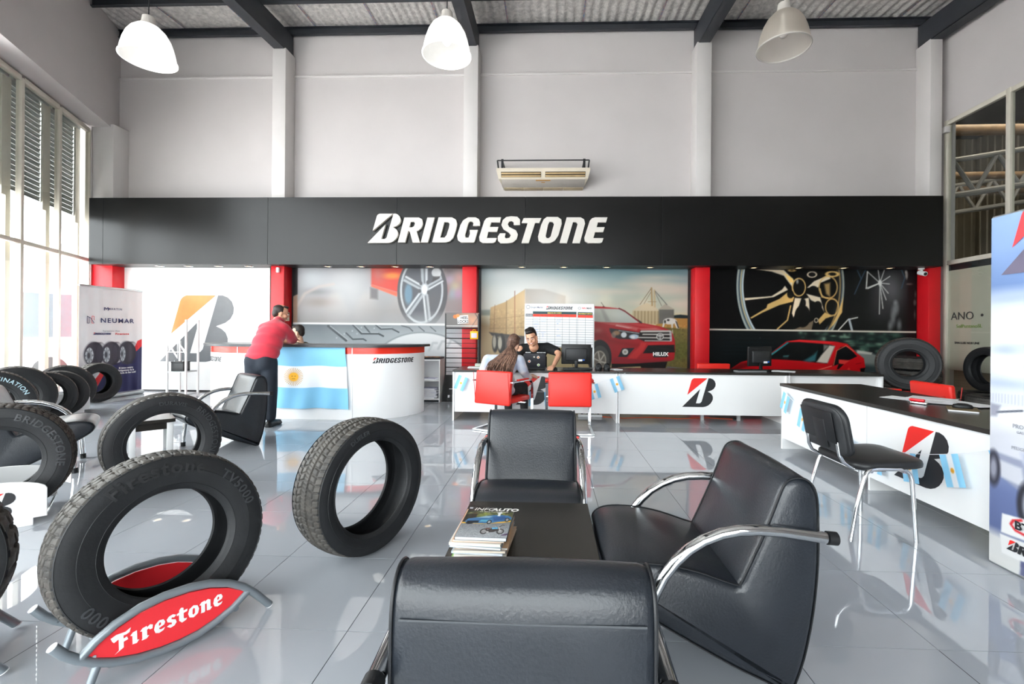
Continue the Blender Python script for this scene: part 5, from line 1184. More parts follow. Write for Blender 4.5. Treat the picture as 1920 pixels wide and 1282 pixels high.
def tyre_mesh(R, r, w, kind, nt, nv, tm):
    key = (R, r, w, kind, nt)
    if key in TCACHE: return TCACHE[key]
    # tread band (axis = Y)
    hw = .445 * w; vv = np.linspace(-1.13, 1.13, nv); th = np.linspace(0, 2 * PI, nt, endpoint=False)
    T, V = np.meshgrid(th, vv, indexing='ij'); av = np.abs(V)
    base = R - .010 * V ** 2 * (w / .22) - .030 * np.clip(av - .80, 0, 1) ** 1.5
    g = tread_depth(kind, T, V, R); g = g * (av < 1.08); dep = .009
    rad = base - dep * g - .02 * np.clip(av - 1.0, 0, 1)
    Yv = np.sign(V) * np.minimum(av, 1.0) * hw * .94 + np.sign(V) * np.clip(av - 1.0, 0, 1) * .02
    co = np.stack([rad * np.cos(T), Yv, rad * np.sin(T)], -1).reshape(-1, 3)
    idx = np.arange(nt * nv).reshape(nt, nv); nx_ = np.roll(idx, -1, 0)
    q = np.stack([idx[:, :-1], idx[:, 1:], nx_[:, 1:], nx_[:, :-1]], -1).reshape(-1, 4)
    me = bpy.data.meshes.new('tread'); me.vertices.add(len(co)); me.vertices.foreach_set('co', co.ravel()); me.loops.add(q.size); me.loops.foreach_set('vertex_index', q.ravel().astype(np.int32))
    me.polygons.add(len(q)); me.polygons.foreach_set('loop_start', np.arange(0, q.size, 4, dtype=np.int32)); me.update(calc_edges=True)
    me.materials.append(tm); shade(me, 40)
    # carcass: sidewalls, beads and liner as a closed ring under the tread
    prof = [(R - .014, .41 * w), (R - .03, .452 * w)]
    for t in (.88, .86, .85, .7, .55, .5, .49, .35, .22, .15, .14, .08, .03, 0): 
        rad = r + (R - r) * t; y = float(side_y(R, r, w, rad)); 
        if t in (.86, .49, .14): y += .0022
        prof.append((rad, y))
    prof += [(r - .004, .37 * w), (r + .002, .335 * w), (r + .02, .345 * w), (r + (R - r) * .4, .44 * w), (r + (R - r) * .7, .43 * w), (R - .032, .36 * w), (R - .026, .2 * w), (R - .026, 0)]
    ring = [(a, y) for a, y in prof] + [(a, -y) for a, y in reversed(prof[:-1])]
    b = MB(); b.lathe(ring + [(R - .018, -.3 * w), (R - .018, .3 * w)], min(nt, 160), closed=True, mat=Matrix.Rotation(PI / 2, 4, 'X'))
    ca = b.mesh('carcass', M_RUB, 50)
    TCACHE[key] = (me, ca); return me, ca
def arc_text(txt, size, rad, ang, R, r, w, depth=.0016, bold=.0, shear=0.0, space=1.1, outward=True, xs=1.0):
    """text on the -Y sidewall; ang measured in the tyre plane from +X towards +Z, reading clockwise"""
    me = text_mesh(txt, size, depth, bold, shear, space, xs=xs)
    for v in me.vertices:
        a = ang - v.co.x / rad; rr = rad + v.co.y
        y = -(float(side_y(R, r, w, rr)) + .0004 + (v.co.z + depth) )
        v.co = (rr * math.cos(a), y, rr * math.sin(a))
    return me
def tyre(name, label, C, a, tilt, R, r, w, kind='plain', hi=0, texts=(), group='tyres on display', tm=None, spin=0.0, flat=False):
    nt, nv = {2: (760, 72), 1: (300, 40), 0: (120, 20)}[hi]
    tr, ca = tyre_mesh(R, r, w, kind, nt, nv, tm or M_TRD)
    t = thing(name, label, 'tyre', C, 0, group, rot=(PI / 2, 0, a) if flat else (-tilt, 0, a))
    c = link('carcass', ca, t); link('tread', tr, t)
    for tx in texts:
        me = arc_text(tx['t'], tx.get('s', .05), tx.get('rad', r + (R - r) * .6), math.radians(tx.get('ang', 90)), R, r, w, bold=tx.get('bold', 0), shear=tx.get('shear', 0), space=tx.get('space', 1.1), xs=tx.get('xs', 1.0))
        me.materials.append(tx.get('m', M_LETT)); shade(me, 30); me.name = 'lettering'; link('lettering', me, c)
    return t
D = math.radians
tyre('tyre', 'large tyre leaning in the red panelled stand in the foreground', (-1.589, 1.819, .392), .991, .113, .355, .205, .216, 'allterrain', 2,
     [dict(t='Firestone', s=.075, ang=98, rad=.293, bold=.0016, space=1.15, m=M_LETD), dict(t='TV5000', s=.052, ang=33, rad=.293, bold=.0008, space=1.2), dict(t='TV5000', s=.052, ang=228, rad=.293, bold=.0008, space=1.2)])
tyre('tyre', 'upright highway tyre standing alone on the floor beside the coffee table', (-1.06, 2.559, .378), 1.105, 0, .378, .258, .232, 'highway', 2,
     [dict(t='DUELER', s=.034, ang=112, rad=.325, bold=.0006)])
tyre('tyre', 'upright tyre standing behind the foreground tyre, before the far lounge chairs', (-3.025, 3.451, .378), .852, 0, .378, .23, .215, 'plain', 1,
     [dict(t='BRIDGESTONE', s=.06, ang=12, rad=.315, space=1.15), dict(t='DURAVIS', s=.04, ang=82, rad=.305, space=1.1)])
tyre('tyre', 'tyre held in the white emblem stand at the left edge', (-3.555, 2.79, .402), .749, 0, .368, .21, .205, 'allterrain', 1, tm=M_TRDB,
     texts=[dict(t='BRIDGESTONE', s=.062, ang=30, rad=.295, bold=.001, space=1.1), dict(t='DURAVIS', s=.04, ang=112, rad=.29)])
tyre('tyre', 'tyre cut by the left edge of the picture, beside the foreground tyre', (-2.325, 1.45, .392), .8, .1, .355, .205, .216, 'lug', 1)
tyre('tyre', 'row tyre with outlined white lettering, at the window end', (-6.306, 4.866, .39), .95, 0, .39, .21, .235, 'allterrain', 1, [dict(t='DESTINATION', s=.062, ang=62, rad=.30, bold=.0006, space=1.15, m=M_LETW)], 'row of tyres by the shop window', M_TRDB)
tyre('tyre', 'chunky-treaded second tyre in the row by the window', (-6.807, 5.525, .385), .95, 0, .385, .21, .235, 'lug', 1, (), 'row of tyres by the shop window', M_TRDB)
tyre('tyre', 'smaller tyre with fine ribs, third in the row by the window', (-6.842, 5.884, .335), .95, 0, .335, .2, .2, 'highway', 1, (), 'row of tyres by the shop window', M_TRDB)
tyre('tyre', 'narrow grey tyre, fourth in the row by the window', (-6.925, 6.13, .33), .95, 0, .33, .2, .19, 'plain', 1, (), 'row of tyres by the shop window')
tyre('tyre', 'brown-dusted tyre, last of the close row by the window', (-7.206, 6.47, .355), .95, 0, .355, .2, .2, 'plain', 1, (), 'row of tyres by the shop window', M_TRDB)
tyre('tyre', 'tyre standing apart before the roll-up banner at the window', (-7.70, 7.43, .337), 1.35, 0, .337, .186, .22, 'lug', 1, (), 'row of tyres by the shop window')
tyre('tyre', 'upright tyre on the pile before the right end red column', (5.241, 6.781, .836), D(-30.2), 0, .386, .19, .234, 'allterrain', 1, (), 'piled tyres by the workshop glazing', M_TRDB)
tyre('tyre', 'upright tyre on the pile, beside the blue banner', (6.736, 7.138, .738), D(-89.4), 0, .348, .225, .21, 'plain', 1, (), 'piled tyres by the workshop glazing')
ORDN = ['lowest', 'second', 'third', 'topmost']
for nm, (x, y), n, R, w_, kind in (('the pile under the left upright tyre', (5.22, 6.83), 2, .37, .222, 'lug'), ('the pile under the tyre by the blue banner', (6.73, 7.12), 2, .36, .193, 'highway'), ('the tall stack against the workshop glazing', (6.35, 8.05), 4, .35, .215, 'plain'),
                                   ('the front pile behind the right desk', (6.10, 6.30), 2, .355, .215, 'allterrain'), ('the stack behind the red column tyre', (5.60, 7.72), 3, .34, .2, 'plain')):
    for k in range(n):
        o_ = (ORDN[k] if n > 2 else ('lower', 'upper')[k]); o_ = 'topmost' if (n > 2 and k == n - 1) else o_
        tyre('tyre', '%s flat-lying tyre of %s' % (o_, nm), (x + .012 * ((k * 7) % 3 - 1), y + .01 * ((k * 5) % 3 - 1), w_ * (k + .5) * 1.02 + .001), k * .7, 0, R, .2, w_, kind, 0, (), 'piled tyres by the workshop glazing', flat=True)

# ------------------------------------------------------------------ tube stands with red lens panels
M_TUBEG = pm('grey_tube_paint', '8C949A', .38, metal=.5, var=.05); M_REDP = pm('red_sign_panel', 'F0323A', .3, var=.03)
ARC_A = [(-.285, .125), (-.24, .168), (-.19, .20), (-.12, .226), (-.05, .235), (.03, .231), (.10, .216), (.17, .186), (.225, .148), (.27, .10), (.31, .048), (.335, .0)]
ARC_B = [(-.345, .2), (-.318, .16), (-.285, .126), (-.24, .09), (-.19, .062), (-.13, .04), (-.06, .026), (.0, .022), (.06, .026), (.12, .042), (.18, .068), (.245, .115)]
# heavy slanted slab letters of the panel name, drawn with straight cuts (x-height 1)
FL = {
 'F': ([[(.0, -.25), (.30, .0), (.30, .95), (.0, .80), (-.12, 1.0), (-.2, 1.28), (.15, 1.42), (.75, 1.36), (1.12, 1.55), (1.02, 1.18), (.78, 1.1), (.62, 1.12), (.62, .84), (.84, .90), (.92, .62), (.62, .56), (.62, .08)]], 1.05),
 'i': ([[(0, .0), (.08, .0), (.08, .72), (-.06, .8), (.12, 1.02), (.4, 1.06), (.4, .22), (.54, .16), (.36, -.06)]], .62),
 'r': ([[(.0, .0), (.06, .06), (.06, .74), (-.08, .8), (.1, 1.02), (.4, 1.06), (.4, .92), (.62, 1.08), (.82, .94), (.78, .62), (.6, .62), (.52, .76), (.4, .7), (.4, .2), (.54, .14), (.36, -.06), (.04, -.06)]], .84),
 'e': ([[(.78, .24), (.66, .02), (.34, -.08), (.08, .06), (-.02, .4), (.06, .8), (.36, 1.08), (.68, 1.0), (.8, .72), (.72, .5), (.36, .38), (.36, .26), (.5, .18)], [(.34, .56), (.48, .62), (.5, .78), (.42, .86), (.34, .78)]], .84),
 's': ([[(.0, .16), (.26, -.08), (.56, -.02), (.74, .22), (.66, .5), (.34, .68), (.38, .82), (.56, .74), (.72, .9), (.48, 1.08), (.18, 1.02), (.0, .8), (.06, .54), (.38, .36), (.36, .2), (.2, .26)]], .78),
 't': ([[(.08, .2), (.3, -.08), (.62, .02), (.7, .18), (.54, .2), (.44, .28), (.44, .76), (.72, .8), (.74, 1.02), (.44, 1.0), (.44, 1.26), (.26, 1.36), (.1, 1.18), (.1, .98), (-.08, .92), (-.08, .74), (.08, .74)]], .74),
 'o': ([[(.4, -.08), (.08, .08), (-.02, .46), (.08, .86), (.42, 1.08), (.74, .92), (.86, .54), (.76, .14)], [(.4, .18), (.52, .3), (.52, .7), (.44, .82), (.34, .7), (.32, .3)]], .9),
 'n': ([[(.0, .0), (.06, .06), (.06, .74), (-.08, .8), (.1, 1.02), (.38, 1.06), (.38, .94), (.62, 1.08), (.84, .92), (.84, .22), (.98, .16), (.8, -.06), (.52, .0), (.52, .72), (.38, .7), (.38, .04), (.3, -.06)]], 1.02),
}
def slab_word(h):
    mes = []; x = 0
    for ch in 'Firestone':
        cs, adv = FL[ch]; me = shape_mesh([[(px + x, py) for px, py in c] for c in cs], .0); mes.append(me); x += adv + .06
    me = join_meshes(mes); me.transform(Matrix.Translation((-x / 2 * h, 0, 0)) @ Matrix.Scale(h, 4)); return me, x * h
def lens_stand(C, a, label):
    t = thing('tyre_stand', label, 'stand', (C[0], C[1], 0), a, 'grey tube tyre stands')
    for side, yo in ((-1, -.178), (1, .178)):
        b = MB(); b.tube([(s, yo, max(z, .0155)) for s, z in ARC_A], .0155, 14); b.build('upper_tube', M_TUBEG, t, 60)
        b = MB(); b.tube([(s, yo - side * .0, z + .004) for s, z in ARC_B], .0155, 14); b.build('lower_tube', M_TUBEG, t, 60)
        b = MB(); b.tube([(-.235, yo, .085), (-.262, yo, .0)], .013, 12); b.build('leg', M_TUBEG, t, 60)
        for (sa, za), (sb, zb) in ((ARC_A[-1], ARC_A[-2]), (ARC_B[0], ARC_B[1])):
            dv = Vector((sa - sb, 0, za - zb)).normalized(); e0 = Vector((sa, yo, max(za, .0155) + (.004 if za > .1 else 0))); b = MB(); b.cyl(e0, e0 + dv * .003, .0158, seg=14); b.build('end_plug', M_PAPER, t)
        up = [(s, z - .02) for s, z in ARC_A if -.26 < s < .25]; lo = [(s, z + .022) for s, z in ARC_B if -.26 < s < .23]
        b = MB(); b.prism([(-.27, .125)] + up + [(.245, .117)] + lo[::-1], yo - .003, yo + .003); pn = b.build('panel', M_REDP, t, 30)
        me, L = slab_word(.042); k = .345 / L
        fm = frame((-.02, yo + side * .0042, .108), (-side, 0, 0), (0, 0, 1)) @ Matrix.Rotation(.03, 4, 'Z') @ Matrix.Diagonal((k, 1.0, 1, 1))
        put('panel_lettering', me, pm('white_sign_print', 'F4F2F2', .35), pn, fm)
        for s_ in (-.245, .225):
            b = MB(); b.cyl((s_, yo + side * .003, .118), (s_, yo + side * .006, .118), .006, seg=10); b.build('screw', M_CHROME, pn)
    for s in (-.2, .2):
        b = MB(); b.cyl((s, -.178, .062), (s, .178, .062), .011, seg=10); b.build('cross_tube', M_TUBEG, t, 60)
    return t
lens_stand((-1.589, 1.819), .991, 'grey tube stand with red lettered panels under the foreground tyre')
lens_stand((-2.325, 1.45), .8, 'grey tube stand with red panels cut by the left edge')

# ------------------------------------------------------------------ white board stands with the emblem
def board_stand(C, a, R, label, L=.60, off=.235):
    t = thing('tyre_stand', label, 'stand', (C[0], C[1], 0), a, 'white board tyre stands')
    for side in (-1, 1):
        top = [(L / 2 * math.cos(PI * k / 12), .225 + .075 * math.sin(PI * k / 12)) for k in range(13)]
        poly = [(-L / 2 + .06, 0), (L / 2 - .06, 0), (L / 2 - .06, .045), (L / 2, .045)] + top + [(-L / 2, .045), (-L / 2 + .06, .045)]
        b = MB(); b.prism(poly, side * off - .006, side * off + .006, bev=.002, seg=1); bo = b.build('side_board', M_WHITE, t, 30)
        if side < 0: emblem(bo, frame((-.035, -off - .0075, .055), (1, 0, 0), (0, 0, 1)), .175, None, None, .0006)
    for s in (-.2, .2):
        b = MB(); b.cyl((s, -off, .085), (s, off, .085), .011, seg=10); b.build('cross_rod', M_CHROME, t, 60)
    for s in (-1, 1):
        b = MB(); b.cyl((s * L * .49, -off, .06), (s * L * .49, off, .06), .008, seg=8); b.build('tie_bolt', M_CHROME, t)
    return t
board_stand((-3.625, 2.785), .749, .36, 'white board stand with emblem under the tyre at the left edge')
b_ = board_stand((-7.206, 6.47), .95, .355, 'white board stand under the last tyre of the close row', .5, .2)
# ------------------------------------------------------------------ roll-up banner at the window
M_ALU = pm('brushed_aluminium', 'B4B8BA', .35, metal=.8, var=.05)
bl = thing('rollup_banner', 'white and navy roll-up banner with three truck tyres by the window', 'banner', (-7.95, 7.945, 0), PI / 2)     # faces +X, local x runs away from us
P = Paint(0, 0, 700, 1180, 150, 240, (238, 238, 240))
P.poly([(640, 590), (700, 570), (700, 660), (560, 760)], (228, 40, 48)).poly([(700, 655), (700, 1180), (240, 1180), (230, 860), (420, 830), (560, 760)], (42, 44, 92)).poly([(200, 900), (260, 840), (330, 1180), (0, 1180), (0, 1000), (100, 1040)], (236, 236, 238), .0)
P.poly([(150, 1010), (235, 900), (260, 960), (180, 1080)], (228, 40, 48)).poly([(0, 1180), (180, 1080), (260, 960), (330, 1180)], (42, 44, 92))
for c, tr in ((150, 1.0), (330, .8), (510, .7)):
    P.ell((c + 8, 725), (104, 132), (56, 54, 66), soft=4).ell((c - 8, 725), (92, 130), (70, 68, 80), .8, 12)
    for q in range(4): P.ell((c + 20 + 18 * q, 725), (60, 128), (40, 38, 48), .5, 3, ring=5)
    P.ell((c - 44, 732), (50 * tr, 92), (46, 46, 56), soft=3).ell((c - 44, 735), (44 * tr, 84), (206, 214, 220), soft=3).ell((c - 46, 735), (30 * tr, 58), (150, 158, 166), soft=4).ell((c - 52, 735), (16 * tr, 32), (70, 72, 80), soft=3)
    for q in range(8): an = q * PI / 4; P.ell((c - 46 + 37 * tr * math.cos(an), 735 + 68 * math.sin(an)), (5 * tr, 9), (90, 96, 104), soft=2)
P.poly([(0, 1168), (700, 1168), (700, 1180), (0, 1180)], (236, 236, 236))
NAVY = pm('navy_print', '2A2F63', .5); MREDP = pm('red_print', 'D8262E', .5); MGREYP = pm('grey_print', '8A8C94', .5)
BW, BH = 1.19, 1.93
P.sheet('print', M_PRINTM, bl, lambda u, v: (-BW / 2 + BW * u + .0, -.012 + .006 * math.sin(u * 40) * (.3 + .7 * v), .06 + BH * (1 - v)))
def bpt(x, y): return (-BW / 2 + BW * x / 700, -.021, .06 + BH * (1 - y / 1180))
def btext(txt, x, y, s, m, bold=0, space=1.0, xs=1.0): put('lettering', text_mesh(txt, s, .0003, bold, 0, space, xs=xs), m, bl, frame(bpt(x, y), (1, 0, 0), (0, 0, 1)))
btext('MARTIN', 370, 232, .05, NAVY, .0005, 1.3, 1.2); btext('NEUMAR', 400, 362, .115, NAVY, .002, 1.25, 1.2); btext('Representante Oficial', 330, 475, .036, MGREYP)
btext('Firestone', 452, 508, .048, MREDP, .002, 1.3, 1.1)
wordmark(bl, frame(bpt(138, 516), (1, 0, 0), (0, 0, 1)), .04, NAVY)
for i, s_ in enumerate(('El \u00fanico centro', 'Bridgestone de la', 'provincia de San Luis!')): btext(s_, 500, 895 + 28 * i, .046, M_PAPER, .0015)
me = MB()
put('lettering', shape_mesh([[(0, 0), (0, 1), (.3, .85), (.3, .0)], [(.06, .06), (.06, .88), (.24, .8), (.24, .06)]]), NAVY, bl, frame(bpt(75, 395), (1, 0, 0), (0, 0, 1)) @ Matrix.Scale(.13, 4))
put('lettering', shape_mesh([[(.62, 0), (.62, 1), (.95, 1), (.95, .4), (.89, .5), (.89, .94), (.68, .94), (.68, .06), (.89, .06), (.95, 0)]]), MREDP, bl, frame(bpt(75, 395), (1, 0, 0), (0, 0, 1)) @ Matrix.Scale(.13, 4))
put('lettering', shape_mesh([[(0, .94), (0, 1), (.5, .75), (.98, .08), (.9, .06), (.45, .70)]]), NAVY, bl, frame(bpt(75, 395), (1, 0, 0), (0, 0, 1)) @ Matrix.Scale(.13, 4))
put('lettering', shape_mesh([[(0, 0), (0, 1), (.3, 1), (.5, .6), (.7, 1), (1, 1), (1, 0), (.8, 0), (.8, .7), (.5, .25), (.2, .7), (.2, 0)]]), NAVY, bl, frame(bpt(248, 250), (1, 0, 0), (0, 0, 1)) @ Matrix.Diagonal((.085, .055, 1, 1)))
b = MB(); b.box((0, -.01, .06 + BH), (BW, .03, .035), .006); b.build('top_rail', M_ALU, bl)
b = MB(); b.box((0, 0, .035), (BW + .02, .12, .07), .02); b.build('base', M_ALU, bl)
b = MB(); b.cyl((0, .03, .05), (0, .03, BH + .05), .012, seg=10); b.build('pole', M_ALU, bl)

# ------------------------------------------------------------------ banner cut by the right edge
br = thing('rollup_banner', 'blue sky roll-up banner with a tanker truck, cut by the right edge', 'banner', (2.478, 2.18, 0), -PI / 2)    # faces -X
P = Paint(0, 0, 300, 660, 170, 370, (196, 206, 226))
P.vgrad([(0, (150, 178, 220)), (60, (140, 168, 214)), (130, (112, 140, 190)), (160, (206, 216, 232)), (200, (232, 236, 242)), (300, (222, 226, 236)), (400, (214, 220, 232)), (450, (150, 164, 200)), (520, (104, 118, 164)), (590, (96, 110, 156)), (610, (222, 222, 222)), (660, (226, 226, 224))])
for k in range(24): P.blob((RS.uniform(0, 300), RS.uniform(150, 330)), (RS.uniform(20, 70), RS.uniform(4, 12)), RS.choice([(244, 246, 250), (170, 186, 214), (250, 250, 252)]), .7)
P.poly([(0, 336), (300, 318), (300, 360), (0, 352)], (216, 220, 230), .8, 4)
for k in range(50): P.line([(k * 6, 338 - k * .36), (k * 6, 352)], 1.2, (160, 164, 186), .7)
P.ell((70, 420), (120, 62), (236, 236, 240), soft=3).ell((60, 440), (110, 44), (206, 208, 220), .8, 14).poly([(60, 380), (220, 370), (230, 470), (80, 480)], (238, 238, 242), soft=3).line([(14, 372), (60, 362)], 4, (90, 96, 110)).poly([(0, 356), (22, 358), (14, 380), (0, 382)], (140, 142, 160), .8, 3)
P.poly([(0, 446), (60, 452), (90, 500), (60, 510), (20, 490), (0, 480)], (150, 156, 180), soft=3).poly([(14, 460), (60, 466), (66, 500), (24, 492)], (206, 208, 218), soft=3).ell((8, 480), (14, 34), (50, 50, 64), soft=3).ell((8, 480), (7, 20), (150, 152, 168), soft=3).ell((70, 530), (18, 42), (46, 46, 58), soft=3).ell((72, 530), (10, 26), (170, 172, 186), soft=3).poly([(60, 440), (200, 430), (210, 520), (80, 520)], (170, 176, 204), .9, 6)
P.poly([(26, 560), (300, 530), (300, 582), (24, 596)], (240, 240, 240)).poly([(22, 600), (300, 588), (300, 634), (26, 634)], (240, 240, 240)).poly([(60, 634), (76, 632), (78, 660), (58, 660)], (84, 90, 130), .9, 2).poly([(0, 645), (300, 640), (300, 660), (0, 660)], (226, 226, 224), .9, 2).poly([(60, 634), (76, 632), (78, 660), (58, 660)], (96, 100, 140), .9, 2)
P.line([(60, 560), (46, 566), (42, 574), (50, 582), (70, 585)], 4.5, (226, 40, 50), 1, 1.2)
P.ell((86, 576), (10, 7), (236, 190, 50), soft=1.5)
P.C *= .9
BRW, BRH = .85, 1.90
P.sheet('print', M_PRINTM, br, lambda u, v: (-BRW / 2 + BRW * u, -.012 - .006 * math.sin(u * 11 + .5), .01 + BRH * (1 - v)))
def rpt(x, y): return (-BRW / 2 + BRW * x / 300, -.0215, .01 + BRH * (1 - y / 660))
emblem(br, frame(rpt(22, 112), (1, 0, 0), (0, 0, 1)), .33, pm('coral_print', 'E8434A', .5), pm('plum_grey_print', '6A6478', .5), .0004)
put('lettering', text_mesh('BTS', .06, .0003, .002, xs=1.1, align='LEFT'), M_LOGOK, br, frame(rpt(50, 572), (1, 0, 0), (0, 0, 1)))
wordmark(br, frame(rpt(36, 622), (1, 0, 0), (0, 0, 1)), .055)
put('lettering', text_mesh('PROPANO', .03, .0003), MGREYP, br, frame(rpt(70, 392), (1, 0, 0), (0, 0, 1)))
put('lettering', text_mesh('GAS INFLAMABLE', .02, .0003), MGREYP, br, frame(rpt(80, 402), (1, 0, 0), (0, 0, 1)))
put('lettering', text_mesh('PELIGRO', .024, .0003), MGREYP, br, frame(rpt(60, 432), (1, 0, 0), (0, 0, 1)))
b = MB(); b.box((0, -.005, .01 + BRH), (BRW, .02, .02), .006); b.build('top_rail', M_PRINTM if False else M_ALU, br)
b = MB(); b.cyl((0, .015, .0), (0, .015, BRH), .009, seg=10); b.build('pole', M_ALU, br)
b = MB(); b.box((0, .01, .008), (BRW, .05, .016), .004); b.build('base', M_ALU, br)

# ------------------------------------------------------------------ wire display rack for locks
wr = thing('display_rack', 'black wire display rack with a printed header beside the red column', 'rack', (-1.589, 8.2, 0))
for s in (-1, 1):
    b = MB(); b.box((s * .30, 0, .80), (.022, .022, 1.56)); b.build('upright', M_BLKPL, wr, smooth=0)
for z_, r_ in ((1.31, .009), (1.22, .004), (1.13, .009), (1.04, .004), (.95, .009), (.86, .004), (.77, .009), (.68, .004), (.60, .009), (.52, .004)):
    b = MB(); b.cyl((-.30, -.005, z_), (.30, -.005, z_), r_, seg=8); b.build('cross_wire', M_BLKPL, wr)
P = Paint(0, 0, 430, 160, 120, 46, (110, 106, 104)); P.poly([(200, -5), (440, -5), (440, 170), (300, 170)], (206, 150, 118), .9, 80).line([(380, 0), (440, 90)], 12, (70, 64, 66), .7, 5).line([(330, 160), (420, 40)], 10, (90, 80, 80), .6, 5).poly([(150, 30), (290, 22), (298, 112), (160, 120)], (246, 244, 242), 1, 4).ell((128, 40), (26, 20), (236, 120, 60), 1, 5).ell((160, 30), (24, 18), (240, 140, 80), 1, 5).poly([(0, 138), (430, 138), (430, 150), (0, 150)], (206, 204, 202), .8, 3)
hd = MB(); hd.box((0, 0, 1.46), (.63, .012, .27)); h_ = hd.build('header_board', M_DKPL, wr, smooth=0)
P.sheet('header_print', M_PRINT, h_, lambda u, v: (-.312 + .624 * u, -.0075, 1.592 - .262 * v))
put('lettering', text_mesh('HEEL', .07, .0003, .0022, xs=.9), M_LOGOK, h_, frame((.045, -.009, 1.502), (1, 0, 0), (0, 0, 1))); put('lettering', text_mesh('LOCKS', .07, .0003, .0022, xs=.9), M_LOGOK, h_, frame((.02, -.009, 1.435), (1, 0, 0), (0, 0, 1)))
b = MB(); b.raw([(-.31, -.03, .46), (.31, -.03, .46), (.31, -.20, 0), (-.31, -.20, 0), (-.31, .02, .46), (.31, .02, .46), (.31, .12, 0), (-.31, .12, 0)], [(0, 1, 2, 3), (7, 6, 5, 4), (0, 4, 5, 1), (1, 5, 6, 2), (2, 6, 7, 3), (3, 7, 4, 0)]); bs_ = b.build('base_panel', M_BLKPL, wr, smooth=0)
for i in range(4):
    b = MB(); b.box((-.2 + .11 * i, -.165, .09), (.035, .004, .05), .01, rot=(math.radians(-20), 0, 0)); b.build('base_icon', M_PAPER, bs_)
b = MB(); b.box((-.05, -.125, .22), (.3, .004, .012), rot=(math.radians(-20), 0, 0)); b.build('base_icon', M_PAPER, bs_)
tg = thing('hanging_lock_pack', 'yellow framed lock pack hanging on the wire rack', 'package', (-1.36, 8.17, 1.19)); b = MB(); b.box((0, -.005, .0), (.145, .012, .145), .01); b.build('card', pm('yellow_card', 'F0B400', .45), tg); b = MB(); b.box((0, -.013, -.005), (.10, .006, .085), .003); b.build('window_sticker', pm('lilac_sticker', 'CFC4E0', .5), tg); b = MB(); b.tube([(-.03, 0, .07), (-.02, 0, .10), (.02, 0, .10), (.03, 0, .07)], .006, 8); b.build('hook_loop', pm('yellow_card', 'F0B400', .45), tg)

# ------------------------------------------------------------------ white open shelf unit with papers and a tool tray
su = thing('shelf_unit', 'white open shelf unit with papers between counter and wire rack', 'shelf', (-2.17, 8.12, 0))
W_, D_, H2 = .50, .42, .735
for nm, bx_ in (('side_panel', (-W_ / 2, -W_ / 2 + .018, -D_ / 2, D_ / 2, 0, H2)), ('side_panel', (W_ / 2 - .018, W_ / 2, -D_ / 2, D_ / 2, 0, H2)), ('back_panel', (-W_ / 2 + .018, W_ / 2 - .018, D_ / 2 - .012, D_ / 2, 0, H2)), ('shelf', (-W_ / 2 + .018, W_ / 2 - .018, -D_ / 2, D_ / 2 - .012, .04, .058)), ('shelf', (-W_ / 2 + .018, W_ / 2 - .018, -D_ / 2, D_ / 2 - .012, .37, .388)), ('top_panel', (-W_ / 2 - .005, W_ / 2 + .005, -D_ / 2 - .005, D_ / 2, H2, H2 + .022))):
    b = MB(); b.bounds(*bx_); b.build(nm, M_WHITE, su, smooth=0)
tray = thing('tool_tray', 'dark tray of tan tools on the white shelf unit', 'tray', (-2.17, 8.10, H2 + .0225))
b = MB(); b.bounds(-.24, .24, -.19, .19, 0, .02); b.bounds(-.24, .24, -.19, -.18, .02, .035); b.bounds(-.24, .24, .18, .19, .02, .035); b.bounds(-.24, -.23, -.19, .19, .02, .035); b.bounds(.23, .24, -.19, .19, .02, .035); b.build('tray_body', M_BLKPL, tray, smooth=0)
for i in range(7):
    b = MB(); b.box((-.19 + .063 * i, -.04 + .05 * (i % 3), .03), (.03, .16, .018), .006, rot=(0, 0, .3 - .1 * i)); b.build('tool', pm('tan_wood_handle', 'A8774A', .5), tray)
for i, (z_, n_) in enumerate(((.388, 1), (.058, 7))):
    for k in range(n_):
        t = thing('paper_stack', ('stack of papers on the middle shelf of the white unit' if n_ == 1 else ['lowest', 'second', 'third', 'fourth', 'fifth', 'sixth', 'topmost'][k] + ' paper pile on the bottom shelf of the white unit'), 'papers', (-2.17 + .02 * (k % 2), 8.06, z_ + .026 * k + .0005), .12 * ((k * 5) % 3 - 1), 'papers in the white shelf unit')
        b = MB(); b.bounds(-.15, .16, -.11, .11, 0, .024, .002, 1); b.build('sheets', M_PAPER, t); b = MB(); b.bounds(-.15, .16, -.11, .11, .0242, .0254); b.build('folder', pm('lilac_folder', 'C6C4DA', .6), t, smooth=0)

# ------------------------------------------------------------------ white tube rack with a car battery
tr_ = thing('tube_rack', 'slim white tube rack with zigzag panel before the emblem board', 'rack', (-6.75, 8.1, 0))
b = MB()
for x_, h_2 in ((-.175, 1.04), (.175, 1.43)):
    for y_ in (-.14, .14):
        b2 = MB(); b2.box((x_, y_, h_2 / 2), (.028, .028, h_2)); b2.build('post', M_WHITE, tr_, smooth=0)
for z_ in (.06, .47):
    b2 = MB(); b2.bounds(-.17, .17, -.15, .15, z_, z_ + .018); b2.build('shelf', pm('grey_shelf', 'C4C8CA', .5), tr_, smooth=0)
b2 = MB(); b2.tube([(-.175, -.145, 1.04), (.02, -.145, .74), (.02, -.145, 1.04), (.175, -.145, .82)], .012, flat=(.012, .04)); b2.tube([(-.175, -.145, .84), (.175, -.145, .84)], .008, 8); b2.build('zigzag_strip', M_WHITE, tr_, 30)
bt_ = thing('car_battery', 'dark grey car battery on the white tube rack', 'battery', (-6.775, 8.08, .4885))
b = MB(); b.bounds(-.115, .115, -.08, .08, 0, .15, .006); b.build('case', M_DKPL, bt_); b = MB(); b.bounds(-.118, .118, -.083, .083, .15, .175, .006); b.build('lid', M_BLKPL, bt_)
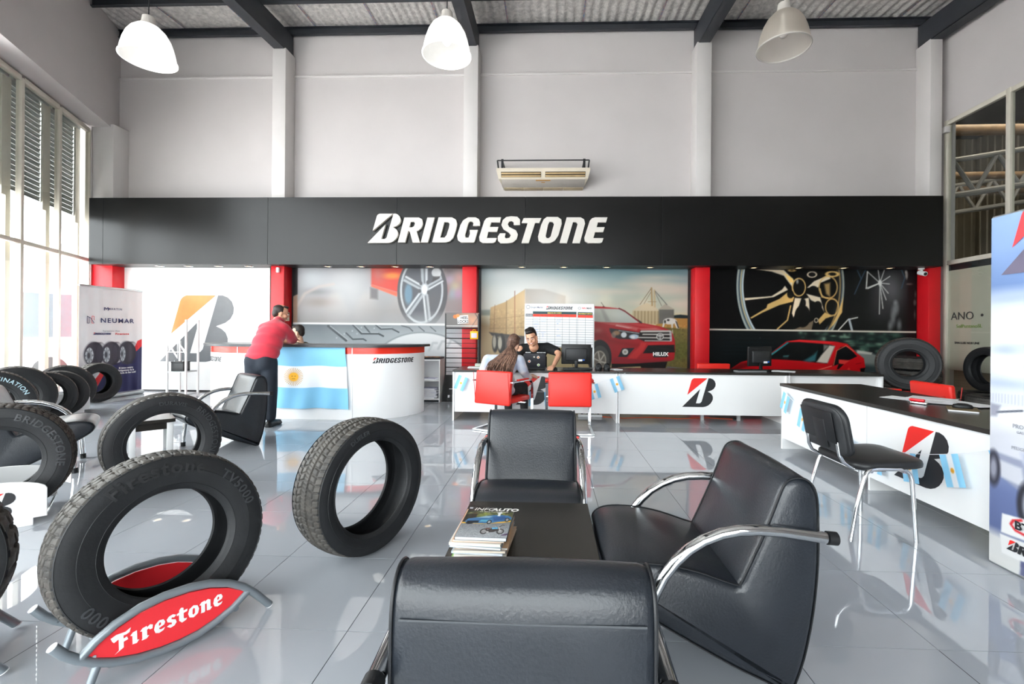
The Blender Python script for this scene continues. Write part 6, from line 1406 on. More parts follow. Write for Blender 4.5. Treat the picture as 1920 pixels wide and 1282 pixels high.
for s in (-.08, .08):
    b = MB(); b.cyl((s, -.04, .175), (s, -.04, .20), .011, seg=12); b.build('terminal', M_ALU, bt_)

# ------------------------------------------------------------------ planning whiteboard on its stand
wbd = thing('planning_board', 'weekly planning whiteboard with red and green header on a stand', 'whiteboard', (.185, 8.1, 0))
P = Paint(0, 0, 1170, 720, 260, 165, (236, 236, 238))
P.poly([(130, 122), (876, 128), (876, 172), (130, 168)], (36, 66, 70)).poly([(896, 132), (1150, 136), (1150, 184), (896, 180)], (36, 66, 70)).poly([(130, 168), (876, 172), (876, 220), (130, 212)], (232, 60, 40)).poly([(896, 180), (1155, 184), (1155, 228), (896, 224)], (232, 60, 40)).poly([(6, 166), (126, 166), (126, 208), (6, 208)], (30, 40, 46))
for k in range(12): P.line([(4, 258 + 41 * k), (1165, 268 + 41 * k)], 4.5, (96, 104, 112), .9)
for x in (130, 250, 375, 510, 636, 756, 876, 896, 1028, 1165): P.line([(x, 168), (x, 716)], 4.5, (110, 112, 112), .9)
for (x, y, w2) in ((140, 238, 90), (255, 232, 100), (520, 230, 105), (545, 262, 80), (140, 282, 80), (262, 284, 100), (525, 285, 80), (142, 322, 95), (142, 348, 90), (146, 385, 60), (148, 432, 70), (140, 478, 90), (262, 474, 90), (540, 325, 30), (535, 530, 70), (545, 425, 30)):
    pts_ = [(x + w2 * q / 8, y + (6 if q % 2 else -5) + RS.uniform(-4, 4)) for q in range(9)]; P.line(pts_, 3.2, (96, 120, 190), .8)
P.line([(305, 490), (304, 555)], 3.5, (90, 110, 200), .9)
P.ell((46, 50), (32, 32), (60, 60, 64), ring=5).ell((925, 66), (24, 20), (70, 70, 72), .8, ring=4)
bd_ = MB(); bd_.bounds(-.62, .62, -.01, .01, .985, 1.765, .004, 1); bo = bd_.build('board', M_WHITE, wbd)
P.sheet('board_print', M_PRINT, bo, lambda u, v: (-.612 + 1.224 * u, -.0125, 1.757 - .763 * v))
def wpt(x, y): return (-.612 + 1.224 * x / 1170, -.0142, 1.757 - .763 * y / 720)
wordmark(bo, frame(wpt(350, 90), (1, 0, 0), (0, 0, 1)), .06, M_LOGOK, M_LOGOR, .0004)
for s_, x, y, sz, m_, bo_ in (('Grupo Martin', 195, 56, .04, NAVY, .0004), ('NEU', 1005, 66, .042, MREDP, .0008), ('MAR', 1090, 68, .042, M_LOGOK, .0008), ('SEMANA EN CURSO', 500, 150, .028, pm('yellow_print', 'E8D060', .5), .0008), ('PROXIMOS TURNOS', 1024, 160, .026, pm('yellow_print', 'E8D060', .5), .0008), ('HORARIO', 66, 188, .026, M_PAPER, .0008), ('LUNES   MARTES   MIERCOLES   JUEVES   VIERNES   SABADO', 505, 194, .019, pm('dark_red_print', '7A1A14', .5), 0)):
    put('lettering', text_mesh(s_, sz, .0003, bo_), m_, bo, frame(wpt(x, y), (1, 0, 0), (0, 0, 1)))
for s in (-1, 1):
    b = MB(); b.box((s * .61, .02, .87), (.028, .028, 1.74)); b.build('leg', M_ALU, wbd, smooth=0); b = MB(); b.box((s * .61, .0, .015), (.04, .45, .03), .006); b.build('foot', M_ALU, wbd)

# ------------------------------------------------------------------ bunting of small flags
P = Paint(0, 0, 20, 28, 26, 36, (240, 242, 246)); P.poly([(-1, -1), (6.6, -1), (6.6, 29), (-1, 29)], (140, 202, 236)).poly([(13.4, -1), (21, -1), (21, 29), (13.4, 29)], (140, 202, 236)).ell((10, 14), (2.3, 2.3), (240, 170, 40))
tmp = P.sheet('flag', pm('bunting_print', 'FFFFFF', .6, attr='print', var=.02), None, lambda u, v: (-.07 + .14 * u, .004 * math.sin(u * 6), -.20 * v)); flag_me = tmp.data; bpy.data.objects.remove(tmp)
def bunting(label, A, B, sag, n, lateral, out):
    t = thing('flag_bunting', label, 'bunting', A, 0, 'strings of small sky blue and white flags'); A = Vector(A); B = Vector(B)
    f = lambda s: (B - A) * s + Vector((0, 0, -4 * sag * s * (1 - s))) + Vector(out)
    b = MB(); b.tube([f(k / 30) for k in range(31)], .002, 5); b.build('string', M_PAPER, t)
    for k in range(n):
        s = (k + .5) / n; p = f(s); tg_ = (f(s + .02) - f(s - .02)).normalized(); nrm = Vector(lateral).normalized(); up = nrm.cross(tg_) * -1 if nrm.cross(tg_).z < 0 else nrm.cross(tg_)
        o = link('flag', flag_me, t); o.matrix_local = Matrix(((tg_.x, nrm.x, up.x, p.x), (tg_.y, nrm.y, up.y, p.y), (tg_.z, nrm.z, up.z, p.z), (0, 0, 0, 1)))
    return t
bunting('bunting of small flags along the front of the long desk with the visitor', (-1.34, 6.29, .69), (1.06, 6.29, .70), .27, 8, (0, 1, 0), (0, -.012, 0))
bunting('bunting of small flags along the front of the right desk', (2.545, 5.05, .69), (2.545, 2.46, .70), .315, 8, (1, 0, 0), (-.014, 0, 0))

# ------------------------------------------------------------------ desk equipment
lp = thing('laptop', 'open dark laptop with stickers on its lid', 'laptop', (-.21, 6.61, DH + .0005), .04)
b = MB(); b.bounds(-.16, .16, .0, .22, 0, .018, .004); b.build('base', M_DKPL, lp)
ml_ = Matrix.Translation((0, 0.0, .018)) @ Matrix.Rotation(math.radians(12), 4, 'X')
b = MB(); b.bounds(-.16, .16, -.008, .0, 0, .212, .004, mat=ml_); lid = b.build('lid', pm('charcoal_lid', '33343A', .4), lp)
for (x, z_, r_, cols) in ((-.075, .10, .022, ('F0EEEA', 'E0703A')), (-.005, .165, .013, ('F0EEE6', 'D8D4C0')), (.055, .16, .022, ('F2E8DC', 'D89060')), (.06, .045, .022, ('EEF2E8', '9AC060'))):
    b = MB(); b.cyl((x, -.0085, z_), (x, -.0092, z_), r_, seg=8, mat=ml_); s1 = b.build('sticker', pm('sticker_' + cols[0], cols[0], .5), lid); 
    b = MB(); b.cyl((x, -.0092, z_ - .002), (x, -.0097, z_ - .002), r_ * .55, seg=7, mat=ml_); b.build('sticker', pm('sticker_' + cols[1], cols[1], .5), lid)
def monitor(x, y, rz_, label, w=.45, h=.30):
    t = thing('computer_monitor', label, 'monitor', (x, y, DH + .0005), rz_, 'monitors seen from behind')
    b = MB(); b.box((0, .03, .06 + h / 2), (w, .035, h), .01); b.build('screen_case', M_BLKPL, t)
    b = MB(); b.box((0, 0.0, .06 + h * .48), (w * .72, .05, h * .62), .02); b.build('rear_housing', M_DKPL, t)
    b = MB(); b.box((0, .0, .07), (.05, .022, .14), .006); b.build('neck', M_BLKPL, t); b = MB(); b.lathe([(0, 0), (.11, 0), (.11, .008), (.02, .016), (0, .016)], 28); b.build('foot', M_BLKPL, t)
    b = MB(); b.box((.06, -.026, .12), (.06, .006, .03)); b.build('label_sticker', M_PAPER, t, smooth=0); b = MB(); b.box((.11, -.028, .125), (.022, .01, .022)); b.build('plug', pm('blue_plug', '1E5FC0', .4), t, smooth=0)
    b = MB(); b.box((0, .0485, .06 + h / 2), (w - .03, .002, h - .03)); b.build('screen', pm('dark_screen', '101418', .15), t, smooth=0)
    b = MB(); b.tube([(-.04, -.03, .12), (-.06, -.05, .06), (-.05, -.07, .012), (.05, -.10, .006), (.16, -.06, .006)], .004, 6); b.build('cable', M_BLKPL, t)
    return t
monitor(.415, 6.84, 0, 'black monitor seen from behind beside the man in the black shirt')
monitor(3.14, 6.80, .25, 'black monitor seen from behind in front of the red saloon picture', .40, .29)
def keyboard(x, y, rz_, label, col):
    t = thing('keyboard', label, 'keyboard', (x, y, DH + .0005), rz_, 'keyboards on the desks'); b = MB(); b.bounds(-.21, .21, -.065, .065, 0, .018, .004); b.build('case', col, t)
    b = MB()
    for i in range(14):
        for j in range(4): b.box((-.19 + .029 * i, -.045 + .03 * j, .02), (.024, .024, .006))
    b.build('keys', M_DKPL, t, smooth=0)
keyboard(.42, 6.56, .02, 'black keyboard in front of the monitor by the man in black', M_BLKPL); keyboard(2.86, 6.52, .1, 'grey keyboard on the emblem desk before the monitor', pm('grey_keyboard', '8A8C8E', .5))
def mouse(x, y, z_, rz_, label):
    t = thing('computer_mouse', label, 'mouse', (x, y, z_ + .0005), rz_, 'computer mice'); b = MB(); b.lathe([(0, 0), (.03, 0), (.033, .01), (.028, .025), (.014, .034), (0, .036)], 24, mat=Matrix.Diagonal((1, 1.8, 1, 1))); b.build('shell', M_BLKPL, t, 60); b = MB(); b.cyl((0, .03, .033), (0, .045, .03), .004, seg=8); b.build('wheel', M_ALU, t)
mouse(.09, 6.52, DH, .3, 'black mouse beside the hand of the man in black'); 
for i, x in enumerate((.72, .84)):
    t = thing('desk_speaker', ('black round speaker nearer the monitor on the long desk', 'black round speaker nearer the paper on the long desk')[i], 'speaker', (x, 6.55, DH + .0005), 0, 'pair of round desk speakers'); b = MB(); b.lathe([(0, 0), (.045, 0), (.05, .02), (.046, .06), (.03, .09), (.012, .102), (0, .104)], 24); b.build('shell', M_BLKPL, t, 60); b = MB(); b.lathe([(0, -.004), (.03, 0), (.032, .006), (0, .006)], 20, mat=Matrix.Translation((0, -.043, .05)) @ Matrix.Rotation(PI / 2 + .2, 4, 'X')); b.build('cone_grille', M_DKPL, t, 60)
def papers(x, y, z0, rz_, label, n=1, w=.21, h=.297, name='paper_sheet', group=None, th=.0012):
    t = thing(name, label, 'papers', (x, y, z0 + .0004), rz_, group); b = MB(); b.bounds(-w / 2, w / 2, -h / 2, h / 2, 0, th); b.build('sheets', M_PAPER, t, smooth=0); return t
papers(.985, 6.62, DH, .4, 'white paper beside the round speakers on the long desk', w=.12, h=.16, th=.012); papers(-1.06, 6.75, DH, .1, 'white papers under the grey box at the end of the long desk', w=.30, h=.22, th=.012)
t = thing('tape_box', 'small grey box on papers at the end of the long desk', 'box', (-1.04, 6.75, DH + .013)); b = MB(); b.box((0, 0, .022), (.13, .07, .042), .008); b.build('body', pm('grey_green_box', 'A9B0A4', .5), t); b = MB(); b.box((0, 0, .046), (.12, .06, .006), .002); b.build('lid', pm('grey_box_lid', 'C0C6BC', .5), t)
papers(3.40, 6.66, DH, -.5, 'white sheets beside the monitor under the red saloon picture', w=.30, h=.21, th=.006)
RP = random.Random(9); zz = DH
for i, (x, y, r_) in enumerate(((3.04, 3.95, .5), (3.13, 3.84, .1), (3.24, 3.74, -.3), (3.14, 3.70, .9), (3.27, 3.62, .2), (3.07, 3.80, -.6), (3.20, 3.88, .7))):
    papers(x, y, zz, r_, ['lowest', 'second', 'third', 'fourth', 'fifth', 'sixth', 'topmost'][i] + ' loose white sheet of the spread on the right desk', group='loose sheets on the right desk', th=.0015); zz += .0021
t = thing('stapler', 'red and chrome stapler beside the papers on the right desk', 'stapler', (2.90, 3.64, DH + .0005), .5); b = MB(); b.box((0, 0, .01), (.03, .11, .018), .005); b.build('base', M_CHROME, t); b = MB(); b.box((0, .01, .032), (.028, .10, .022), .008); b.build('arm', pm('red_plastic', 'D81828', .35), t)
t = thing('notebook', 'brown notebook under the mouse on the right desk', 'notebook', (3.00, 3.38, DH + .0005), .9); b = MB(); b.bounds(-.11, .11, -.08, .08, 0, .010, .001, 1); b.build('pages', M_PAPER, t); b = MB(); b.bounds(-.115, .115, -.085, .085, .0102, .0125); b.build('cover', pm('brown_cover', '6A5A3C', .5), t, smooth=0)
mouse(3.02, 3.40, DH + .0128, .9, 'black mouse on the notebook on the right desk')
# cables and a power strip on the floor under the desks
t = thing('power_strip', 'white power strip with cables on the floor under the long desk', 'power strip', (.62, 6.75, .0005)); b = MB(); b.bounds(-.18, .18, -.03, .03, 0, .04, .006); b.build('case', M_WHITE, t)
for k in range(4):
    b = MB(); b.box((-.12 + .08 * k, 0, .05), (.035, .035, .022), .004); b.build('plug', M_BLKPL, t)
t = thing('floor_cable', 'orange cable lying on the floor under the emblem desk', 'cable', (1.6, 6.7, .006)); b = MB(); b.tube([(-.8, .05, 0), (-.5, -.05, 0), (-.1, .06, 0), (.3, -.03, 0), (.7, .08, 0), (1.1, 0, 0)], .005, 6); b.build('lead', pm('orange_lead', 'D85A20', .5), t); b = MB(); b.box((1.12, 0, .006), (.05, .03, .024), .004); b.build('plug', M_BLKPL, t)
# ------------------------------------------------------------------ people: continuous bodies grown from tapered limbs, clothes and hair as their own layers
def cap_(b, p0, p1, r0, r1=None):
    r1 = r0 if r1 is None else r1; p0, p1 = Vector(p0), Vector(p1)
    b.ell(p0, r0, 16, 12); b.ell(p1, r1, 16, 12)
    if (p1 - p0).length > 1e-4: b.tube([p0, p1], [r0, r1], 16)
def chain(b, pts):
    for (p, r), (q, s) in zip(pts[:-1], pts[1:]): cap_(b, p, q, r, s)
GROW = []
def grow(name, b, m, parent, vox=.010, it=6):
    """one closed surface from overlapping limbs: voxel remesh and smoothing, evaluated together at the end"""
    me = bpy.data.meshes.new(name); b.bm.to_mesh(me); b.bm.free(); me.materials.append(m); o = link(name, me, parent)
    md = o.modifiers.new('remesh', 'REMESH'); md.mode = 'VOXEL'; md.voxel_size = vox; md.adaptivity = 0.0
    sm = o.modifiers.new('smooth', 'SMOOTH'); sm.iterations = it; sm.factor = .5
    GROW.append((o, m)); return o
def grow_all():
    dg = bpy.context.evaluated_depsgraph_get(); new = [bpy.data.meshes.new_from_object(o.evaluated_get(dg)) for o, m in GROW]
    for (o, m), me in zip(GROW, new):
        o.modifiers.clear(); me.materials.clear(); me.materials.append(m); shade(me, 180); me.name = o.name; o.data = me
def hframe(c, yaw, pitch=0, roll=0):
    """head frame: local -Y is the face; yaw turns about Z"""
    return Matrix.Translation(c) @ Euler((pitch, roll, yaw), 'XYZ').to_matrix().to_4x4()
def head_skin(b, Fm, s=1.0):
    T = lambda p: Fm @ Vector((p[0] * s, p[1] * s, p[2] * s))
    k = len(b.bm.verts)
    def E(c, r): b.ell((0, 0, 0), (r[0] * s, r[1] * s, r[2] * s), 20, 14, mat=Fm @ Matrix.Translation((c[0] * s, c[1] * s, c[2] * s)))
    E((0, .012, .035), (.074, .092, .088)); E((0, -.022, -.035), (.058, .064, .078)); E((0, -.045, -.085), (.03, .03, .026))       # skull, face, chin
    E((0, -.084, -.012), (.012, .018, .024)); E((0, -.094, -.026), (.015, .014, .011)); E((0, -.07, .018), (.05, .016, .014))          # nose bridge, tip, brow
    E((0, -.074, -.058), (.024, .012, .012)); E((-.044, -.05, -.03), (.024, .024, .024)); E((.044, -.05, -.03), (.024, .024, .024))     # mouth, cheeks
    for sx in (-1, 1): E((sx * .076, .012, -.008), (.010, .02, .032))
    for sx in (-1, 1): E((sx * .055, -.0, -.06), (.022, .035, .035))
    cap_(b, T((0, .02, -.07)), T((0, .035, -.15)), .052 * s, .056 * s)
def head_parts(parent, Fm, hair_m, brow_m, s=1.0, smile=False, glasses=False):
    S = Matrix.Scale(s, 4)
    for sx in (-1, 1):
        b = MB(); b.ell((sx * .031, -.0815, .002), (.013, .006, .0075), 14, 10, mat=Fm @ S); e = b.build('eye', M_PAPER, parent, 60)
        b = MB(); b.ell((sx * .031, -.0865, .002), (.0065, .003, .0065), 12, 8, mat=Fm @ S); b.build('iris', pm('dark_iris', '2A1A10', .2), e, 60)
        b = MB(); b.tube([(sx * .014, -.09, .02), (sx * .03, -.0905, .026), (sx * .048, -.079, .02)], [.004, .0048, .003], 8, mat=Fm @ S); b.build('eyebrow', brow_m, parent, 60)
    w_ = .03 if smile else .022; up = .008 if smile else .0
    b = MB(); b.tube([(-w_, -.077, -.058 + up), (-w_ * .5, -.0855, -.0605), (0, -.0875, -.0615), (w_ * .5, -.0855, -.0605), (w_, -.077, -.058 + up)], [.003, .005, .0055, .005, .003], 8, mat=Fm @ S); b.build('mouth', pm('lips', '9A4A42', .5), parent, 60)
    if smile:
        b = MB(); b.tube([(-w_ * .7, -.083, -.0555), (0, -.0905, -.0585), (w_ * .7, -.083, -.0555)], [.002, .0035, .002], 8, mat=Fm @ S); b.build('teeth', M_PAPER, parent, 60)
    if glasses:
        b = MB()
        for sx in (-1, 1):
            b.tube([(sx * .033 + .021 * math.cos(a * PI / 8), -.098, .0 + .016 * math.sin(a * PI / 8)) for a in range(16)], .002, 6, closed=True, mat=Fm @ S); b.tube([(sx * .053, -.097, .004), (sx * .077, -.04, .006), (sx * .079, .02, .0)], .002, 6, mat=Fm @ S)
        b.tube([(-.012, -.099, .002), (.012, -.099, .002)], .002, 6, mat=Fm @ S); b.build('glasses', M_BLKPL, parent)
def hair_short(b, Fm, s=1.0, full=1.0):
    def E(c, r): b.ell((0, 0, 0), (r[0] * s, r[1] * s, r[2] * s), 20, 14, mat=Fm @ Matrix.Translation((c[0] * s, c[1] * s, c[2] * s)))
    E((0, .03, .052), (.079, .086, .082 * full)); E((0, .065, .0), (.068, .05, .07)); E((0, -.035, .098), (.06, .045, .026 * full)); E((-.066, .02, .03), (.014, .035, .035)); E((.066, .02, .03), (.014, .035, .035))
def hand(b, wrist, direction, palm_n, s=1.0, curl=.5, thumb=1):
    """palm with five bent fingers; direction: along the fingers, palm_n: out of the palm"""
    d = Vector(direction).normalized(); n = Vector(palm_n); n = (n - d * n.dot(d)).normalized(); sd = d.cross(n); w = Vector(wrist)
    cap_(b, w, w + d * .05 * s, .026 * s, .03 * s)
    for k in (-1, 0, 1): cap_(b, w + d * .02 * s + sd * k * .02 * s, w + d * .085 * s + sd * k * .026 * s, .016 * s, .0125 * s)
    for k, (o, L) in enumerate(((-.034, .062), (-.0115, .078), (.0115, .082), (.034, .072))):
        p = w + d * .085 * s + sd * o * s; q = p + (d * math.cos(curl * .5) + n * math.sin(curl * .5)) * L * .5 * s; e = q + (d * math.cos(curl * 1.6) + n * math.sin(curl * 1.6)) * L * .5 * s
        cap_(b, p, q, .0098 * s, .0088 * s); cap_(b, q, e, .0088 * s, .0075 * s)
    p = w + d * .03 * s + sd * thumb * .032 * s; q = p + (d * .7 + sd * thumb * .6 + n * .3).normalized() * .04 * s; e = q + (d * .9 + sd * thumb * .2 + n * .35).normalized() * .032 * s
    cap_(b, p, q, .0125 * s, .0108 * s); cap_(b, q, e, .0105 * s, .009 * s)
M_SKIN = pm('warm_skin', 'D9A284', .5, var=.05, vscale=14); M_SKIN2 = pm('light_skin', 'D8AE94', .5, var=.04, vscale=14)
M_HAIRK = pm('black_hair', '1A1614', .45, var=.3, vscale=60, bump=.5, bscale=160); M_HAIRB = pm('brown_hair', '7A5A4A', .42, var=.35, vscale=40, bump=.6, bscale=150, col2='3A2A24'); M_HAIRD = pm('dark_brown_hair', '2A221E', .5, var=.3, vscale=60, bump=.5, bscale=160)
M_POLO = pm('red_polo_knit', 'C42A3E', .8, var=.06, vscale=9, bump=.15, bscale=14, sheen=.3); M_NAVYT = pm('navy_trousers', '262C36', .85, var=.1, vscale=8, bump=.2, bscale=16); M_TEE = pm('black_tshirt', '18191B', .85, var=.1, vscale=8, bump=.2, bscale=18)
M_SHOE = pm('black_shoe', '141416', .4)

# --- man in the red polo leaning on the counter
p1 = thing('person', 'person in a red polo and navy trousers leaning on the counter', 'person', (-3.73, 5.72, 0))
Fm = hframe((.0, .44, 1.485), math.radians(180 - 52), math.radians(12), 0)
b = MB(); head_skin(b, Fm)
chain(b, [((.0, .40, 1.36), .06), ((.0, .36, 1.30), .07)])
chain(b, [((.13, .52, 1.125), .042), ((-.02, .63, 1.10), .034), ((-.06, .66, 1.10), .028)]); hand(b, (-.06, .66, 1.098), (-1, .25, -.05), (0, 0, -1), 1.0, .4, -1)
chain(b, [((-.21, .52, 1.13), .042), ((-.10, .70, 1.105), .034), ((-.07, .72, 1.10), .028)]); hand(b, (-.07, .73, 1.13), (1, .2, 0), (0, 0, -1), 1.0, .4, 1)
body = grow('body', b, M_SKIN, p1, .0075, 4)
head_parts(p1, Fm, M_HAIRD, M_HAIRD)
b = MB(); hair_short(b, Fm, 1.0, .8); grow('hair', b, M_HAIRD, p1, .008, 3)
b = MB()
b.ell((.0, .06, .96), (.205, .15, .14)); b.ell((.0, .14, 1.08), (.198, .145, .16)); b.ell((.0, .22, 1.19), (.198, .14, .14)); b.ell((.0, .28, 1.28), (.175, .12, .10)); chain(b, [((-.115, .28, 1.275), .085), ((0, .31, 1.325), .085), ((.12, .28, 1.275), .085)]); cap_(b, (0, .34, 1.35), (0, .39, 1.395), .07, .06)
chain(b, [((.13, .28, 1.27), .085), ((.155, .38, 1.19), .072), ((.135, .50, 1.12), .062), ((.05, .58, 1.11), .05)]); chain(b, [((-.13, .28, 1.27), .085), ((-.18, .38, 1.20), .072), ((-.215, .50, 1.125), .06), ((-.15, .62, 1.115), .05)])
b.ell((.0, .02, .915), (.212, .155, .07)); grow('shirt', b, M_POLO, p1, .013, 16)
b = MB(); b.ell((.0, .02, .87), (.185, .14, .10)); b.ell((-.075, -.02, .85), (.115, .11, .13)); b.ell((.075, -.02, .85), (.115, .11, .13)); b.ell((0, -.01, .80), (.12, .10, .10))
chain(b, [((-.095, .0, .84), .105), ((-.10, -.02, .48), .078), ((-.11, -.06, .12), .064)]); chain(b, [((.095, .02, .84), .105), ((.11, .05, .48), .078), ((.12, .03, .12), .064)]); grow('trousers', b, M_NAVYT, p1, .013, 16)
b = MB(); b.lathe([(.066, 0), (.074, .004), (.07, .03), (.062, .034), (.06, .01)], 24, mat=Matrix.Translation((0, .385, 1.37)) @ Matrix.Rotation(-.6, 4, 'X'), closed=True); b.build('collar', M_POLO, p1, 60)
for sx, (fx, fy) in ((0, (-.11, -.05)), (1, (.12, .04))):
    b = MB(); chain(b, [((fx, fy - .05, .045), .044), ((fx, fy + .08, .04), .042), ((fx, fy + .17, .032), .032)]); b.bounds(fx - .04, fx + .04, fy - .09, fy + .19, 0, .03, .01); grow('shoe', b, M_SHOE, p1, .008, 3)

# --- man seated behind the counter
p2 = thing('person', 'person with dark hair and glasses seated behind the counter', 'person', (-4.20, 7.40, 0))
Fm = hframe((0, 0, 1.215), math.radians(-75), math.radians(2), 0)
b = MB(); head_skin(b, Fm, .97); chain(b, [((0.03, 0, 1.08), .06), ((.03, .0, 1.02), .08)])
chain(b, [((.0, -.24, .76), .04), ((-.2, -.20, .755), .034), ((-.24, -.18, .755), .03)]); hand(b, (-.24, -.18, .765), (-1, .1, 0), (0, 0, -1), 1, .3, 1); chain(b, [((.0, .24, .76), .04), ((-.2, .2, .755), .034), ((-.24, .18, .755), .03)]); hand(b, (-.24, .18, .765), (-1, -.1, 0), (0, 0, -1), 1, .3, -1)
grow('body', b, M_SKIN2, p2, .0075, 4); head_parts(p2, Fm, M_HAIRK, M_HAIRK, .97, False, True)
b = MB(); hair_short(b, Fm, .97, 1.1); grow('hair', b, M_HAIRD, p2, .008, 3)
b = MB(); b.ell((.04, 0, .92), (.13, .19, .14)); b.ell((.05, 0, .74), (.13, .17, .18)); b.ell((.06, 0, .58), (.14, .18, .14)); chain(b, [((.03, -.18, .98), .08), ((.03, .18, .98), .08)])
for s in (-1, 1): chain(b, [((.03, s * .2, .97), .075), ((.02, s * .25, .80), .06), ((-.02, s * .24, .765), .05)])
grow('shirt', b, pm('olive_shirt', '565A48', .8), p2, .012, 5)
b = MB(); b.ell((.05, 0, .52), (.16, .18, .09))
for s in (-1, 1): chain(b, [((.0, s * .1, .51), .085), ((-.36, s * .12, .49), .07), ((-.38, s * .12, .10), .055)])
grow('trousers', b, M_NAVYT, p2, .012, 5)
for s in (-1, 1):
    b = MB(); chain(b, [((-.36, s * .12, .045), .042), ((-.50, s * .12, .035), .034)]); b.bounds(-.53, -.32, s * .12 - .04, s * .12 + .04, 0, .03, .01); grow('shoe', b, M_SHOE, p2, .008, 3)
def office_chair(x, y, deg, label):
    t = thing('office_chair', label, 'chair', (x, y, 0), math.radians(deg), 'swivel chairs behind the desks'); b = MB(); b.box((0, 0, .40), (.46, .46, .07), .03, 3); b.build('seat', M_VIN, t, 60); b = MB(); b.box((0, -.25, .66), (.42, .05, .40), .02, 3); b.build('backrest', M_VIN, t, 60); b = MB(); b.cyl((0, 0, .08), (0, 0, .37), .025); b.tube([(0, 0, .35), (0, -.24, .36), (0, -.275, .5)], .015, 8); b.build('stem', M_BLKPL, t)
    for k in range(5):
        a = k * 2 * PI / 5; b = MB(); b.tube([(0, 0, .09), (.27 * math.cos(a), .27 * math.sin(a), .065)], [.02, .014], 8); f = b.build('base_arm', M_BLKPL, t); b = MB(); b.ell((.27 * math.cos(a), .27 * math.sin(a), .03), .03, 12, 10); b.build('castor', M_BLKPL, f)
office_chair(-4.15, 7.40, 90, 'black swivel chair of the person behind the counter')

# --- man in the black T-shirt behind the long desk
p3 = thing('person', 'smiling person in a black T-shirt leaning over the long desk', 'person', (-.27, 7.10, 0))
Fm = hframe((.01, -.33, 1.165), math.radians(-14), math.radians(14), math.radians(-13))
b = MB(); head_skin(b, Fm, 1.06); chain(b, [((.03, -.27, 1.03), .06), ((.05, -.18, .98), .075)])
chain(b, [((.30, -.16, 1.02), .05), ((.42, -.33, .935), .043), ((.41, -.40, .90), .041), ((.35, -.56, .79), .032), ((.335, -.60, .765), .027)]); hand(b, (.335, -.60, .768), (-.35, -.8, -.28), (-.2, 0, -1), 1, .55, -1)
chain(b, [((-.16, -.22, 1.0), .05), ((-.24, -.24, .82), .042), ((-.12, -.22, .775), .034), ((-.02, -.20, .765), .028)]); hand(b, (-.02, -.20, .766), (1, .1, -.05), (0, 0, -1), 1, .4, 1)
grow('body', b, M_SKIN, p3, .0075, 4); head_parts(p3, Fm, M_HAIRK, M_HAIRK, 1.06, True)
b = MB(); hair_short(b, Fm, 1.08, 1.25); 
for k in range(14): a = k * 2.4; b.ell(Fm @ Vector((.05 * math.cos(a), .01 + .05 * math.sin(a), .12 + .012 * math.sin(k * 5))), .026, 10, 8)
grow('hair', b, M_HAIRK, p3, .008, 2)
b = MB(); b.ell((.05, -.14, .93), (.19, .12, .14)); b.ell((.04, -.04, .78), (.18, .12, .18)); b.ell((.03, .04, .60), (.18, .13, .15)); chain(b, [((-.13, -.17, 1.0), .08), ((.24, -.15, 1.015), .08)]); chain(b, [((.24, -.15, 1.015), .085), ((.38, -.25, .97), .072)]); chain(b, [((-.14, -.18, .995), .08), ((-.22, -.23, .87), .068)]); cap_(b, (.04, -.2, 1.0), (.03, -.24, 1.03), .078, .07); grow('shirt', b, M_TEE, p3, .011, 5)
for x, z_ in ((-.045, .945), (.155, .945)): put('shirt_print', text_mesh('NEUMAR' if x < 0 else 'BRIDGESTONE', .02, .0005, .0006), M_PAPER, p3, frame((x, -.2665, z_), (1, 0, 0), (0, -.12, 1)))
b = MB(); b.ell((.03, .08, .52), (.18, .16, .09))
for s in (-1, 1): chain(b, [((.03 + s * .1, .05, .51), .085), ((.03 + s * .12, -.28, .49), .07), ((.03 + s * .12, -.26, .10), .055)])
grow('trousers', b, M_NAVYT, p3, .012, 5)
for s in (-1, 1):
    b = MB(); x = .03 + s * .12; chain(b, [((x, -.25, .045), .042), ((x, -.40, .035), .034)]); b.bounds(x - .04, x + .04, -.43, -.21, 0, .03, .01); grow('shoe', b, M_SHOE, p3, .008, 3)
office_chair(-.24, 7.20, 180, 'black swivel chair of the person in the black T-shirt')

# --- long-haired visitor in the red chair
p4 = thing('person', 'person with long brown hair and a pale checked shirt seated in the red chair', 'person', (-.60, 5.90, 0))
Fm = hframe((.13, .13, 1.085), math.radians(180 - 25), math.radians(14), math.radians(-6))
b = MB(); head_skin(b, Fm, .96); chain(b, [((.09, .08, .98), .055), ((.05, .04, .92), .07)])
chain(b, [((.24, .06, .74), .04), ((.33, .20, .645), .033), ((.36, .25, .635), .026)]); hand(b, (.36, .25, .66), (.5, .8, -.1), (0, 0, -1), .92, .5, -1); chain(b, [((-.26, .12, .72), .04), ((-.18, .34, .72), .033), ((-.15, .40, .735), .026)]); hand(b, (-.15, .40, .745), (.5, .8, 0), (0, 0, -1), .92, .5, 1)
grow('body', b, M_SKIN2, p4, .0075, 4); head_parts(p4, Fm, M_HAIRB, M_HAIRB, .96)
P_ = None
M_CHECK = pm('pale_checked_flannel', 'EAE6E4', .85, var=.05, vscale=7, col2='AEBCD2', bump=.15, bscale=20, detail=1.0)
b = MB(); b.ell((.0, -.03, .80), (.19, .12, .15)); b.ell((-.02, -.08, .62), (.185, .13, .17)); b.ell((-.02, -.08, .50), (.19, .14, .10)); chain(b, [((-.17, -.02, .885), .075), ((.20, .01, .885), .075)])
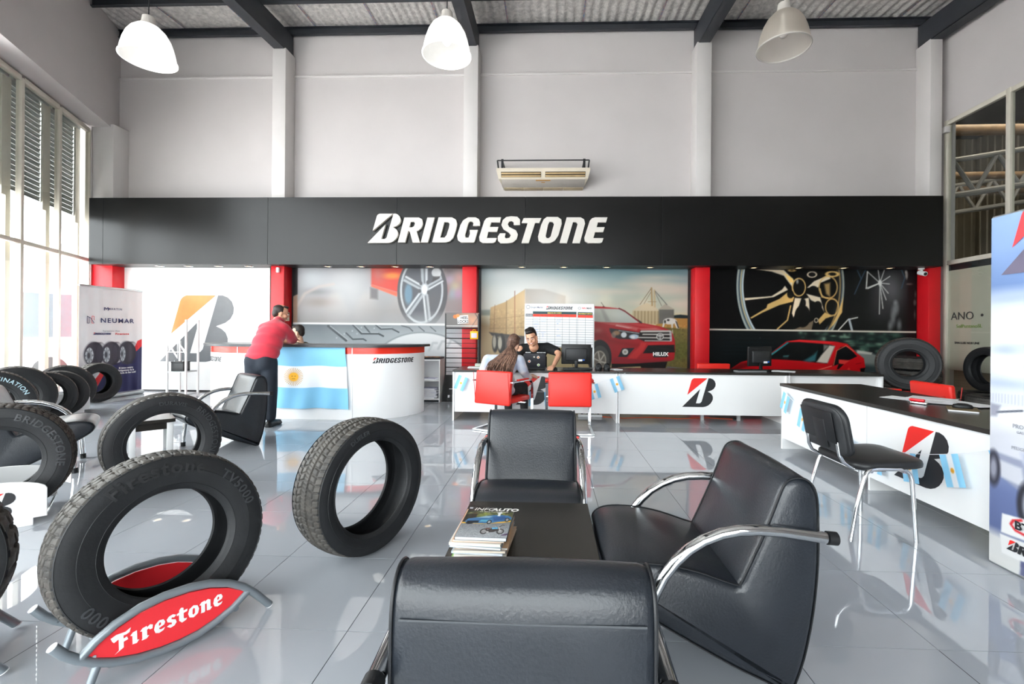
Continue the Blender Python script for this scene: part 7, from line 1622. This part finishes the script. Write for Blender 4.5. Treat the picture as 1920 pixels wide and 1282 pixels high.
chain(b, [((.21, .01, .885), .075), ((.26, .04, .76), .068), ((.29, .12, .69), .055), ((.33, .2, .65), .046)]); chain(b, [((-.19, -.02, .885), .078), ((-.26, .08, .74), .068), ((-.21, .28, .72), .05)]); cap_(b, (.04, .02, .92), (.06, .05, .96), .07, .062); grow('shirt', b, M_CHECK, p4, .011, 4)
b = MB(); hair_short(b, Fm, 1.02, 1.1)
cap_h = grow('hair', b, M_HAIRB, p4, .008, 3)
RH = random.Random(11); b = MB(); M_HAIRL = pm('light_brown_strands', '9A7866', .4, var=.3, vscale=30, col2='5A4238')
b2 = MB()
for k in range(150):
    u = RH.uniform(-1, 1); dpt = RH.uniform(.0, .03); end = RH.uniform(.66, .80)
    q0 = Fm @ Vector((.066 * u, .05 + .045 * math.sqrt(max(0, 1 - u * u)) - dpt * .3, RH.uniform(.0, .07)))
    q1 = Vector((.075 + .115 * u, -.045 - .035 * (1 - u * u) + dpt, .955)); q2 = Vector((.0 + .165 * u + RH.uniform(-.012, .012), -.135 - .03 * (1 - u * u) + dpt, .855)); q3 = Vector((-.03 + .165 * u + RH.uniform(-.03, .03), -.20 - .02 * (1 - u * u) + dpt, end))
    pts_ = [q0, q0.lerp(q1, .5) + Vector((0, -.012, .0)), q1, q1.lerp(q2, .5) + Vector((0, -.006, 0)), q2, q3]
    (b if k % 3 else b2).tube(pts_, [.010, .0115, .0105, .0095, .0075, .002], 6)
b.build('hair_strands', M_HAIRB, p4, 60); b2.build('hair_strands', M_HAIRL, p4, 60)
b = MB(); b.ell((-.02, -.05, .50), (.18, .16, .08))
for s, dx_ in ((-1, .0), (1, .04)): chain(b, [((dx_ + s * .10, .0, .505), .085), ((.14 + s * .11, .34, .50), .066), ((.16 + s * .11, .33, .10), .05)])
grow('trousers', b, pm('black_jeans', '242628', .85, var=.15, vscale=9, bump=.2, bscale=20), p4, .012, 5)
for s in (-1, 1):
    b = MB(); x = .16 + s * .11; chain(b, [((x, .32, .045), .04), ((x + .05, .44, .035), .032)]); b.bounds(x - .035, x + .045, .28, .44, 0, .03, .01); grow('shoe', b, M_SHOE, p4, .008, 3)
grow_all()
